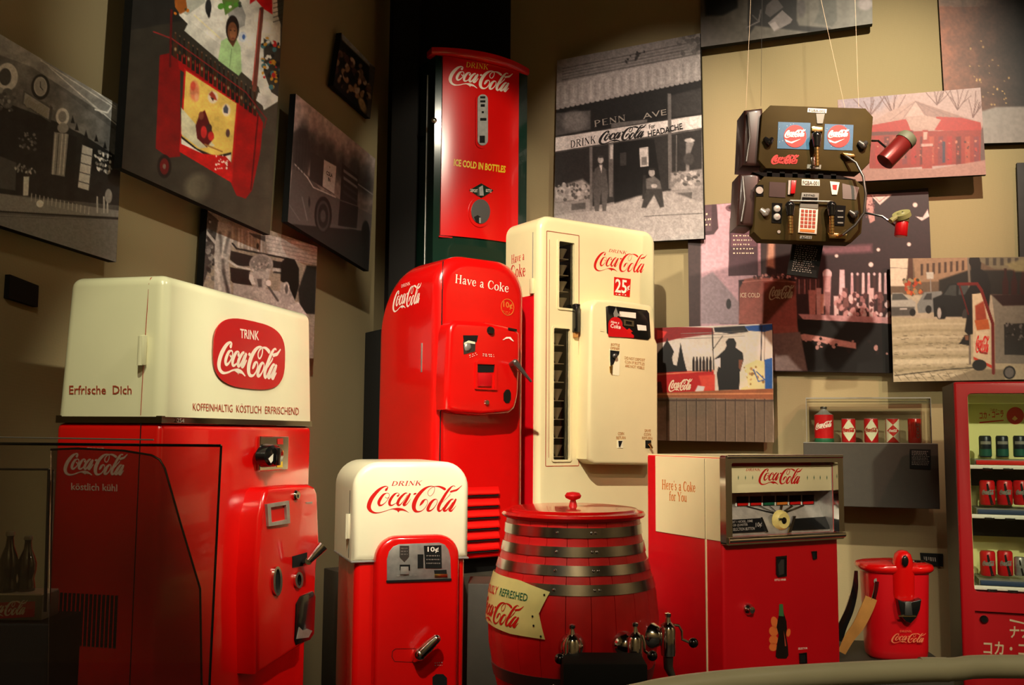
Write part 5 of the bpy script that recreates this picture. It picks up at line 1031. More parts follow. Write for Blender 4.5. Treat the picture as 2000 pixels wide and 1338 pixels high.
bo = [W.U(*p, wb) for p in ((1149, 897), (1150, 800), (1154, 610), (1156, 594), (1166, 585), (1210, 586), (1272, 596), (1279, 604), (1281, 660), (1286, 672), (1287, 900), (1282, 909), (1160, 907))]
MB().prism(bo, wb, .0, 'F', .02, 4).obj('coin_box', IVORY, W.o, ang=50)
wp = wb - .0008
slab(W, [(1184, 599), (1190, 597), (1264, 606), (1268, 612), (1271, 659), (1266, 664), (1190, 656), (1186, 650)], wp - .004, wp + .003, BLACK, 'selector_plate', .001)
wq = wp - .0055; wf = W.sf(wq)
patch(wf, [(1188, 657), (1188, 632), (1215, 636), (1238, 655), (1238, 660)], RED2, W.o, 'red_field'); patch(wf, [(1210, 608), (1242, 611), (1242, 622), (1210, 618)], PINKW, W.o, 'paper_card'); patch(wf, [(1244, 634), (1262, 636), (1263, 646), (1246, 645)], PINKW, W.o, 'paper_card')
patch(wf, [(1198, 612), (1203, 600), (1207, 612), (1214, 616), (1206, 618), (1203, 624), (1199, 618)], GREYP, W.o, 'star_emblem'); patch(W.sf(wq - .001), ellp(1202, 634, 14, 15, 24), RED2, W.o, 'red_disc')
text(W.sf(wq - .002), 'Have a', (1193, 631), (1209, 633), (1194, 626), PINKW, W.o, .01); text(W.sf(wq - .002), 'Coke', (1192, 640), (1212, 643), (1193, 632), PINKW, W.o, .02)
a = [W.U(*p, wq) for p in ((1217, 636), (1217, 624), (1237, 627), (1237, 638))]; a2 = [W.U(*p, wq) for p in ((1221, 633), (1221, 627), (1233, 629), (1233, 635))]
MB().plate(a, [a2], wq - .006, wq).obj('coin_bezel', CHROME, W.o); patch(W.sf(wq - .001), [(1222, 646), (1229, 641), (1236, 648), (1233, 648), (1233, 653), (1226, 652), (1226, 647)], LRED, W.o, 'red_arrow')
# opener pocket
slab(W, [(1191, 681), (1195, 684), (1211, 686), (1210, 732), (1207, 734), (1192, 731)], wp - .001, wp + .002, CREAM, 'opener_pocket'); slab(W, [(1192, 704), (1192, 684), (1210, 686), (1209, 692), (1203, 700), (1198, 712), (1193, 716)], wp - .003, wp, BLACKM, 'pocket_hole'); q = W.F(1201, 695, wp - .012); MB().ball(q, .016, 12, (1.1, .8, 1)).obj('bottle_opener', DARKSTEEL, W.o)
slab(W, [(1191, 716), (1197, 712), (1196, 733), (1192, 728)], wp - .004, wp, BRASS, 'brass_strip')
wt = W.sf(wp - .001); LB = mat('lettering_gold', L(178, 120, 62), .5)
text(wt, 'BOTTLE\nOPENER', (1192, 682), (1210, 684), (1193, 670), LB, W.o); text(wt, 'DO NOT DEPOSIT\nCOIN IF BOTTLES\nARE NOT VISIBLE', (1220, 717), (1260, 722), (1220, 696), LB, W.o)
text(wt, 'COIN\nRETURN', (1204, 858), (1222, 858), (1204, 844), LB, W.o); text(wt, 'SAVE\nCOIN\nRETURN', (1254, 858), (1274, 859), (1255, 838), LB, W.o)
for x in (1211, 1266):
    slab(W, [(x - 5, 860), (x + 6, 860), (x + 6, 875), (x - 5, 875)], wp - .002, wp + .001, CREAM if x < 1250 else BLACKM, 'return_cup'); slab(W, [(x - 3, 861), (x + 5, 861), (x, 874), (x - 2, 872)], wp - .004, wp, BLACKM, 'cup_hole')
q = W.F(1268, 866, wp - .02); MB().tube([q, q + Vector((.015, -.01, -.03))], [.01, .006], 10).obj('return_lever', BRASS, W.o)
slab(W, [(1172, 641), (1180, 642), (1180, 648), (1172, 647)], wp - .001, wp, IVORY, 'side_catch')
_p = [c for c in W.o.children if c.name.split('.')[0] == 'coin_box'][0]; adopt(_p, W, _b)
# lettering and red lower part on the left side
wsd = W.ss(-.0008)
rz = W.V(1033, 578)[1]; MB().box(-.004, .01, .05, wd - .02, wz0 + .02, rz, .003).obj('red_side_panel', RED2, W.o)
serif(wsd, 'Have a', (999, 515), (1024, 507), (999, 499), LRED, W.o, .0, 1.2); serif(wsd, 'Coke', (998, 542), (1026, 539), (998, 519), LRED, W.o, .0, 1.2)
sv2 = W.V(1041, 500)[0]; MB().box(-.003, .001, sv2 - .002, sv2 + .002, rz, wz1 - .1).obj('door_seam', GREYP, W.o); MB().box(-.018, .0, sv2 - .02, sv2 + .012, W.V(1038, 575)[1], W.V(1038, 545)[1], .004).obj('hinge', IVORY, W.o)
MB().box(.03, ww - .03, .03, wd - .03, wz0 - .05, wz0 + .02).obj('base', BLACKM, W.o)
plinth('grey plinth under the ivory machine', W, -.08, ww + .05, -.06, wd + .05, wz0 - .051)

# ================= low machine with chrome selector, right
R = Frame('vending_machine', 'red and cream vending machine with chrome selector frame and bottle picture, at the right', 'vending machine', 1409, 894.6, 4.2, 27.3)
rw = R.U(1635, 980)[0]; rd = R.V(1263.5, 960)[0]; rz1 = R.U(1409, 893)[1]; rzb = R.U(1411, 1064)[1]; rzc = R.U(1411, 1058)[1]
b = MB().box(0.0, rw, 0.0, rd, .12, rz1, .012, 3).obj('body', RED2, R.o)
cut(b, MB().box(.028, rw - .028, -.1, .13, rzb + .03, rz1 - .02))
MB().box(.03, rw - .03, .03, rd - .03, 0, .13).obj('base', BLACKM, R.o)
vr0 = R.V(1281, 1032, -.002)[0]
MB().box(-.0035, .001, .006, vr0, rzc, rz1 - .006, .001, 1).obj('cream_side_panel', IVORY, R.o); MB().box(.004, rw - .004, .003, rd - .004, rz1 - .003, rz1 + .0025).obj('cream_top', IVORY, R.o)
va = R.V(1381, 1200)[0]; MB().box(-.0045, .0, va - .0035, va + .0035, .14, rz1 - .01).obj('side_trim', IVORY, R.o); MB().box(-.0045, -.001, va - .001, va + .0035, rzc, rz1 - .01).obj('seam_line', GREYP, R.o)
rs = R.ss(-.0042)
serif(rs, "Here's a Coke", (1293, 955), (1358, 961), (1293, 937), ORG, R.o, 0, 1.3); serif(rs, 'for You', (1307, 977), (1341, 980), (1307, 960), ORG, R.o, 0, 1.3)
# chrome frame
out = rrect(-.008, rw + .006, rzb, rz1 + .008, .012, 3); inn = rrect(.026, rw - .026, rzb + .03, rz1 - .024, .008, 3)
MB().plate(out, [inn], -.035, .002).obj('chrome_frame', CHROME, R.o, ang=30)
MB().tube([(-.0, -.038, rzb + .02), (rw, -.038, rzb + .02)], .013, 12).obj('chrome_bead', CHROME, R.o); MB().tube([(0, -.036, rz1 + .002), (rw, -.036, rz1 + .002)], .008, 12).obj('chrome_bead', CHROME, R.o)
# cream name panel, slightly inside
zA, zB = R.U(1412, 964)[1], R.U(1412, 911)[1]; uA, uB = R.U(1420, 940)[0], R.U(1624, 940)[0]
MB().box(.026, uB + .012, .004, .012, zA, zB, .003).obj('name_panel', IVORY, R.o)
np_ = R.sf(.0034)
logo(np_, (1482, 947), (1567, 947), (1482, 915), LRED, R.o, .006); serif(np_, 'DRINK', (1457, 920), (1486, 920), (1457, 915), LRED, R.o, .2)
for x in (1428, 1442, 1456, 1470, 1577, 1590, 1602, 1615): patch(np_, [(x - .9, 933), (x, 928), (x + .9, 933), (x, 938)], LGREEN, R.o, 'star_mark')
# sloping selector deck
zd0, zd1 = rzb + .03, zA
MB().box(rw - .0295, rw - .0275, .0, .13, zd0 - .004, rz1 - .022).obj('recess_liner', STEEL, R.o); MB().box(.0275, .0295, .0, .13, zd0 - .004, rz1 - .022).obj('recess_liner', STEEL, R.o)
MB().prism([(.125, zd1 - .001), (.02, zd0 + .008), (.02, zd0 - .004), (.129, zd0 - .004), (.129, zd1)], .03, rw - .03, 'S').obj('selector_deck', STEEL, R.o)
dang = math.atan2(.105, zd1 - zd0 - .01)
def deck(x, y, off=.0):
    v = .06
    for _ in range(6): p = R.F(x, y, v - off); v = .02 + .105 * (p.z - zd0 - .008) / (zd1 - zd0 - .009)
    p = R.F(x, y, v - off); return p
def dslab(pts, off, m, name, th=.006, label=None):
    A = [deck(x, y, off) for x, y in pts]; n = len(A); Vv = [tuple(a) for a in A] + [(a.x, a.y + th, a.z) for a in A]
    return raw(name, Vv, [tuple(range(n))] + [(i, (i + 1) % n, n + (i + 1) % n, n + i) for i in range(n)], m, R.o, label)
cols = [LRED, LRED, LGREEN, ORG, LRED, LRED]
for k in range(6):
    x = 1440 + k * 25.6; y = 974 - k * .6
    dslab([(x, y - 4), (x + 22, y - 4.5), (x + 22, y + 14), (x, y + 15)], .004, BLACK, 'flavour_window', .004); dslab([(x + 1, y + 9), (x + 21, y + 8), (x + 21, y + 13), (x + 1, y + 14)], .006, cols[k], 'flavour_card', .002); dslab([(x - 3, y + 9), (x - 1, y + 9), (x - 1, y + 15), (x - 3, y + 15)], .008, WHITE, 'divider_pin', .004)
cx, cy = 1523, 1016
for k, (x, y, m) in enumerate([(1460, 989, BLACK), (1484, 988, BLACK), (1505, 989, BLACK), (1528, 986, CHROME), (1548, 988, CHROME), (1570, 987, CHROME)]):
    dslab([(x - 1.6, y - 1), (x + 1.6, y + 1), (cx + (x - cx) * .12 + 1.5, cy - 12), (cx + (x - cx) * .12 - 1.5, cy - 14)], .007, m, 'selector_line', .004)
q = deck(cx, cy, .012); MB().lathe([(0, -.028), (.034, -.028), (.042, -.018), (.046, .0), (0, .004)], 28, tuple(q), 'Y').obj('selector_knob', KNOBC, R.o, 'cream selector knob'); 
q2 = q + Vector((0, -.03, 0)); MB().box(q.x - .034, q.x + .002, q.y - .036, q.y - .028, q.z + .006, q.z + .012).obj('knob_pointer', BLACK, R.o); MB().ball((q.x, q.y - .026, q.z), .016, 12, (1, .5, 1)).obj('knob_cap', BLACK, R.o)
dslab([(1417, 1016), (1485, 1012), (1497, 1038), (1418, 1042)], .008, BLACK, 'instruction_plate', .008); dslab([(1554, 1013), (1616, 1009), (1621, 1033), (1548, 1036)], .008, BLACK, 'coin_plate', .008)
ds = lambda x, y: deck(x, y, .0105)
text(ds, 'INSERT 1 NICKEL, DIME\nOR QUARTER', (1422, 1030), (1470, 1027), (1422, 1018), INKL, R.o); text(ds, 'FOR SELECTION BUTTON', (1422, 1038), (1474, 1035), (1422, 1032), INKL, R.o); text(ds, '10¢', (1476, 1032), (1488, 1030), (1476, 1021), INKL, R.o, .02)
dslab([(1485, 1011), (1489, 1010), (1501, 1039), (1497, 1040)], .012, CHROME, 'v_trim', .008); dslab([(1550, 1008), (1555, 1008), (1546, 1039), (1540, 1040)], .012, CHROME, 'v_trim', .008)
# front details
rf = R.sf(-.0008)
def pocket(pts, name='bottle_pocket'):
    c = np.mean(pts, 0); inn = [tuple(np.array(p) * .82 + c * .18) for p in pts]
    MB().plate([R.U(*p) for p in pts], [[R.U(*p) for p in inn]], -.006, .001).obj('pocket_frame', BLACK, R.o); slab(R, inn, -.002, .0005, BLACKM, name)
pocket([(1515, 1087), (1535, 1085), (1535, 1125), (1518, 1127), (1515, 1122)], 'opener_pocket'); slab(R, [(1520, 1103), (1526, 1093), (1531, 1093), (1531, 1121), (1522, 1124)], -.004, -.001, DARKSTEEL, 'bottle_opener', .0)
pocket([(1584, 1077), (1594, 1076), (1594, 1091), (1587, 1093)], 'coin_return'); pocket([(1560, 1276), (1574, 1274), (1575, 1295), (1561, 1296)], 'cap_slot')
text(rf, 'BOTTLE OPENER', (1513, 1135), (1535, 1134), (1513, 1131), PINKW, R.o); text(rf, 'SELECTOR', (1559, 1269), (1577, 1268), (1559, 1265), PINKW, R.o)
q = R.F(1461, 1190, 0); MB().lathe([(0, -.03), (.014, -.028), (.018, -.016), (.024, -.01), (.026, .0), (0, .003)], 18, (q.x, 0, q.z), 'Y').obj('lock', CHROME, R.o)
# printed hand and bottle
rm = lambda v: R.sf(v)
for (x, y, a, b, rot) in ((1513, 1216, 7, 12, -15), (1511, 1233, 9, 10, -20), (1511, 1250, 9, 9, -20), (1510, 1264, 8, 8, -25), (1540, 1236, 4, 8, 10)):
    n = 18; r_ = math.radians(rot); pts = [(x + a * math.cos(t) * math.cos(r_) - b * math.sin(t) * math.sin(r_), y + a * math.cos(t) * math.sin(r_) + b * math.sin(t) * math.cos(r_)) for t in [2 * PI * k / n for k in range(n)]]
    patch(rm(-.0018), pts, SKIN, R.o, 'printed_finger')
patch(rm(-.0032), [(1515, 1282), (1517, 1262), (1521, 1240), (1517, 1225), (1519, 1212), (1522, 1198), (1523, 1182), (1529, 1182), (1531, 1198), (1536, 1213), (1537, 1228), (1535, 1240), (1539, 1262), (1540, 1280), (1536, 1286), (1519, 1286)], COLA, R.o, 'printed_bottle'); patch(rm(-.0042), [(1521, 1203), (1522, 1180), (1529, 1180), (1531, 1204)], mat('print_green', L(60, 110, 60), .5), R.o, 'printed_bottle_neck')
patch(rm(-.0042), [(1531, 1232), (1534, 1250), (1536, 1262), (1533, 1262)], LDARK, R.o, 'print_glint')

# ================= barrel dispenser
B = Frame('barrel_dispenser', 'red wooden barrel drink dispenser with steel hoops and tin sign', 'barrel', 1119, 1100, 4.0, 0)
k4 = 4.0 / 1900
def bz(y): return B.F(1119, y, 0).z
prof = [(y, r) for y, r in ((1006, 128), (1040, 131), (1075, 138), (1110, 148), (1150, 158), (1200, 163), (1250, 161), (1300, 152), (1380, 134), (1440, 120))]
zs = [bz(y) for y, _ in prof][::-1]; rs_ = [r * k4 for _, r in prof][::-1]
BR = lambda z: float(np.interp(z, zs, rs_))
NS = 22
for k in range(NS):     # staves
    m = MB(); n = 3; A = []
    for i, z in enumerate(zs):
        r = rs_[i]
        ring = []
        for j in range(n + 1):
            t = 2 * PI * (k + .012 + (.976) * j / n) / NS; rr = r - (.0016 if j in (0, n) else 0)
            ring.append(m.bm.verts.new((rr * math.cos(t), rr * math.sin(t), z)))
        t0, t1 = 2 * PI * k / NS, 2 * PI * (k + 1) / NS
        ring.append(m.bm.verts.new(((r - .02) * math.cos(t1), (r - .02) * math.sin(t1), z))); ring.append(m.bm.verts.new(((r - .02) * math.cos(t0), (r - .02) * math.sin(t0), z)))
        A.append(ring)
    for a, b_ in zip(A, A[1:]):
        for j in range(n + 3): q = (j + 1) % (n + 3); m.bm.faces.new((a[j], a[q], b_[q], b_[j]))
    m.bm.faces.new(A[0][::-1]); m.bm.faces.new(A[-1]); m.obj('stave', WOODRED, B.o)
lz = zs[-1]
MB().lathe([(0, lz - .01), (.268, lz - .01), (.288, lz), (.292, lz + .008), (.285, lz + .018), (.262, lz + .022), (.255, lz + .03), (.22, lz + .034), (0, lz + .036)], 64).obj('lid', RED, B.o, ang=40)
MB().lathe([(0, lz + .03), (.018, lz + .034), (.014, lz + .05), (.011, lz + .06), (.03, lz + .068), (.034, lz + .078), (.026, lz + .09), (0, lz + .094)], 20).obj('lid_knob', WOODRED, B.o, ang=50)
def hoop(y0, y1, m=HOOP):
    a, b_ = bz(y1), bz(y0)
    MB().plate([(BR(a) * 0, 0)] * 0 or [((BR((a + b_) / 2) + .004) * math.cos(t), (BR((a + b_) / 2) + .004) * math.sin(t)) for t in [2 * PI * k / 72 for k in range(72)]], [[((BR((a + b_) / 2) - .004) * math.cos(t), (BR((a + b_) / 2) - .004) * math.sin(t)) for t in [2 * PI * k / 72 for k in range(72)]]], a, b_, 'T')
    mm = MB(); n = 72; R0 = []
    for r, z in ((BR(a) - .002, a), (BR(a) + .004, a), (BR(b_) + .004, b_), (BR(b_) - .002, b_)): R0.append([mm.bm.verts.new((r * math.cos(2 * PI * k / n), r * math.sin(2 * PI * k / n), z)) for k in range(n)])
    for i in range(4):
        for k in range(n): mm.bm.faces.new((R0[i][k], R0[i][(k + 1) % n], R0[(i + 1) % 4][(k + 1) % n], R0[(i + 1) % 4][k]))
    mm.obj('hoop', m, B.o)
    for px in (.62, 1.09, 1.15): # rivets by angle
        t = -PI / 2 + (px - .9); z = (a + b_) / 2; r = BR(z) + .004
        MB().ball((r * math.cos(t), r * math.sin(t), z), .006, 8).obj('rivet', CHROME, B.o)
for a, b_ in ((1019, 1037), (1053, 1071), (1086, 1104), (1119, 1138)): hoop(a, b_)
hoop(1288, 1312, DARKSTEEL); hoop(1350, 1375, DARKSTEEL)
bsf = B.cyl(0, 0, lambda z: BR(z) + .009)
sgn = [(940, 1108), (958, 1121), (1010, 1134), (1067, 1157), (1051, 1205), (1062, 1250), (1010, 1243), (965, 1224), (940, 1200)]
def wrap_poly(pts, sf_, m, parent, name, nx=26, ny=14, label=None):
    P = np.array(pts, float); x0, y0 = P.min(0); x1, y1 = P.max(0); V, Fc = [], []
    def inside(x, y):
        c = False
        for i in range(len(P)):
            (ax, ay), (bx, by) = P[i], P[(i + 1) % len(P)]
            if (ay > y) != (by > y) and x < (bx - ax) * (y - ay) / (by - ay) + ax: c = not c
        return c
    def span(x):
        ys = []
        for i in range(len(P)):
            (ax, ay), (bx, by) = P[i], P[(i + 1) % len(P)]
            if (ax > x) != (bx > x): ys.append(ay + (by - ay) * (x - ax) / (bx - ax))
        return sorted(ys)
    xs = sorted(set(list(np.linspace(x0 + .05, x1 - .05, nx)) + [1051.05, 1050.95]))
    prev = None
    for x in xs:
        ys = span(x)
        if len(ys) == 4: segs = [(ys[0], ys[1]), (ys[2], ys[3])]
        else: mid = 1205 if x < 1051 else None; segs = [(ys[0], 1205), (1205, ys[-1])] if ys[0] < 1205 < ys[-1] else [(ys[0], ys[-1])]
        cur = []
        for (a, b) in segs:
            idx = []
            for k in range(ny): V.append(tuple(sf_(x, a + (b - a) * k / (ny - 1)))); idx.append(len(V) - 1)
            cur.append(idx)
        if prev and len(prev) == len(cur):
            for A, Bq in zip(prev, cur):
                for k in range(ny - 1): Fc.append((A[k], A[k + 1], Bq[k + 1], Bq[k]))
        prev = cur
    return raw(name, V, Fc, m, parent, label, 60)
def bpt(th, px_y, off):
    p = Vector((0, 0, 1.0)); z = 1.2
    for _ in range(4):
        R_ = BR(z) + off; x, y = R_ * math.sin(th), -R_ * math.cos(th); wy = B.O.y + y
        z = at(1119, px_y, wy).z + (B.O.x + x - at(1119, px_y, wy).x) * 0
    return (x, y, z)
thr = [(1157, -18.5), (1205, -25.0), (1250, -20.5)]
def edge(th, P): return float(np.interp(math.degrees(th), [a for a, _ in P], [b for _, b in P]))
Vs, Fs = [], []
for i in range(25):
    a = i / 24
    for k in range(13):
        b = k / 12; th_r = math.radians(-18.5 - 6.5 * (2 * b) if b < .5 else -25 + 4.5 * (2 * b - 1)); th = math.radians(-108) * (1 - a) + th_r * a
        y0_ = edge(th, [(-108, 1112), (-80, 1117), (-42, 1134), (-18, 1157)]); y1_ = edge(th, [(-108, 1196), (-80, 1214), (-46, 1239), (-20, 1250)])
        Vs.append(bpt(th, y0_ + (y1_ - y0_) * b, .008))
for i in range(24):
    for k in range(12): q = i * 13 + k; Fs.append((q, q + 1, q + 14, q + 13))
raw('tin_sign', Vs, Fs, SIGNY, B.o, 'cream pennant tin sign', 60)
def bdecal(geo, t0, t1, yb0, yb1, yt0, m):
    V2, F2 = geo; raw('lettering', [bpt(math.radians(t0 + (t1 - t0) * a), yb0 + (yb1 - yb0) * a + (yt0 - yb0) * b, .0095) for a, b in V2], F2, m, B.o)
bs2 = B.cyl(0, 0, lambda z: BR(z) + .011)
bdecal(logo2d(.004), -91, -35.9, 1208, 1233, 1160, LRED); bdecal(text2d('REFRESHED', .015), -59.8, -33.5, 1164, 1176, 1149, LGREEN); bdecal(text2d('DELICIOUSLY', .015), -103, -63, 1152, 1163, 1136, LRED)
for x, y in ((1063, 1162), (1040, 1204), (1042, 1222), (1056, 1243)): MB().ball(bs2(x, y), .004, 6).obj('nail', BLACKM, B.o)
# three crank taps
def tap(ang, y, s_d):
    d = Vector((math.cos(ang), math.sin(ang), 0)); s_d = Vector(s_d); z = at(1119, y, 4.0 + d.y * .41).z; r = BR(z); c = d * (r + .07) + Vector((0, 0, z))
    t = bpy.data.objects.new('crank_tap', None); C.objects.link(t); t.parent = B.o; t.location = (0, 0, 0)
    MB().tube([d * (r - .004) + Vector((0, 0, z + .01)), d * (r + .012) + Vector((0, 0, z + .01)), d * (r + .04) + Vector((0, 0, z + .01)), d * (r + .05) + Vector((0, 0, z + .01))], [.05, .048, .034, .02], 24).obj('tap_flange', CHROME, t, ang=60)
    MB().lathe([(0, -.06), (.027, -.056), (.029, -.04), (.029, .04), (.024, .05), (.03, .056), (.012, .068), (.008, .085), (.012, .09), (.012, .1), (0, .104)], 24, tuple(c)).obj('tap_barrel', CHROME, t, ang=40)
    h0 = c + Vector((0, 0, .06)); h1 = h0 + s_d * .04 + Vector((0, 0, -.004)); h2 = h0 + s_d * .052 + Vector((0, 0, -.055)); h3 = h2 + s_d * .03 + Vector((0, 0, -.012))
    MB().tube([h0, h1, h1 * .6 + h2 * .4 + s_d * .006, h2, h3], .0055, 10).obj('crank_arm', CHROME, t); MB().ball(h3 + s_d * .012, .019, 16).obj('crank_ball', BLACK, t)
    MB().tube([c + Vector((0, 0, -.06)), c + Vector((0, 0, -.1)), c + d * .02 + Vector((0, 0, -.14))], [.02, .018, .012], 12).obj('tap_spout', DARKSTEEL, t, ang=60)
tap(math.radians(-94), 1276, (-.5, -.6, 0)); tap(math.radians(-60), 1270, (.6, -.5, 0)); tap(math.radians(-32), 1249, (1, -.1, 0))
zt0 = at(1119, 1292, 3.45).z
MB().box(-.07, .22, -.58, -.4, zt0 - .12, zt0, .008).obj('drip_tray', BLACKM, B.o)
MB().lathe([(0, 0), (.3, 0), (.3, zs[0] + .005), (0, zs[0] + .005)], 32).obj('base', BLACKM, B.o)

# ================= backpack dispenser
K = Frame('backpack_dispenser', 'red backpack drink tank with tan leather strap, right of the red and cream machine', 'drink tank', 1766, 1290, 4.9, -6)
kx0, kx1 = K.U(1694, 1200)[0], K.U(1829, 1200)[0]; kc = (kx0 + kx1) / 2; kr = (kx1 - kx0) / 2
kz0 = K.U(1766, 1293)[1]; kz1 = K.U(1766, 1116)[1]
def sup(rx, ry, cx=0, cy=.12, n=48, e=2.8): return [(cx + rx * math.copysign(abs(math.cos(t)) ** (2 / e), math.cos(t)), cy + ry * math.copysign(abs(math.sin(t)) ** (2 / e), math.sin(t))) for t in [2 * PI * k / n for k in range(n)]]
m = MB(); 
def loft(m, secs):
    R_ = [[m.bm.verts.new((x, y, z)) for x, y in s] for s, z in secs]; n = len(R_[0])
    for a, b in zip(R_, R_[1:]):
        for k in range(n): m.bm.faces.new((a[k], a[(k + 1) % n], b[(k + 1) % n], b[k]))
    m.bm.faces.new(R_[0][::-1]); m.bm.faces.new(R_[-1]); return m
loft(m, [(sup(kr * .80, .10, kc), kz0), (sup(kr * .88, .115, kc), kz0 + .015), (sup(kr * .9, .12, kc), kz0 + .05), (sup(kr * .94, .125, kc), kz0 + .25), (sup(kr * .98, .13, kc), kz1)]).obj('tank', RED2, K.o, ang=60)
loft(MB(), [(sup(kr * 1.02, .137, kc), kz1 - .012), (sup(kr * 1.1, .15, kc), kz1), (sup(kr * 1.12, .153, kc), kz1 + .012), (sup(kr * 1.08, .147, kc), kz1 + .026), (sup(kr * .9, .12, kc), kz1 + .034), (sup(kr * .3, .05, kc), kz1 + .045)]).obj('lid', RED, K.o, ang=50)
# housing for the hose gun at the front, rising above the lid
hx = K.U(1766, 1200)[0]
hp = [(hx + .055 * math.cos(t), 0 - .0 - .045 * abs(math.sin(t))) for t in [PI + PI * k / 10 for k in range(11)]]
loft(MB(), [([(hx + a * math.cos(t), .0 + b * math.sin(t)) for t in [2 * PI * k / 24 for k in range(24)]], z) for a, b, z in ((.045, .02, K.U(1766, 1180)[1]), (.052, .03, K.U(1766, 1160)[1]), (.054, .04, kz1), (.05, .045, kz1 + .03), (.046, .045, kz1 + .06), (.038, .04, kz1 + .085), (.022, .025, kz1 + .1), (.006, .008, kz1 + .104))]).obj('hose_housing', RED, K.o, ang=60)
q = K.F(1768, 1096, -.055); MB().ball(q, .02, 12, (.8, .4, 1.4)).obj('hose_socket', BLACK, K.o)
MB().lathe([(0, 0), (.03, .002), (.034, .008), (.028, .014), (0, .016)], 20, (kc + .11, .08, kz1 + .03)).obj('filler_cap', CHROME, K.o)
kf = -.045
a = [K.U(*p, kf) for p in ((1752, 1170), (1762, 1174), (1778, 1175), (1799, 1170), (1796, 1190), (1789, 1206), (1778, 1217), (1768, 1214), (1758, 1202))]
MB().prism(a, kf - .012, .0, 'F', .006).obj('spout_cup', BLACK, K.o); slab(K, [(1768, 1175), (1780, 1175), (1783, 1203), (1767, 1202)], kf - .02, kf - .008, DARKSTEEL, 'spout', .004); slab(K, [(1754, 1202), (1790, 1203), (1789, 1205), (1756, 1205)], kf - .016, kf - .008, BRASS, 'spout_lip')
ksf = K.sf(-.016); LPK = mat('lettering_faded', L(225, 120, 80), .5)
logo(ksf, (1741, 1256), (1808, 1256), (1741, 1237), LPK, K.o, .006); serif(ksf, 'DRINK', (1758, 1235), (1781, 1235), (1758, 1231), LPK, K.o)
# strap: flat band following points
def strap(pts, wds, m, name, parent, v, th=.006):
    V, Fc = [], []; q = smoothpath([(x, y, w) for (x, y), w in zip(pts, wds)], 5)
    for i, p in enumerate(q):
        d = q[min(i + 1, len(q) - 1)][:2] - q[max(i - 1, 0)][:2]; l = math.hypot(*d) or 1; nx, ny = -d[1] / l * p[2] / 2, d[0] / l * p[2] / 2
        A = K.F(p[0] + nx, p[1] + ny, v); B_ = K.F(p[0] - nx, p[1] - ny, v + .02)
        V += [tuple(A), tuple(B_), (B_.x, B_.y + th, B_.z), (A.x, A.y + th, A.z)]
    for i in range(len(q) - 1):
        a = 4 * i
        for j in range(4): Fc.append((a + j, a + (j + 1) % 4, a + 4 + (j + 1) % 4, a + 4 + j))
    Fc += [(0, 3, 2, 1), (len(V) - 4, len(V) - 3, len(V) - 2, len(V) - 1)]
    return raw(name, V, Fc, m, parent, None, 40)
strap([(1713, 1136), (1711, 1152), (1706, 1172)], [8, 8, 8], BLACK, 'strap_buckle', K.o, -.02)
strap([(1702, 1168), (1692, 1192), (1677, 1222), (1660, 1245), (1644, 1275)], [24, 25, 23, 20, 16], TAN, 'leather_strap', K.o, -.03)
strap([(1672, 1115), (1670, 1150), (1660, 1190), (1645, 1225), (1638, 1252)], [6, 12, 16, 18, 16], BLACK, 'leather_strap', K.o, .03)
strap([(1664, 1160), (1655, 1190), (1643, 1222), (1636, 1240)], [8, 9, 8, 6], CREAM, 'strap_lining', K.o, .10)
MB().tube([K.F(1673, 1116, .1), K.F(1672, 1130, .1)], .008, 10).obj('strap_clip', STEEL, K.o)
q = K.F(1712, 1135, .015); MB().lathe([(.008, -.004), (.014, -.004), (.014, .004), (.008, .004)], 14, tuple(q), 'Y').obj('strap_ring', STEEL, K.o)
m = MB().box(-.42, .2, -.1, .5, 0, kz0 - .001, .006); o = m.obj('display_plinth', GREY); o.location = (K.O.x, K.O.y, 0); o.rotation_euler = (0, 0, math.radians(-6)); tag(o, 'grey plinth carrying the red backpack tank', 'plinth', 'grey display plinths')

# ================= glass-fronted can machine at the right edge
V_ = Frame('vending_machine', 'red can vending machine with glass front, cut off by the right edge', 'vending machine', 1862, 745, 4.9, -18)
vw = .95; vz1 = V_.U(1862, 746)[1]; vd = .5
wl = V_.U(1894, 900)[0]; wt_ = V_.U(1900, 768)[1]; wbm = V_.U(1906, 1156)[1]
b = MB().box(0, vw, 0, vd, .1, vz1, .012, 3).obj('body', RED3, V_.o)
k_ = MB().box(wl, vw - .07, -.1, .3, wbm, wt_, .02, 3, lambda e: abs(e.verts[0].co.x - e.verts[1].co.x) < 1e-6 and abs(e.verts[0].co.z - e.verts[1].co.z) < 1e-6)
lp = V_.U(1904, 1193); k_.box(lp[0], vw - .07, -.1, .02, .35, lp[1])
cut(b, k_)
MB().box(.01, vw - .01, .01, vd - .01, 0, .11).obj('base', BLACKM, V_.o)
MB().box(-.002, .001, .012, vd - .005, .11, vz1 - .004).obj('side_panel', mat('dark_brown_side', L(40, 28, 24), .5), V_.o, 'dark brown cabinet side')
x0, x1 = wl + .001, vw - .071
MB().box(x0, x1, .285, .299, wbm, wt_).box(x0, x0 + .004, .03, .29, wbm, wt_).box(x0, x1, .03, .29, wt_ - .005, wt_ - .0005).obj('showcase_liner', VBACK, V_.o, 'pale yellow showcase lining')
MB().box(x0, x1, .004, .007, wbm + .001, wt_ - .001).obj('showcase_glass', GLASS, V_.o)
zh = V_.U(1950, 787)[1]; MB().box(x0 + .005, x1, .1, .285, V_.F(1950, 787, .1).z, wt_ - .005).obj('lamp_housing', VBACK, V_.o)
def vz(y, v=.04): return V_.F(1950, y, v).z
shelf_z = [vz(913, .03), vz(1010, .03), vz(1150, .03)]
ft = []
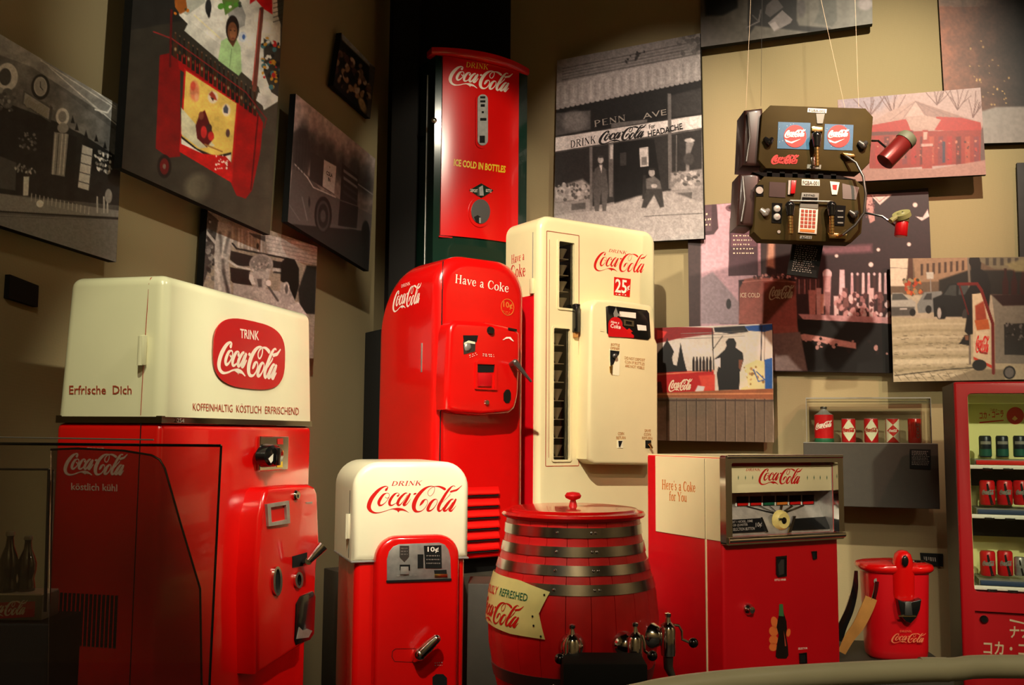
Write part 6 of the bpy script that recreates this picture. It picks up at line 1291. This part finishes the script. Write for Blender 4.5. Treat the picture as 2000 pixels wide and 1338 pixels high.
for z in shelf_z:
    MB().box(x0 + .004, x1, .04, .28, z - .006, z + .006).obj('shelf', GREYP, V_.o)
    MB().box(x0 + .002, x1, .026, .042, z - .009, z + .011, .004).obj('shelf_edge', WHITE, V_.o)
    for k in range(7): MB().box(x0 + .06 + k * .092, x0 + .105 + k * .092, .02, .03, z - .014, z - .003, .002).obj('button', BLACK, V_.o)
    MB().box(x0 + .035, x1, .05, .06, z + .012, z + .034, .001).obj('price_strip', BLUED if z < shelf_z[0] else LRED, V_.o)
    MB().box(x0 + .03, x1, .062, .28, z + .006, z + .038).obj('can_ledge', GREYP, V_.o)
MB().box(x0 + .004, x1, .2, .28, shelf_z[1] - .11, shelf_z[1] - .008).box(x0 + .004, x1, .2, .28, shelf_z[0] - .10, shelf_z[0] - .008).obj('dark_chute', BLACKM, V_.o)
vs_ = V_.sf(.284); vs3 = V_.sf(.282)
patch(vs_, ellp(1983, 812, 17, 17), LRED, V_.o, 'round_emblem'); patch(vs3, [(1976, 818), (1982, 822), (1988, 818), (1982, 812)], BRASS, V_.o, 'emblem_mark')
text(vs_, 'コカ・コーラ', (1913, 819), (1960, 815), (1913, 805), LRED, V_.o, .02); text(vs_, 'つめた〜い', (1932, 803), (1958, 806), (1934, 797), LDARK, V_.o, .01); patch(vs_, [(1913, 824), (1960, 820), (1960, 822), (1913, 827)], LRED, V_.o, 'underline')
# lower sign panel
vp = V_.sf(.018); MB().box(lp[0], vw - .071, .0195, .026, .36, lp[1]).obj('sign_panel', RED3, V_.o, 'darker red panel with pale characters')
KB = mat('lettering_beige', L(190, 165, 130), .5)
text(vp, 'コカ・コーラ', (1921, 1278), (2052, 1284), (1921, 1252), KB, V_.o, .02); text(vp, 'ナナ', (1972, 1246), (2012, 1247), (1972, 1223), KB, V_.o, .02)
patch(vp, [(1972, 1209), (2000, 1216), (2000, 1219), (1972, 1213)], KB, V_.o, 'underline'); q = V_.F(1922, 1210, .018); MB().lathe([(0, .006), (.014, .006), (.02, .014), (.02, .02), (0, .02)], 16, (q.x, 0, q.z), 'Y').obj('lock', BLACK, V_.o)
# display cans inside it
def flat_can(px, yb, yt, wpx, kind, v=.10, label='', grp='', name='display_can'):
    p = V_.F(px, yb, v); z0 = p.z; z1 = V_.F(px, yt, v).z; r = abs(V_.F(px + wpx / 2, yb, v).x - p.x)
    wpt = V_.O + V_.ex * p.x + V_.ey * p.y
    e = bpy.data.objects.new(name, None); C.objects.link(e); e.location = (wpt.x, wpt.y, z0); e.rotation_euler = (0, 0, math.radians(-18)); tag(e, label, 'can', grp); h = z1 - z0
    c1, c2 = {'red': (RED2, RED2), 'teal': (NAVY, TEAL), 'silver': (STEEL, RED2)}[kind]
    m = MB().lathe([(r * .86, 0), (r, h * .05), (r, h * .92), (r * .88, h * .98), (r * .84, h)], 24); m.obj('can_body', c1, e, ang=50)
    def cyls(a0, a1, z0_, z1_, m_, nm, off=.0006):
        V, Fc = [], []
        for k in range(9): t = -PI / 2 + a0 + (a1 - a0) * k / 8; V += [((r + off) * math.cos(t), (r + off) * math.sin(t), z0_ * h), ((r + off) * math.cos(t), (r + off) * math.sin(t), z1_ * h)]
        for k in range(8): Fc.append((2 * k, 2 * k + 2, 2 * k + 3, 2 * k + 1))
        raw(nm, V, Fc, m_, e)
    if kind == 'teal': cyls(-1.5, 1.5, .06, .38, TEAL, 'teal_band'); cyls(-.9, .9, .60, .74, GREYP, 'lettering', .0009)
    else:
        V, Fc = [], []; pts = [(-.2, .86), (.0, .88), (.12, .7), (.5, .2), (.75, .02), (.25, .02), (.15, .2), (-.15, .62)]
        for t, z in pts: V.append(((r + .0008) * math.cos(-PI / 2 + t), (r + .0008) * math.sin(-PI / 2 + t) - .0006, z * h))
        raw('bottle_picture', V, [tuple(range(len(V)))], BLACKM, e)
        LV, LF = logo2d(.03); raw('script_lettering', [((r + .0014) * math.cos(-PI / 2 + (a - .5) * 1.6), (r + .0014) * math.sin(-PI / 2 + (a - .5) * 1.6), h * (.42 + .2 * b)) for a, b in LV], LF, GREYP, e)
    return e
for k, x in enumerate((1925, 1958, 1992)): flat_can(x, 893, 851, 25, 'teal', .12, ['dark teal can, leftmost on the top shelf of the glass-fronted machine', 'dark teal can, second from the left on the top shelf of the machine', 'dark teal can at the picture edge on the machine top shelf'][k], 'teal cans on the top shelf')
for k, x in enumerate((1929, 1963, 1995)): flat_can(x, 986, 938, 31, 'red', .12, ['red can with bottle picture, leftmost on the middle shelf of the machine', 'red can with bottle picture, second on the middle shelf of the machine', 'red can with bottle picture cut by the edge on the middle shelf'][k], 'red cans on the middle shelf')
for k, x in enumerate((1930, 1964)): flat_can(x, 1124, 1076, 31, 'red', .12, ['red can with bottle picture, leftmost on the lowest shelf of the machine', 'red can with bottle picture, second on the lowest shelf of the machine'][k], 'red cans on the lowest shelf')
flat_can(1992, 1124, 1088, 22, 'silver', .12, 'shorter silver and red can at the picture edge on the lowest shelf', 'cans on the lowest shelf, short')

# ================= wall box with glass case and five cans
H = Frame('wall_shelf', 'dark grey wall box carrying the glass case of five old cans', 'shelf', 1569, 866, 5.93, -17.6)
hw = H.U(1832, 868)[0]; hz1 = H.U(1569, 865)[1]; hz0 = H.U(1640, 989)[1]; hd = 0.245
MB().box(0, hw, 0, hd, hz0, hz1, .002, 1).obj('box', GREY, H.o); MB().box(0, hw, -.001, hd, hz1, hz1 + .004).obj('top_sheet', GREYP, H.o)
a = [H.U(*p, -.004) for p in ((1777, 915), (1818, 917), (1818, 878), (1777, 877))]; MB().prism(a, -.006, .001, 'F').obj('caption_plate', BLACKM, H.o); scribble(H.sf(-.008), (1781, 909), (1816, 910), (1781, 880), 9, INKL, H.o, .45, 5, 22)
gz1 = H.U(1575, 777, .02)[1]; gw0, gw1 = .02, hw - .03
gc = Frame('glass_case', 'clear glass case over the five old cans on the wall box', 'display case', 1569, 866, 5.93, -17.6)
z0g = hz1 + .0045
for (x0_, x1_, y0_, y1_, za, zb_) in ((gw0, gw1, .02, .024, z0g, gz1 - .006), (gw0, gw0 + .004, .024, hd - .002, z0g, gz1 - .006), (gw1 - .004, gw1, .024, hd - .002, z0g, gz1 - .006), (gw0, gw1, .02, hd - .002, gz1 - .0058, gz1)):
    MB().box(x0_, x1_, y0_, y1_, za, zb_).obj('glass_pane', GLASS, gc.o)
MB().box(gw0, gw1, .017, .0195, gz1 - .006, gz1 + .001).box(gw0 - .001, gw0 + .002, .0165, .0195, z0g, gz1).box(gw1 - .002, gw1 + .001, .0165, .0195, z0g, gz1).box(gw0 + .005, gw1 - .005, hd - .0015, hd - .0005, gz1 - .02, gz1 - .016).obj('polished_edge', GREYP, gc.o)
def shelf_can(px, yb, yt, wpx, kind, label):
    v = .11; p = H.F(px, yb, v); z0 = hz1 + .005; h = H.F(px, yt, v).z - p.z; r = abs(H.F(px + wpx / 2, yb, v).x - p.x); wp_ = H.O + H.ex * p.x + H.ey * p.y
    e = bpy.data.objects.new('drink_can', None); C.objects.link(e); e.location = (wp_.x, wp_.y, z0); e.rotation_euler = (0, 0, math.radians(-17.6)); tag(e, label, 'can', 'old cans in the glass case')
    def sup_(pts, m_, nm, off=.0008, scale=1.3):
        V = [((r + off) * math.cos(-PI / 2 + a * scale), (r + off) * math.sin(-PI / 2 + a * scale), z * h) for a, z in pts]; return raw(nm, V, [tuple(range(len(V)))], m_, e)
    def sgrid(f, m_, nm, n=12, off=.0008):
        V, Fc = [], []
        for i in range(n + 1):
            a = -1 + 2 * i / n; lo, hi = f(a); V += [((r + off) * math.cos(-PI / 2 + a * 1.15), (r + off) * math.sin(-PI / 2 + a * 1.15), lo * h), ((r + off) * math.cos(-PI / 2 + a * 1.15), (r + off) * math.sin(-PI / 2 + a * 1.15), hi * h)]
        for i in range(n): Fc.append((2 * i, 2 * i + 2, 2 * i + 3, 2 * i + 1))
        raw(nm, V, Fc, m_, e)
    def slogo(m_, x0, x1, zz, hh, off=.0016, rot=0, wa=.02):
        LV, LF = logo2d(wa)
        raw('script_lettering', [((r + off) * math.cos(-PI / 2 + (x0 + (x1 - x0) * a)), (r + off) * math.sin(-PI / 2 + (x0 + (x1 - x0) * a)), h * (zz + hh * b + rot * a)) for a, b in LV], LF, m_, e)
    if kind == 'cone':
        hb = h * .77
        MB().lathe([(r, hb * .14), (r, hb)], 28).obj('can_body', RED2, e, ang=50); MB().lathe([(r, 0), (r + .0008, .002), (r + .0008, hb * .13), (r, hb * .14)], 28).obj('bottom_band', LGREEN, e, 'dark green bottom band')
        MB().lathe([(r * .95, hb), (r * .55, hb + h * .07), (r * .3, hb + h * .15), (r * .3, hb + h * .17)], 24).obj('cone_top', STEEL, e, 'bare metal cone top'); MB().lathe([(r * .34, hb + h * .17), (r * .36, hb + h * .19), (r * .34, hb + h * .23), (0, hb + h * .235)], 18).obj('crown_cap', DARKSTEEL, e)
        slogo(PINKW, -1.0, .95, .34, .18, rot=.1); 
    else:
        MB().lathe([(r * .9, 0), (r, h * .04), (r, h * .95), (r * .93, h)], 28).obj('can_body', RED2 if kind != 'dark' else RED, e, ang=50); MB().lathe([(r * .94, h * .97), (r * .96, h * 1.012), (r * .88, h * 1.012), (0, h * .99)], 24).obj('can_rim', STEEL, e)
        if kind in ('diamond', 'diamond2'):
            sgrid(lambda a: (.5 - .46 * (1 - abs(a)), .5 + .46 * (1 - abs(a))), CREAM, 'white_diamond'); slogo(LRED if kind == 'diamond' else LDARK, -1.0, .9, .43, .18, wa=.035)
        if kind == 'multi':
            sgrid(lambda a: (.02, .98), CREAM, 'white_ground'); 
            sgrid(lambda a: (.5 - .24 * (1 - abs(a) * 1.3) if abs(a) < .77 else .5, .5 + .24 * (1 - abs(a) * 1.3) if abs(a) < .77 else .5), LRED, 'red_diamond', 16, .0014)
            sgrid(lambda a: (.98 - .24 * max(0, 1 - abs(a) * 1.3), .98), LRED, 'red_triangle', 16, .0014); sgrid(lambda a: (.02, .02 + .24 * max(0, 1 - abs(a) * 1.3)), LRED, 'red_triangle', 16, .0014)
            slogo(PINKW, -.6, .6, .44, .12, .002)
        if kind == 'dark':
            V2, F2 = text2d('COKE', .02); raw('lettering', [((r + .001) * math.cos(-PI / 2 + .25 + .5 * (1 - b) - .1), (r + .001) * math.sin(-PI / 2 + .25 + .5 * (1 - b) - .1), h * (.2 + .6 * a)) for a, b in V2], F2, GREYP, e)
    return e
shelf_can(1610, 862, 793, 38, 'cone', 'red cone-top can with crown cap, tallest in the glass case')
shelf_can(1658, 862, 816, 28, 'diamond', 'bright red can with a white diamond, second in the glass case')
shelf_can(1702, 862, 815, 28, 'diamond2', 'darker red can with a white diamond, middle of the glass case')
shelf_can(1744, 862, 815, 28, 'multi', 'can patterned with small red and white diamonds in the glass case')
shelf_can(1787, 862, 814, 27, 'dark', 'plain red can with upright lettering, last in the glass case')

# ================= two hanging dispenser packs
Q = Frame('dispenser_pack', 'upper olive hanging dispenser pack with two round red stickers', 'dispenser', 1595, 335, 5.2, 0)
upo = [(1505, 205), (1691, 211), (1706, 228), (1699, 318), (1681, 336), (1496, 329), (1481, 312), (1488, 222)]
def pack(fr, outl, pouch, v=0.0):
    MB().prism([fr.U(*p, v) for p in outl], v, v + .10, 'F', .008, 2).obj('front_plate', OLIVE, fr.o, 'olive octagonal metal body')
    MB().prism([fr.U(*p, v + .03) for p in pouch], v + .03, v + .22, 'F', .02, 3).obj('side_pouch', LEATHER, fr.o, 'dark brown side pouch', ang=50)
    a = pouch; MB().tube([fr.F(a[0][0] + 6, a[0][1] + 6, v + .02), fr.F(a[0][0] + 10, (a[0][1] + a[-1][1]) / 2, v + .012), fr.F(a[-1][0] + 8, a[-1][1] - 8, v + .02)], .006, 8).obj('pouch_strap', DARKSTEEL, fr.o)
pack(Q, upo, [(1455, 214), (1490, 210), (1500, 320), (1484, 326), (1450, 323)])
qs = Q.sf(-.003)
for (x0_, x1_, y0_, y1_, cx_, cy_) in ((1520, 1583, 238, 292, 1553, 266), (1611, 1667, 242, 294, 1638, 266)):
    slab(Q, [(x0_, y0_), (x1_, y0_ + 2), (x1_ - 2, y1_), (x0_ - 2, y1_ - 2)], -.003, .001, BLUEP, 'blue_sticker', label='blue sticker'); patch(Q.sf(-.005), ellp(cx_, cy_, 22, 22), LRED, Q.o, 'red_disc'); logo(Q.sf(-.0065), (cx_ - 20, cy_ + 3), (cx_ + 20, cy_ + 1), (cx_ - 20, cy_ - 11), WHITE, Q.o, .03)
    patch(Q.sf(-.0065), [(cx_ - 20, cy_ + 6), (cx_ - 8, cy_ + 11), (cx_ + 12, cy_ + 5), (cx_ - 6, cy_ + 14), (cx_ - 18, cy_ + 11)], WHITE, Q.o, 'white_wave')
    r = random.Random(int(cx_))
    for _ in range(14):
        x, y = r.uniform(x0_ + 2, x1_ - 2), r.uniform(y0_ + 2, y1_ - 2)
        if math.hypot(x - cx_, y - cy_) > 23: patch(Q.sf(-.004), [(x - .6, y), (x, y - .6), (x + .6, y), (x, y + .6)], WHITE, Q.o, 'white_speck')
logo(Q.sf(-.002), (1507, 320), (1560, 320), (1507, 303), LRED, Q.o, .04)
def knobs(fr, x, y, m=BLACK, s=1.0):
    a, b, c = fr.F(x - 9 * s, y - 7 * s, -.012), fr.F(x, y, -.02), fr.F(x + 6 * s, y - 6 * s, -.012); MB().tube([a, b], [.012, .018], 12).tube([b, c], [.018, .012], 12).tube([fr.F(x, y, 0), fr.F(x, y, -.03)], .014, 12).ball(b, .02, 12, (1, .7, 1)).obj('wing_latch', m, fr.o)
def grip(fr, x, y0, y1):
    t_ = fr.F(x, y0, -.04); b = fr.F(x + 1, y1, -.055)
    MB().tube([fr.F(x, y0, .0), t_], .02, 12).tube([t_, t_ + (b - t_) * .35], [.026, .018], 14).ball(t_, .027, 12).obj('grip_head', BLACK, fr.o)
    mm = MB(); n = 6
    for k in range(n): p0 = t_ + (b - t_) * (.38 + .62 * k / n); p1 = t_ + (b - t_) * (.38 + .62 * (k + .8) / n); mm.tube([p0, p1], [.014, .012], 12)
    mm.obj('spring_nozzle', BRASS, fr.o, 'shiny ribbed nozzle')
knobs(Q, 1502, 277); knobs(Q, 1686, 284, DARKSTEEL); grip(Q, 1595, 266, 326)
slab(Q, [(1578, 211), (1615, 213), (1614, 221), (1577, 219)], -.003, .0, PINKW, 'number_label'); text(Q.sf(-.0045), 'FGBA-002', (1580, 218), (1612, 220), (1580, 213), BLACKM, Q.o, .01)
slab(Q, [(1594, 222), (1611, 222), (1607, 241), (1596, 241)], -.006, .0, GREYP, 'paper_cup_tag'); slab(Q, [(1586, 247), (1607, 248), (1607, 257), (1586, 256)], -.012, .0, BRASS, 'valve_block', .002)
slab(Q, [(1584, 308), (1592, 306), (1594, 322), (1586, 322)], -.01, .0, STEEL, 'hook', .002); slab(Q, [(1577, 321), (1604, 322), (1603, 330), (1576, 329)], -.003, .0, GREYP, 'number_label'); text(Q.sf(-.0045), 'AC-11', (1581, 328), (1600, 329), (1581, 323), BLACKM, Q.o, .01)
slab(Q, [(1645, 298), (1668, 300), (1672, 306), (1655, 308)], -.03, .0, BRASS, 'hose_fitting', .004); MB().tube([Q.F(1650, 303, -.02), Q.F(1672, 318, -.06), Q.F(1686, 345, -.08), Q.F(1691, 380, -.09), Q.F(1688, 415, -.08), Q.F(1670, 440, -.07), Q.F(1646, 459, -.05)], .007, 10).obj('hose', DARKSTEEL, None, ang=60); _h = [o for o in C.objects if o.name.startswith('hose') and o.parent is None and 'label' not in o][0]; _h.location = Q.O; tag(_h, 'thin curved metal hose joining the upper and lower hanging packs', 'hose')
Q2 = Frame('dispenser_pack', 'lower olive hanging dispenser pack with a keypad and two nozzles', 'dispenser', 1580, 470, 5.2, 0)
loo = [(1493, 344), (1672, 351), (1690, 366), (1683, 455), (1663, 474), (1487, 468), (1472, 453), (1478, 360)]
pack(Q2, loo, [(1445, 339), (1486, 338), (1478, 438), (1470, 443), (1440, 441)])
MB().prism([Q2.U(*p, .02) for p in ((1470, 336), (1640, 343), (1672, 351), (1493, 345))], .02, .1, 'F').obj('top_case', BLACK, Q2.o)
for k in range(6): slab(Q2, [(1498 + k * 25, 331 + k * .8), (1508 + k * 25, 331 + k * .8), (1508 + k * 25, 347 + k * .8), (1498 + k * 25, 346 + k * .8)], .02, .03, BLACKM, 'link_strap')
knobs(Q2, 1495, 416, STEEL); knobs(Q2, 1668, 420, DARKSTEEL)
slab(Q2, [(1503, 355), (1535, 357), (1534, 386), (1502, 384)], -.004, .0, LEATHER, 'speaker_panel', label='bronze speaker square')
slab(Q2, [(1476, 361), (1491, 361), (1491, 383), (1477, 383)], -.004, .0, BLACK, 'gauge_plate'); q = Q2.F(1483, 372, -.004); MB().lathe([(.008, -.006), (.02, -.006), (.02, .0), (.008, .0)], 16, tuple(q), 'Y').obj('gauge_ring', STEEL, Q2.o)
slab(Q2, [(1508, 396), (1528, 397), (1526, 436), (1507, 435)], -.004, .0, BLACK, 'switch_plate')
for y in (408, 424): q = Q2.F(1517, y, -.004); MB().lathe([(.0, -.012), (.018, -.01), (.02, .0), (.0, .0)], 16, tuple(q), 'Y').obj('switch_knob', STEEL, Q2.o)
slab(Q2, [(1546, 352), (1556, 352), (1553, 378), (1544, 378)], -.02, .0, RED2, 'red_lever', .004); slab(Q2, [(1540, 352), (1546, 352), (1544, 380), (1539, 380)], -.01, .0, STEEL, 'lever_plate')
slab(Q2, [(1566, 350), (1601, 351), (1601, 363), (1566, 362)], -.003, .0, PINKW, 'number_label'); text(Q2.sf(-.0045), 'FGBA-001', (1568, 361), (1599, 362), (1568, 353), BLACKM, Q2.o, .01)
slab(Q2, [(1621, 354), (1640, 356), (1635, 380), (1625, 380)], -.006, .0, PINKW, 'paper_cup_tag'); slab(Q2, [(1626, 361), (1635, 361), (1634, 371), (1627, 370)], -.0075, -.005, LRED, 'cup_print')
slab(Q2, [(1566, 376), (1600, 377), (1598, 408), (1562, 405)], -.012, .0, GREYP, 'keypad_head', .002); slab(Q2, [(1567, 385), (1597, 386), (1596, 398), (1565, 397)], -.0135, -.01, BLACK, 'keypad_screen'); text(Q2.sf(-.0135), 'KEYPAD', (1570, 383), (1592, 384), (1570, 379), BLACKM, Q2.o)
slab(Q2, [(1562, 405), (1598, 408), (1595, 457), (1559, 454)], -.008, .0, PINKW, 'keypad_sheet', .001)
for i in range(5):
    for j in range(4): x, y = 1565 + j * 7.7 - i * .4, 409 + i * 7.4 + j * .4; slab(Q2, [(x, y), (x + 5.6, y + .3), (x + 5.4, y + 5.6), (x - .2, y + 5.3)], -.011, -.007, LDARK, 'key')
slab(Q2, [(1563, 447), (1592, 449), (1591, 454), (1562, 452)], -.0105, -.007, ORG, 'key_bar')
grip(Q2, 1543, 402, 458); grip(Q2, 1624, 402, 458); MB().tube([Q2.F(1543, 392, -.02), Q2.F(1624, 394, -.02)], .005, 8).obj('cross_bar', STEEL, Q2.o)
slab(Q2, [(1630, 400), (1652, 402), (1649, 441), (1628, 440)], -.004, .0, BLACK, 'switch_plate')
for y in (412, 424, 435): slab(Q2, [(1636, y - 1.4), (1647, y - 1.2), (1647, y + 1.4), (1636, y + 1.2)], -.007, -.003, GREYP, 'switch_tab')
slab(Q2, [(1645, 358), (1678, 366), (1672, 390), (1646, 388)], -.003, .0, DARKSTEEL, 'vent_panel'); slab(Q2, [(1563, 460), (1586, 461), (1585, 467), (1562, 466)], -.003, .0, GREYP, 'number_label'); text(Q2.sf(-.0045), 'AC-11', (1565, 466), (1583, 467), (1565, 461), BLACKM, Q2.o)
slab(Q2, [(1617, 454), (1655, 457), (1653, 466), (1620, 465)], -.02, .0, BRASS, 'hose_fitting', .004); MB().tube([Q2.F(1636, 462, -.03), Q2.F(1655, 450, -.05)], .01, 10).obj('gold_tip', BRASS, Q2.o)
q = Q2.F(1521, 453, -.002); MB().lathe([(.004, -.004), (.009, -.004), (.009, .0), (.004, .0)], 12, tuple(q), 'Y').obj('small_ring', STEEL, Q2.o)
# cans on stalks
def stalk_can(fr, px0, px1, py0, py1, top, m_top, label, x_a, y_a):
    e = Frame('drinking_can', label, 'can', px0, py0, 5.08, 0, CZ); A, B_ = e.F(px0, py0, 0), e.F(px1, py1, 0); r = top; d = (B_ - A).normalized()
    MB().tube([A, A + d * .004, B_ - d * .004, B_], [r * .9, r, r, r * .92], 24).obj('can_body', mat('can_dark_red', L(110, 26, 24), .35, metal=.3) if 'tilted' in label else RED2, e.o, ang=50)
    MB().tube([B_ - d * .01, B_ + d * .02, B_ + d * .035], [r * 1.06, r * 1.06, r * .9], 24).obj('can_cap', m_top, e.o, 'grey-green cap', ang=50); MB().ball(B_ + d * .036, r * .35, 10).obj('drinking_spout', BLACK, e.o)
    MB().tube([e.F(x_a, y_a, .1), e.F((x_a + px0) / 2, (y_a + py1) / 2, .06), (A + B_) / 2 + Vector((0, r * .6, 0))], .006, 8).obj('hose', BLACK, e.o); return e
stalk_can(Q, 1727, 1768, 317, 275, .05, mat('can_cap_grey', L(92, 96, 74), .6), 'tilted dark red can with a grey cap, hung beside the upper pack', 1703, 275)
e = stalk_can(Q2, 1759, 1762, 462, 430, .033, PALEG, 'small red can with a pale green cap, hung beside the lower pack', 1687, 415)
MB().tube([e.F(1762, 424, -.0), e.F(1760, 416, -.01)], [.048, .046], 22).tube([e.F(1750, 424, -.02), e.F(1739, 432, -.03)], .014, 10).obj('mug_rim', PALEG, e.o)
# caption card hanging below
Z = Frame('caption_card', 'black caption card hanging below the lower dispenser pack', 'caption card', 1560, 540, 5.33, 0, CZ)
MB().prism([Z.U(*p) for p in ((1538, 536), (1597, 543), (1609, 472), (1550, 467))], 0, .02, 'F').obj('card', BLACKM, Z.o); scribble(Z.sf(-.003), (1546, 530), (1590, 536), (1556, 477), 13, INKL, Z.o, .4, 12, 16)
MB().box(-.03, .03, .004, .014, Z.U(1580, 475)[1], Z.U(1580, 470)[1] + .06).obj('card_hanger', BLACKM, Z.o)
# hanging wires
for k, (xa, ya, xb, yb, d) in enumerate([(1489, -40, 1486, 207, 5.24), (1468, -40, 1457, 212, 5.3), (1597, -30, 1650, 210, 5.26), (1669, -30, 1677, 209, 5.26)]):
    A, B_ = at(xa, ya, d), at(xb, yb, d); A = B_ + (A - B_) * ((5.58 - B_.z) / (A.z - B_.z))
    o = MB().tube([A - B_, Vector((0, 0, 0))], .0009, 6).obj('hanging_wire', WIRE if k != 0 else DARKSTEEL); o.location = B_; tag(o, ['thin dark wire left of centre holding the upper dispenser pack', 'pale wire at the far left of the upper dispenser pack', 'slanting wire over the upper dispenser pack', 'pale wire at the right end of the upper dispenser pack'][k], 'wire', 'wires holding the dispenser packs')

# ================= showcase at the left edge with two bottles
N = Frame('glass_showcase', 'dark-edged glass showcase at the lower left in front of the large machine', 'showcase', 432, 869, 2.2, 0)
def nz(x, y, v=0): return N.F(x, y, v).z
gx0 = N.U(-60, 860)[0]; gz = nz(432, 869); gx1 = 0.0
outl = [N.U(*p) for p in ((-60, 864), (432, 871), (405, 1420), (-60, 1420))]
MB().prism(outl, 0.0, .004, 'F').obj('glass_pane', CASEG, N.o)
MB().tube([N.F(-60, 866), N.F(432, 870.5)], .0032, 8).tube([N.F(432, 870.5), N.F(405, 1420)], .0028, 8).obj('pane_edge', BLACK, N.o)
MB().tube([N.F(-60, 853, -.0), N.F(300, 859, -.0)], .002, 6).obj('bright_edge', GREYP, N.o)
# added tinted sheet and dark rim, shaped to the shade edge on the machine
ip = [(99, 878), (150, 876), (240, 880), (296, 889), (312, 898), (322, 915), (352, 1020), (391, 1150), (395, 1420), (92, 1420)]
MB().prism([N.U(*p, .10) for p in ip], .10, .104, 'F').obj('shade_panel', SHADE_TINT, N.o, 'added tinted pane standing in for shade, with a rounded shoulder')
MB().tube([N.F(*p, .10) for p in ip[:-1]], .0026, 8).obj('shade_panel_rim', BLACK, N.o)
MB().box(gx0, N.U(405, 1400)[0], 0, .3, 0.0, nz(0, 1400) - .01).obj('showcase_base', BLACKM, N.o)
M_ = Frame('bottle_case', 'small glass case at the lower left edge holding two dark bottles', 'display case', 90, 1190, 2.62, 0)
c0 = [(97, 915), (88, 1192)]
MB().tube([M_.F(-40, 916), M_.F(96, 917)], .003, 8).tube([M_.F(96, 917), M_.F(88, 1195)], .0045, 8).tube([M_.F(104, 917, .0), M_.F(97, 1180, .0)], .0025, 6).obj('case_edge', BLACK, M_.o)
MB().prism([M_.U(*p) for p in ((-40, 918), (95, 918), (88, 1190), (-40, 1190))], .0, .003, 'F').obj('case_glass', GLASS, M_.o)
# drink crate under the bottles
cz_ = M_.F(60, 1158, .06).z
cr = Frame('drink_crate', 'small red crate with white top under the two dark bottles', 'crate', 84, 1158, 2.67, 0)
x_r = cr.U(84, 1160)[0]; x_l = cr.U(-80, 1160)[0]; z_t = cr.F(40, 1163, 0).z; z_b = cr.F(40, 1212, 0).z
MB().box(x_l, x_r, 0, .1, z_b, z_t, .004).obj('crate_body', GREYP, cr.o); MB().box(x_l + .004, x_r - .004, .002, .098, z_t, z_t + .004).obj('crate_top', WHITE, cr.o)
slab(cr, [(-40, 1178), (68, 1175), (66, 1205), (-40, 1210)], -.003, .001, RED2, 'red_label'); logo(cr.sf(-.005), (-32, 1207), (54, 1201), (-32, 1178), PINKW, cr.o, .01)
for k, (x, yb, yt) in enumerate(((14, 1162, 1044), (50, 1156, 1049))):
    bt = Frame('glass_bottle', ['dark bottle nearest the left picture edge, on the crate', 'dark bottle on the crate, right of the other'][k], 'bottle', x, yb, 2.70 + .02 * k, 0, z_t + .0045, 'dark bottles in the glass case'); h = bt.F(x, yt).z - bt.F(x, yb).z; r = 17 * 2.7 / 1900
    MB().lathe([(0, 0), (r * .95, 0), (r, h * .04), (r * .92, h * .14), (r * .82, h * .22), (r * 1.0, h * .36), (r * 1.02, h * .5), (r * .8, h * .62), (r * .46, h * .76), (r * .36, h * .9), (r * .42, h * .93), (r * .4, h * .95), (0, h * .95)], 28).obj('bottle_glass', COLA, bt.o, ang=60); MB().lathe([(r * .46, h * .93), (r * .5, h * .95), (r * .42, h * 1.0), (0, h * 1.005)], 24).obj('crown_cap', STEEL, bt.o)
MB().box(M_.U(-60, 1215)[0], M_.U(95, 1215)[0], 0, .2, 0, cr.F(40, 1213, 0).z, .004).obj('case_base', BLACKM, M_.o)
# ================= hand rail
hr = [Vector((-.9, .75, at(1180, 1375, 1.62).z)), Vector((-.3, 1.30, at(1180, 1375, 1.62).z)), at(1180, 1375, 1.62), at(1300, 1349, 1.70), at(1420, 1333, 1.76), at(1560, 1322, 1.82), at(1700, 1314, 1.86), at(1850, 1308, 1.88), at(2080, 1304, 1.88), Vector((2.2, 1.75, at(2080, 1304, 1.88).z)), Vector((3.2, 1.45, at(2080, 1304, 1.88).z))]
rl = Frame('hand_rail', 'olive grey tubular hand rail across the lower right corner', 'hand rail', 1700, 1320, 1.86, 0, 0)
HP = [tuple(x) for x in smoothpath([tuple(p) for p in hr], 6)]
MB().tube([rl.loc(Vector(p)) for p in HP], .0215, 20).obj('rail_tube', RAILM, rl.o, ang=60)
i = rl.loc(hr[7]); MB().tube([i + Vector((.0, 0, 0)), i + Vector((-.05, 0, -.0))], .0225, 20).obj('rail_joint', RAILM, rl.o)
i = rl.loc(hr[5]); MB().tube([i + Vector((0, .0, -.02)), Vector((i.x, i.y, 0))], .018, 12).obj('rail_post', DARKSTEEL, rl.o)
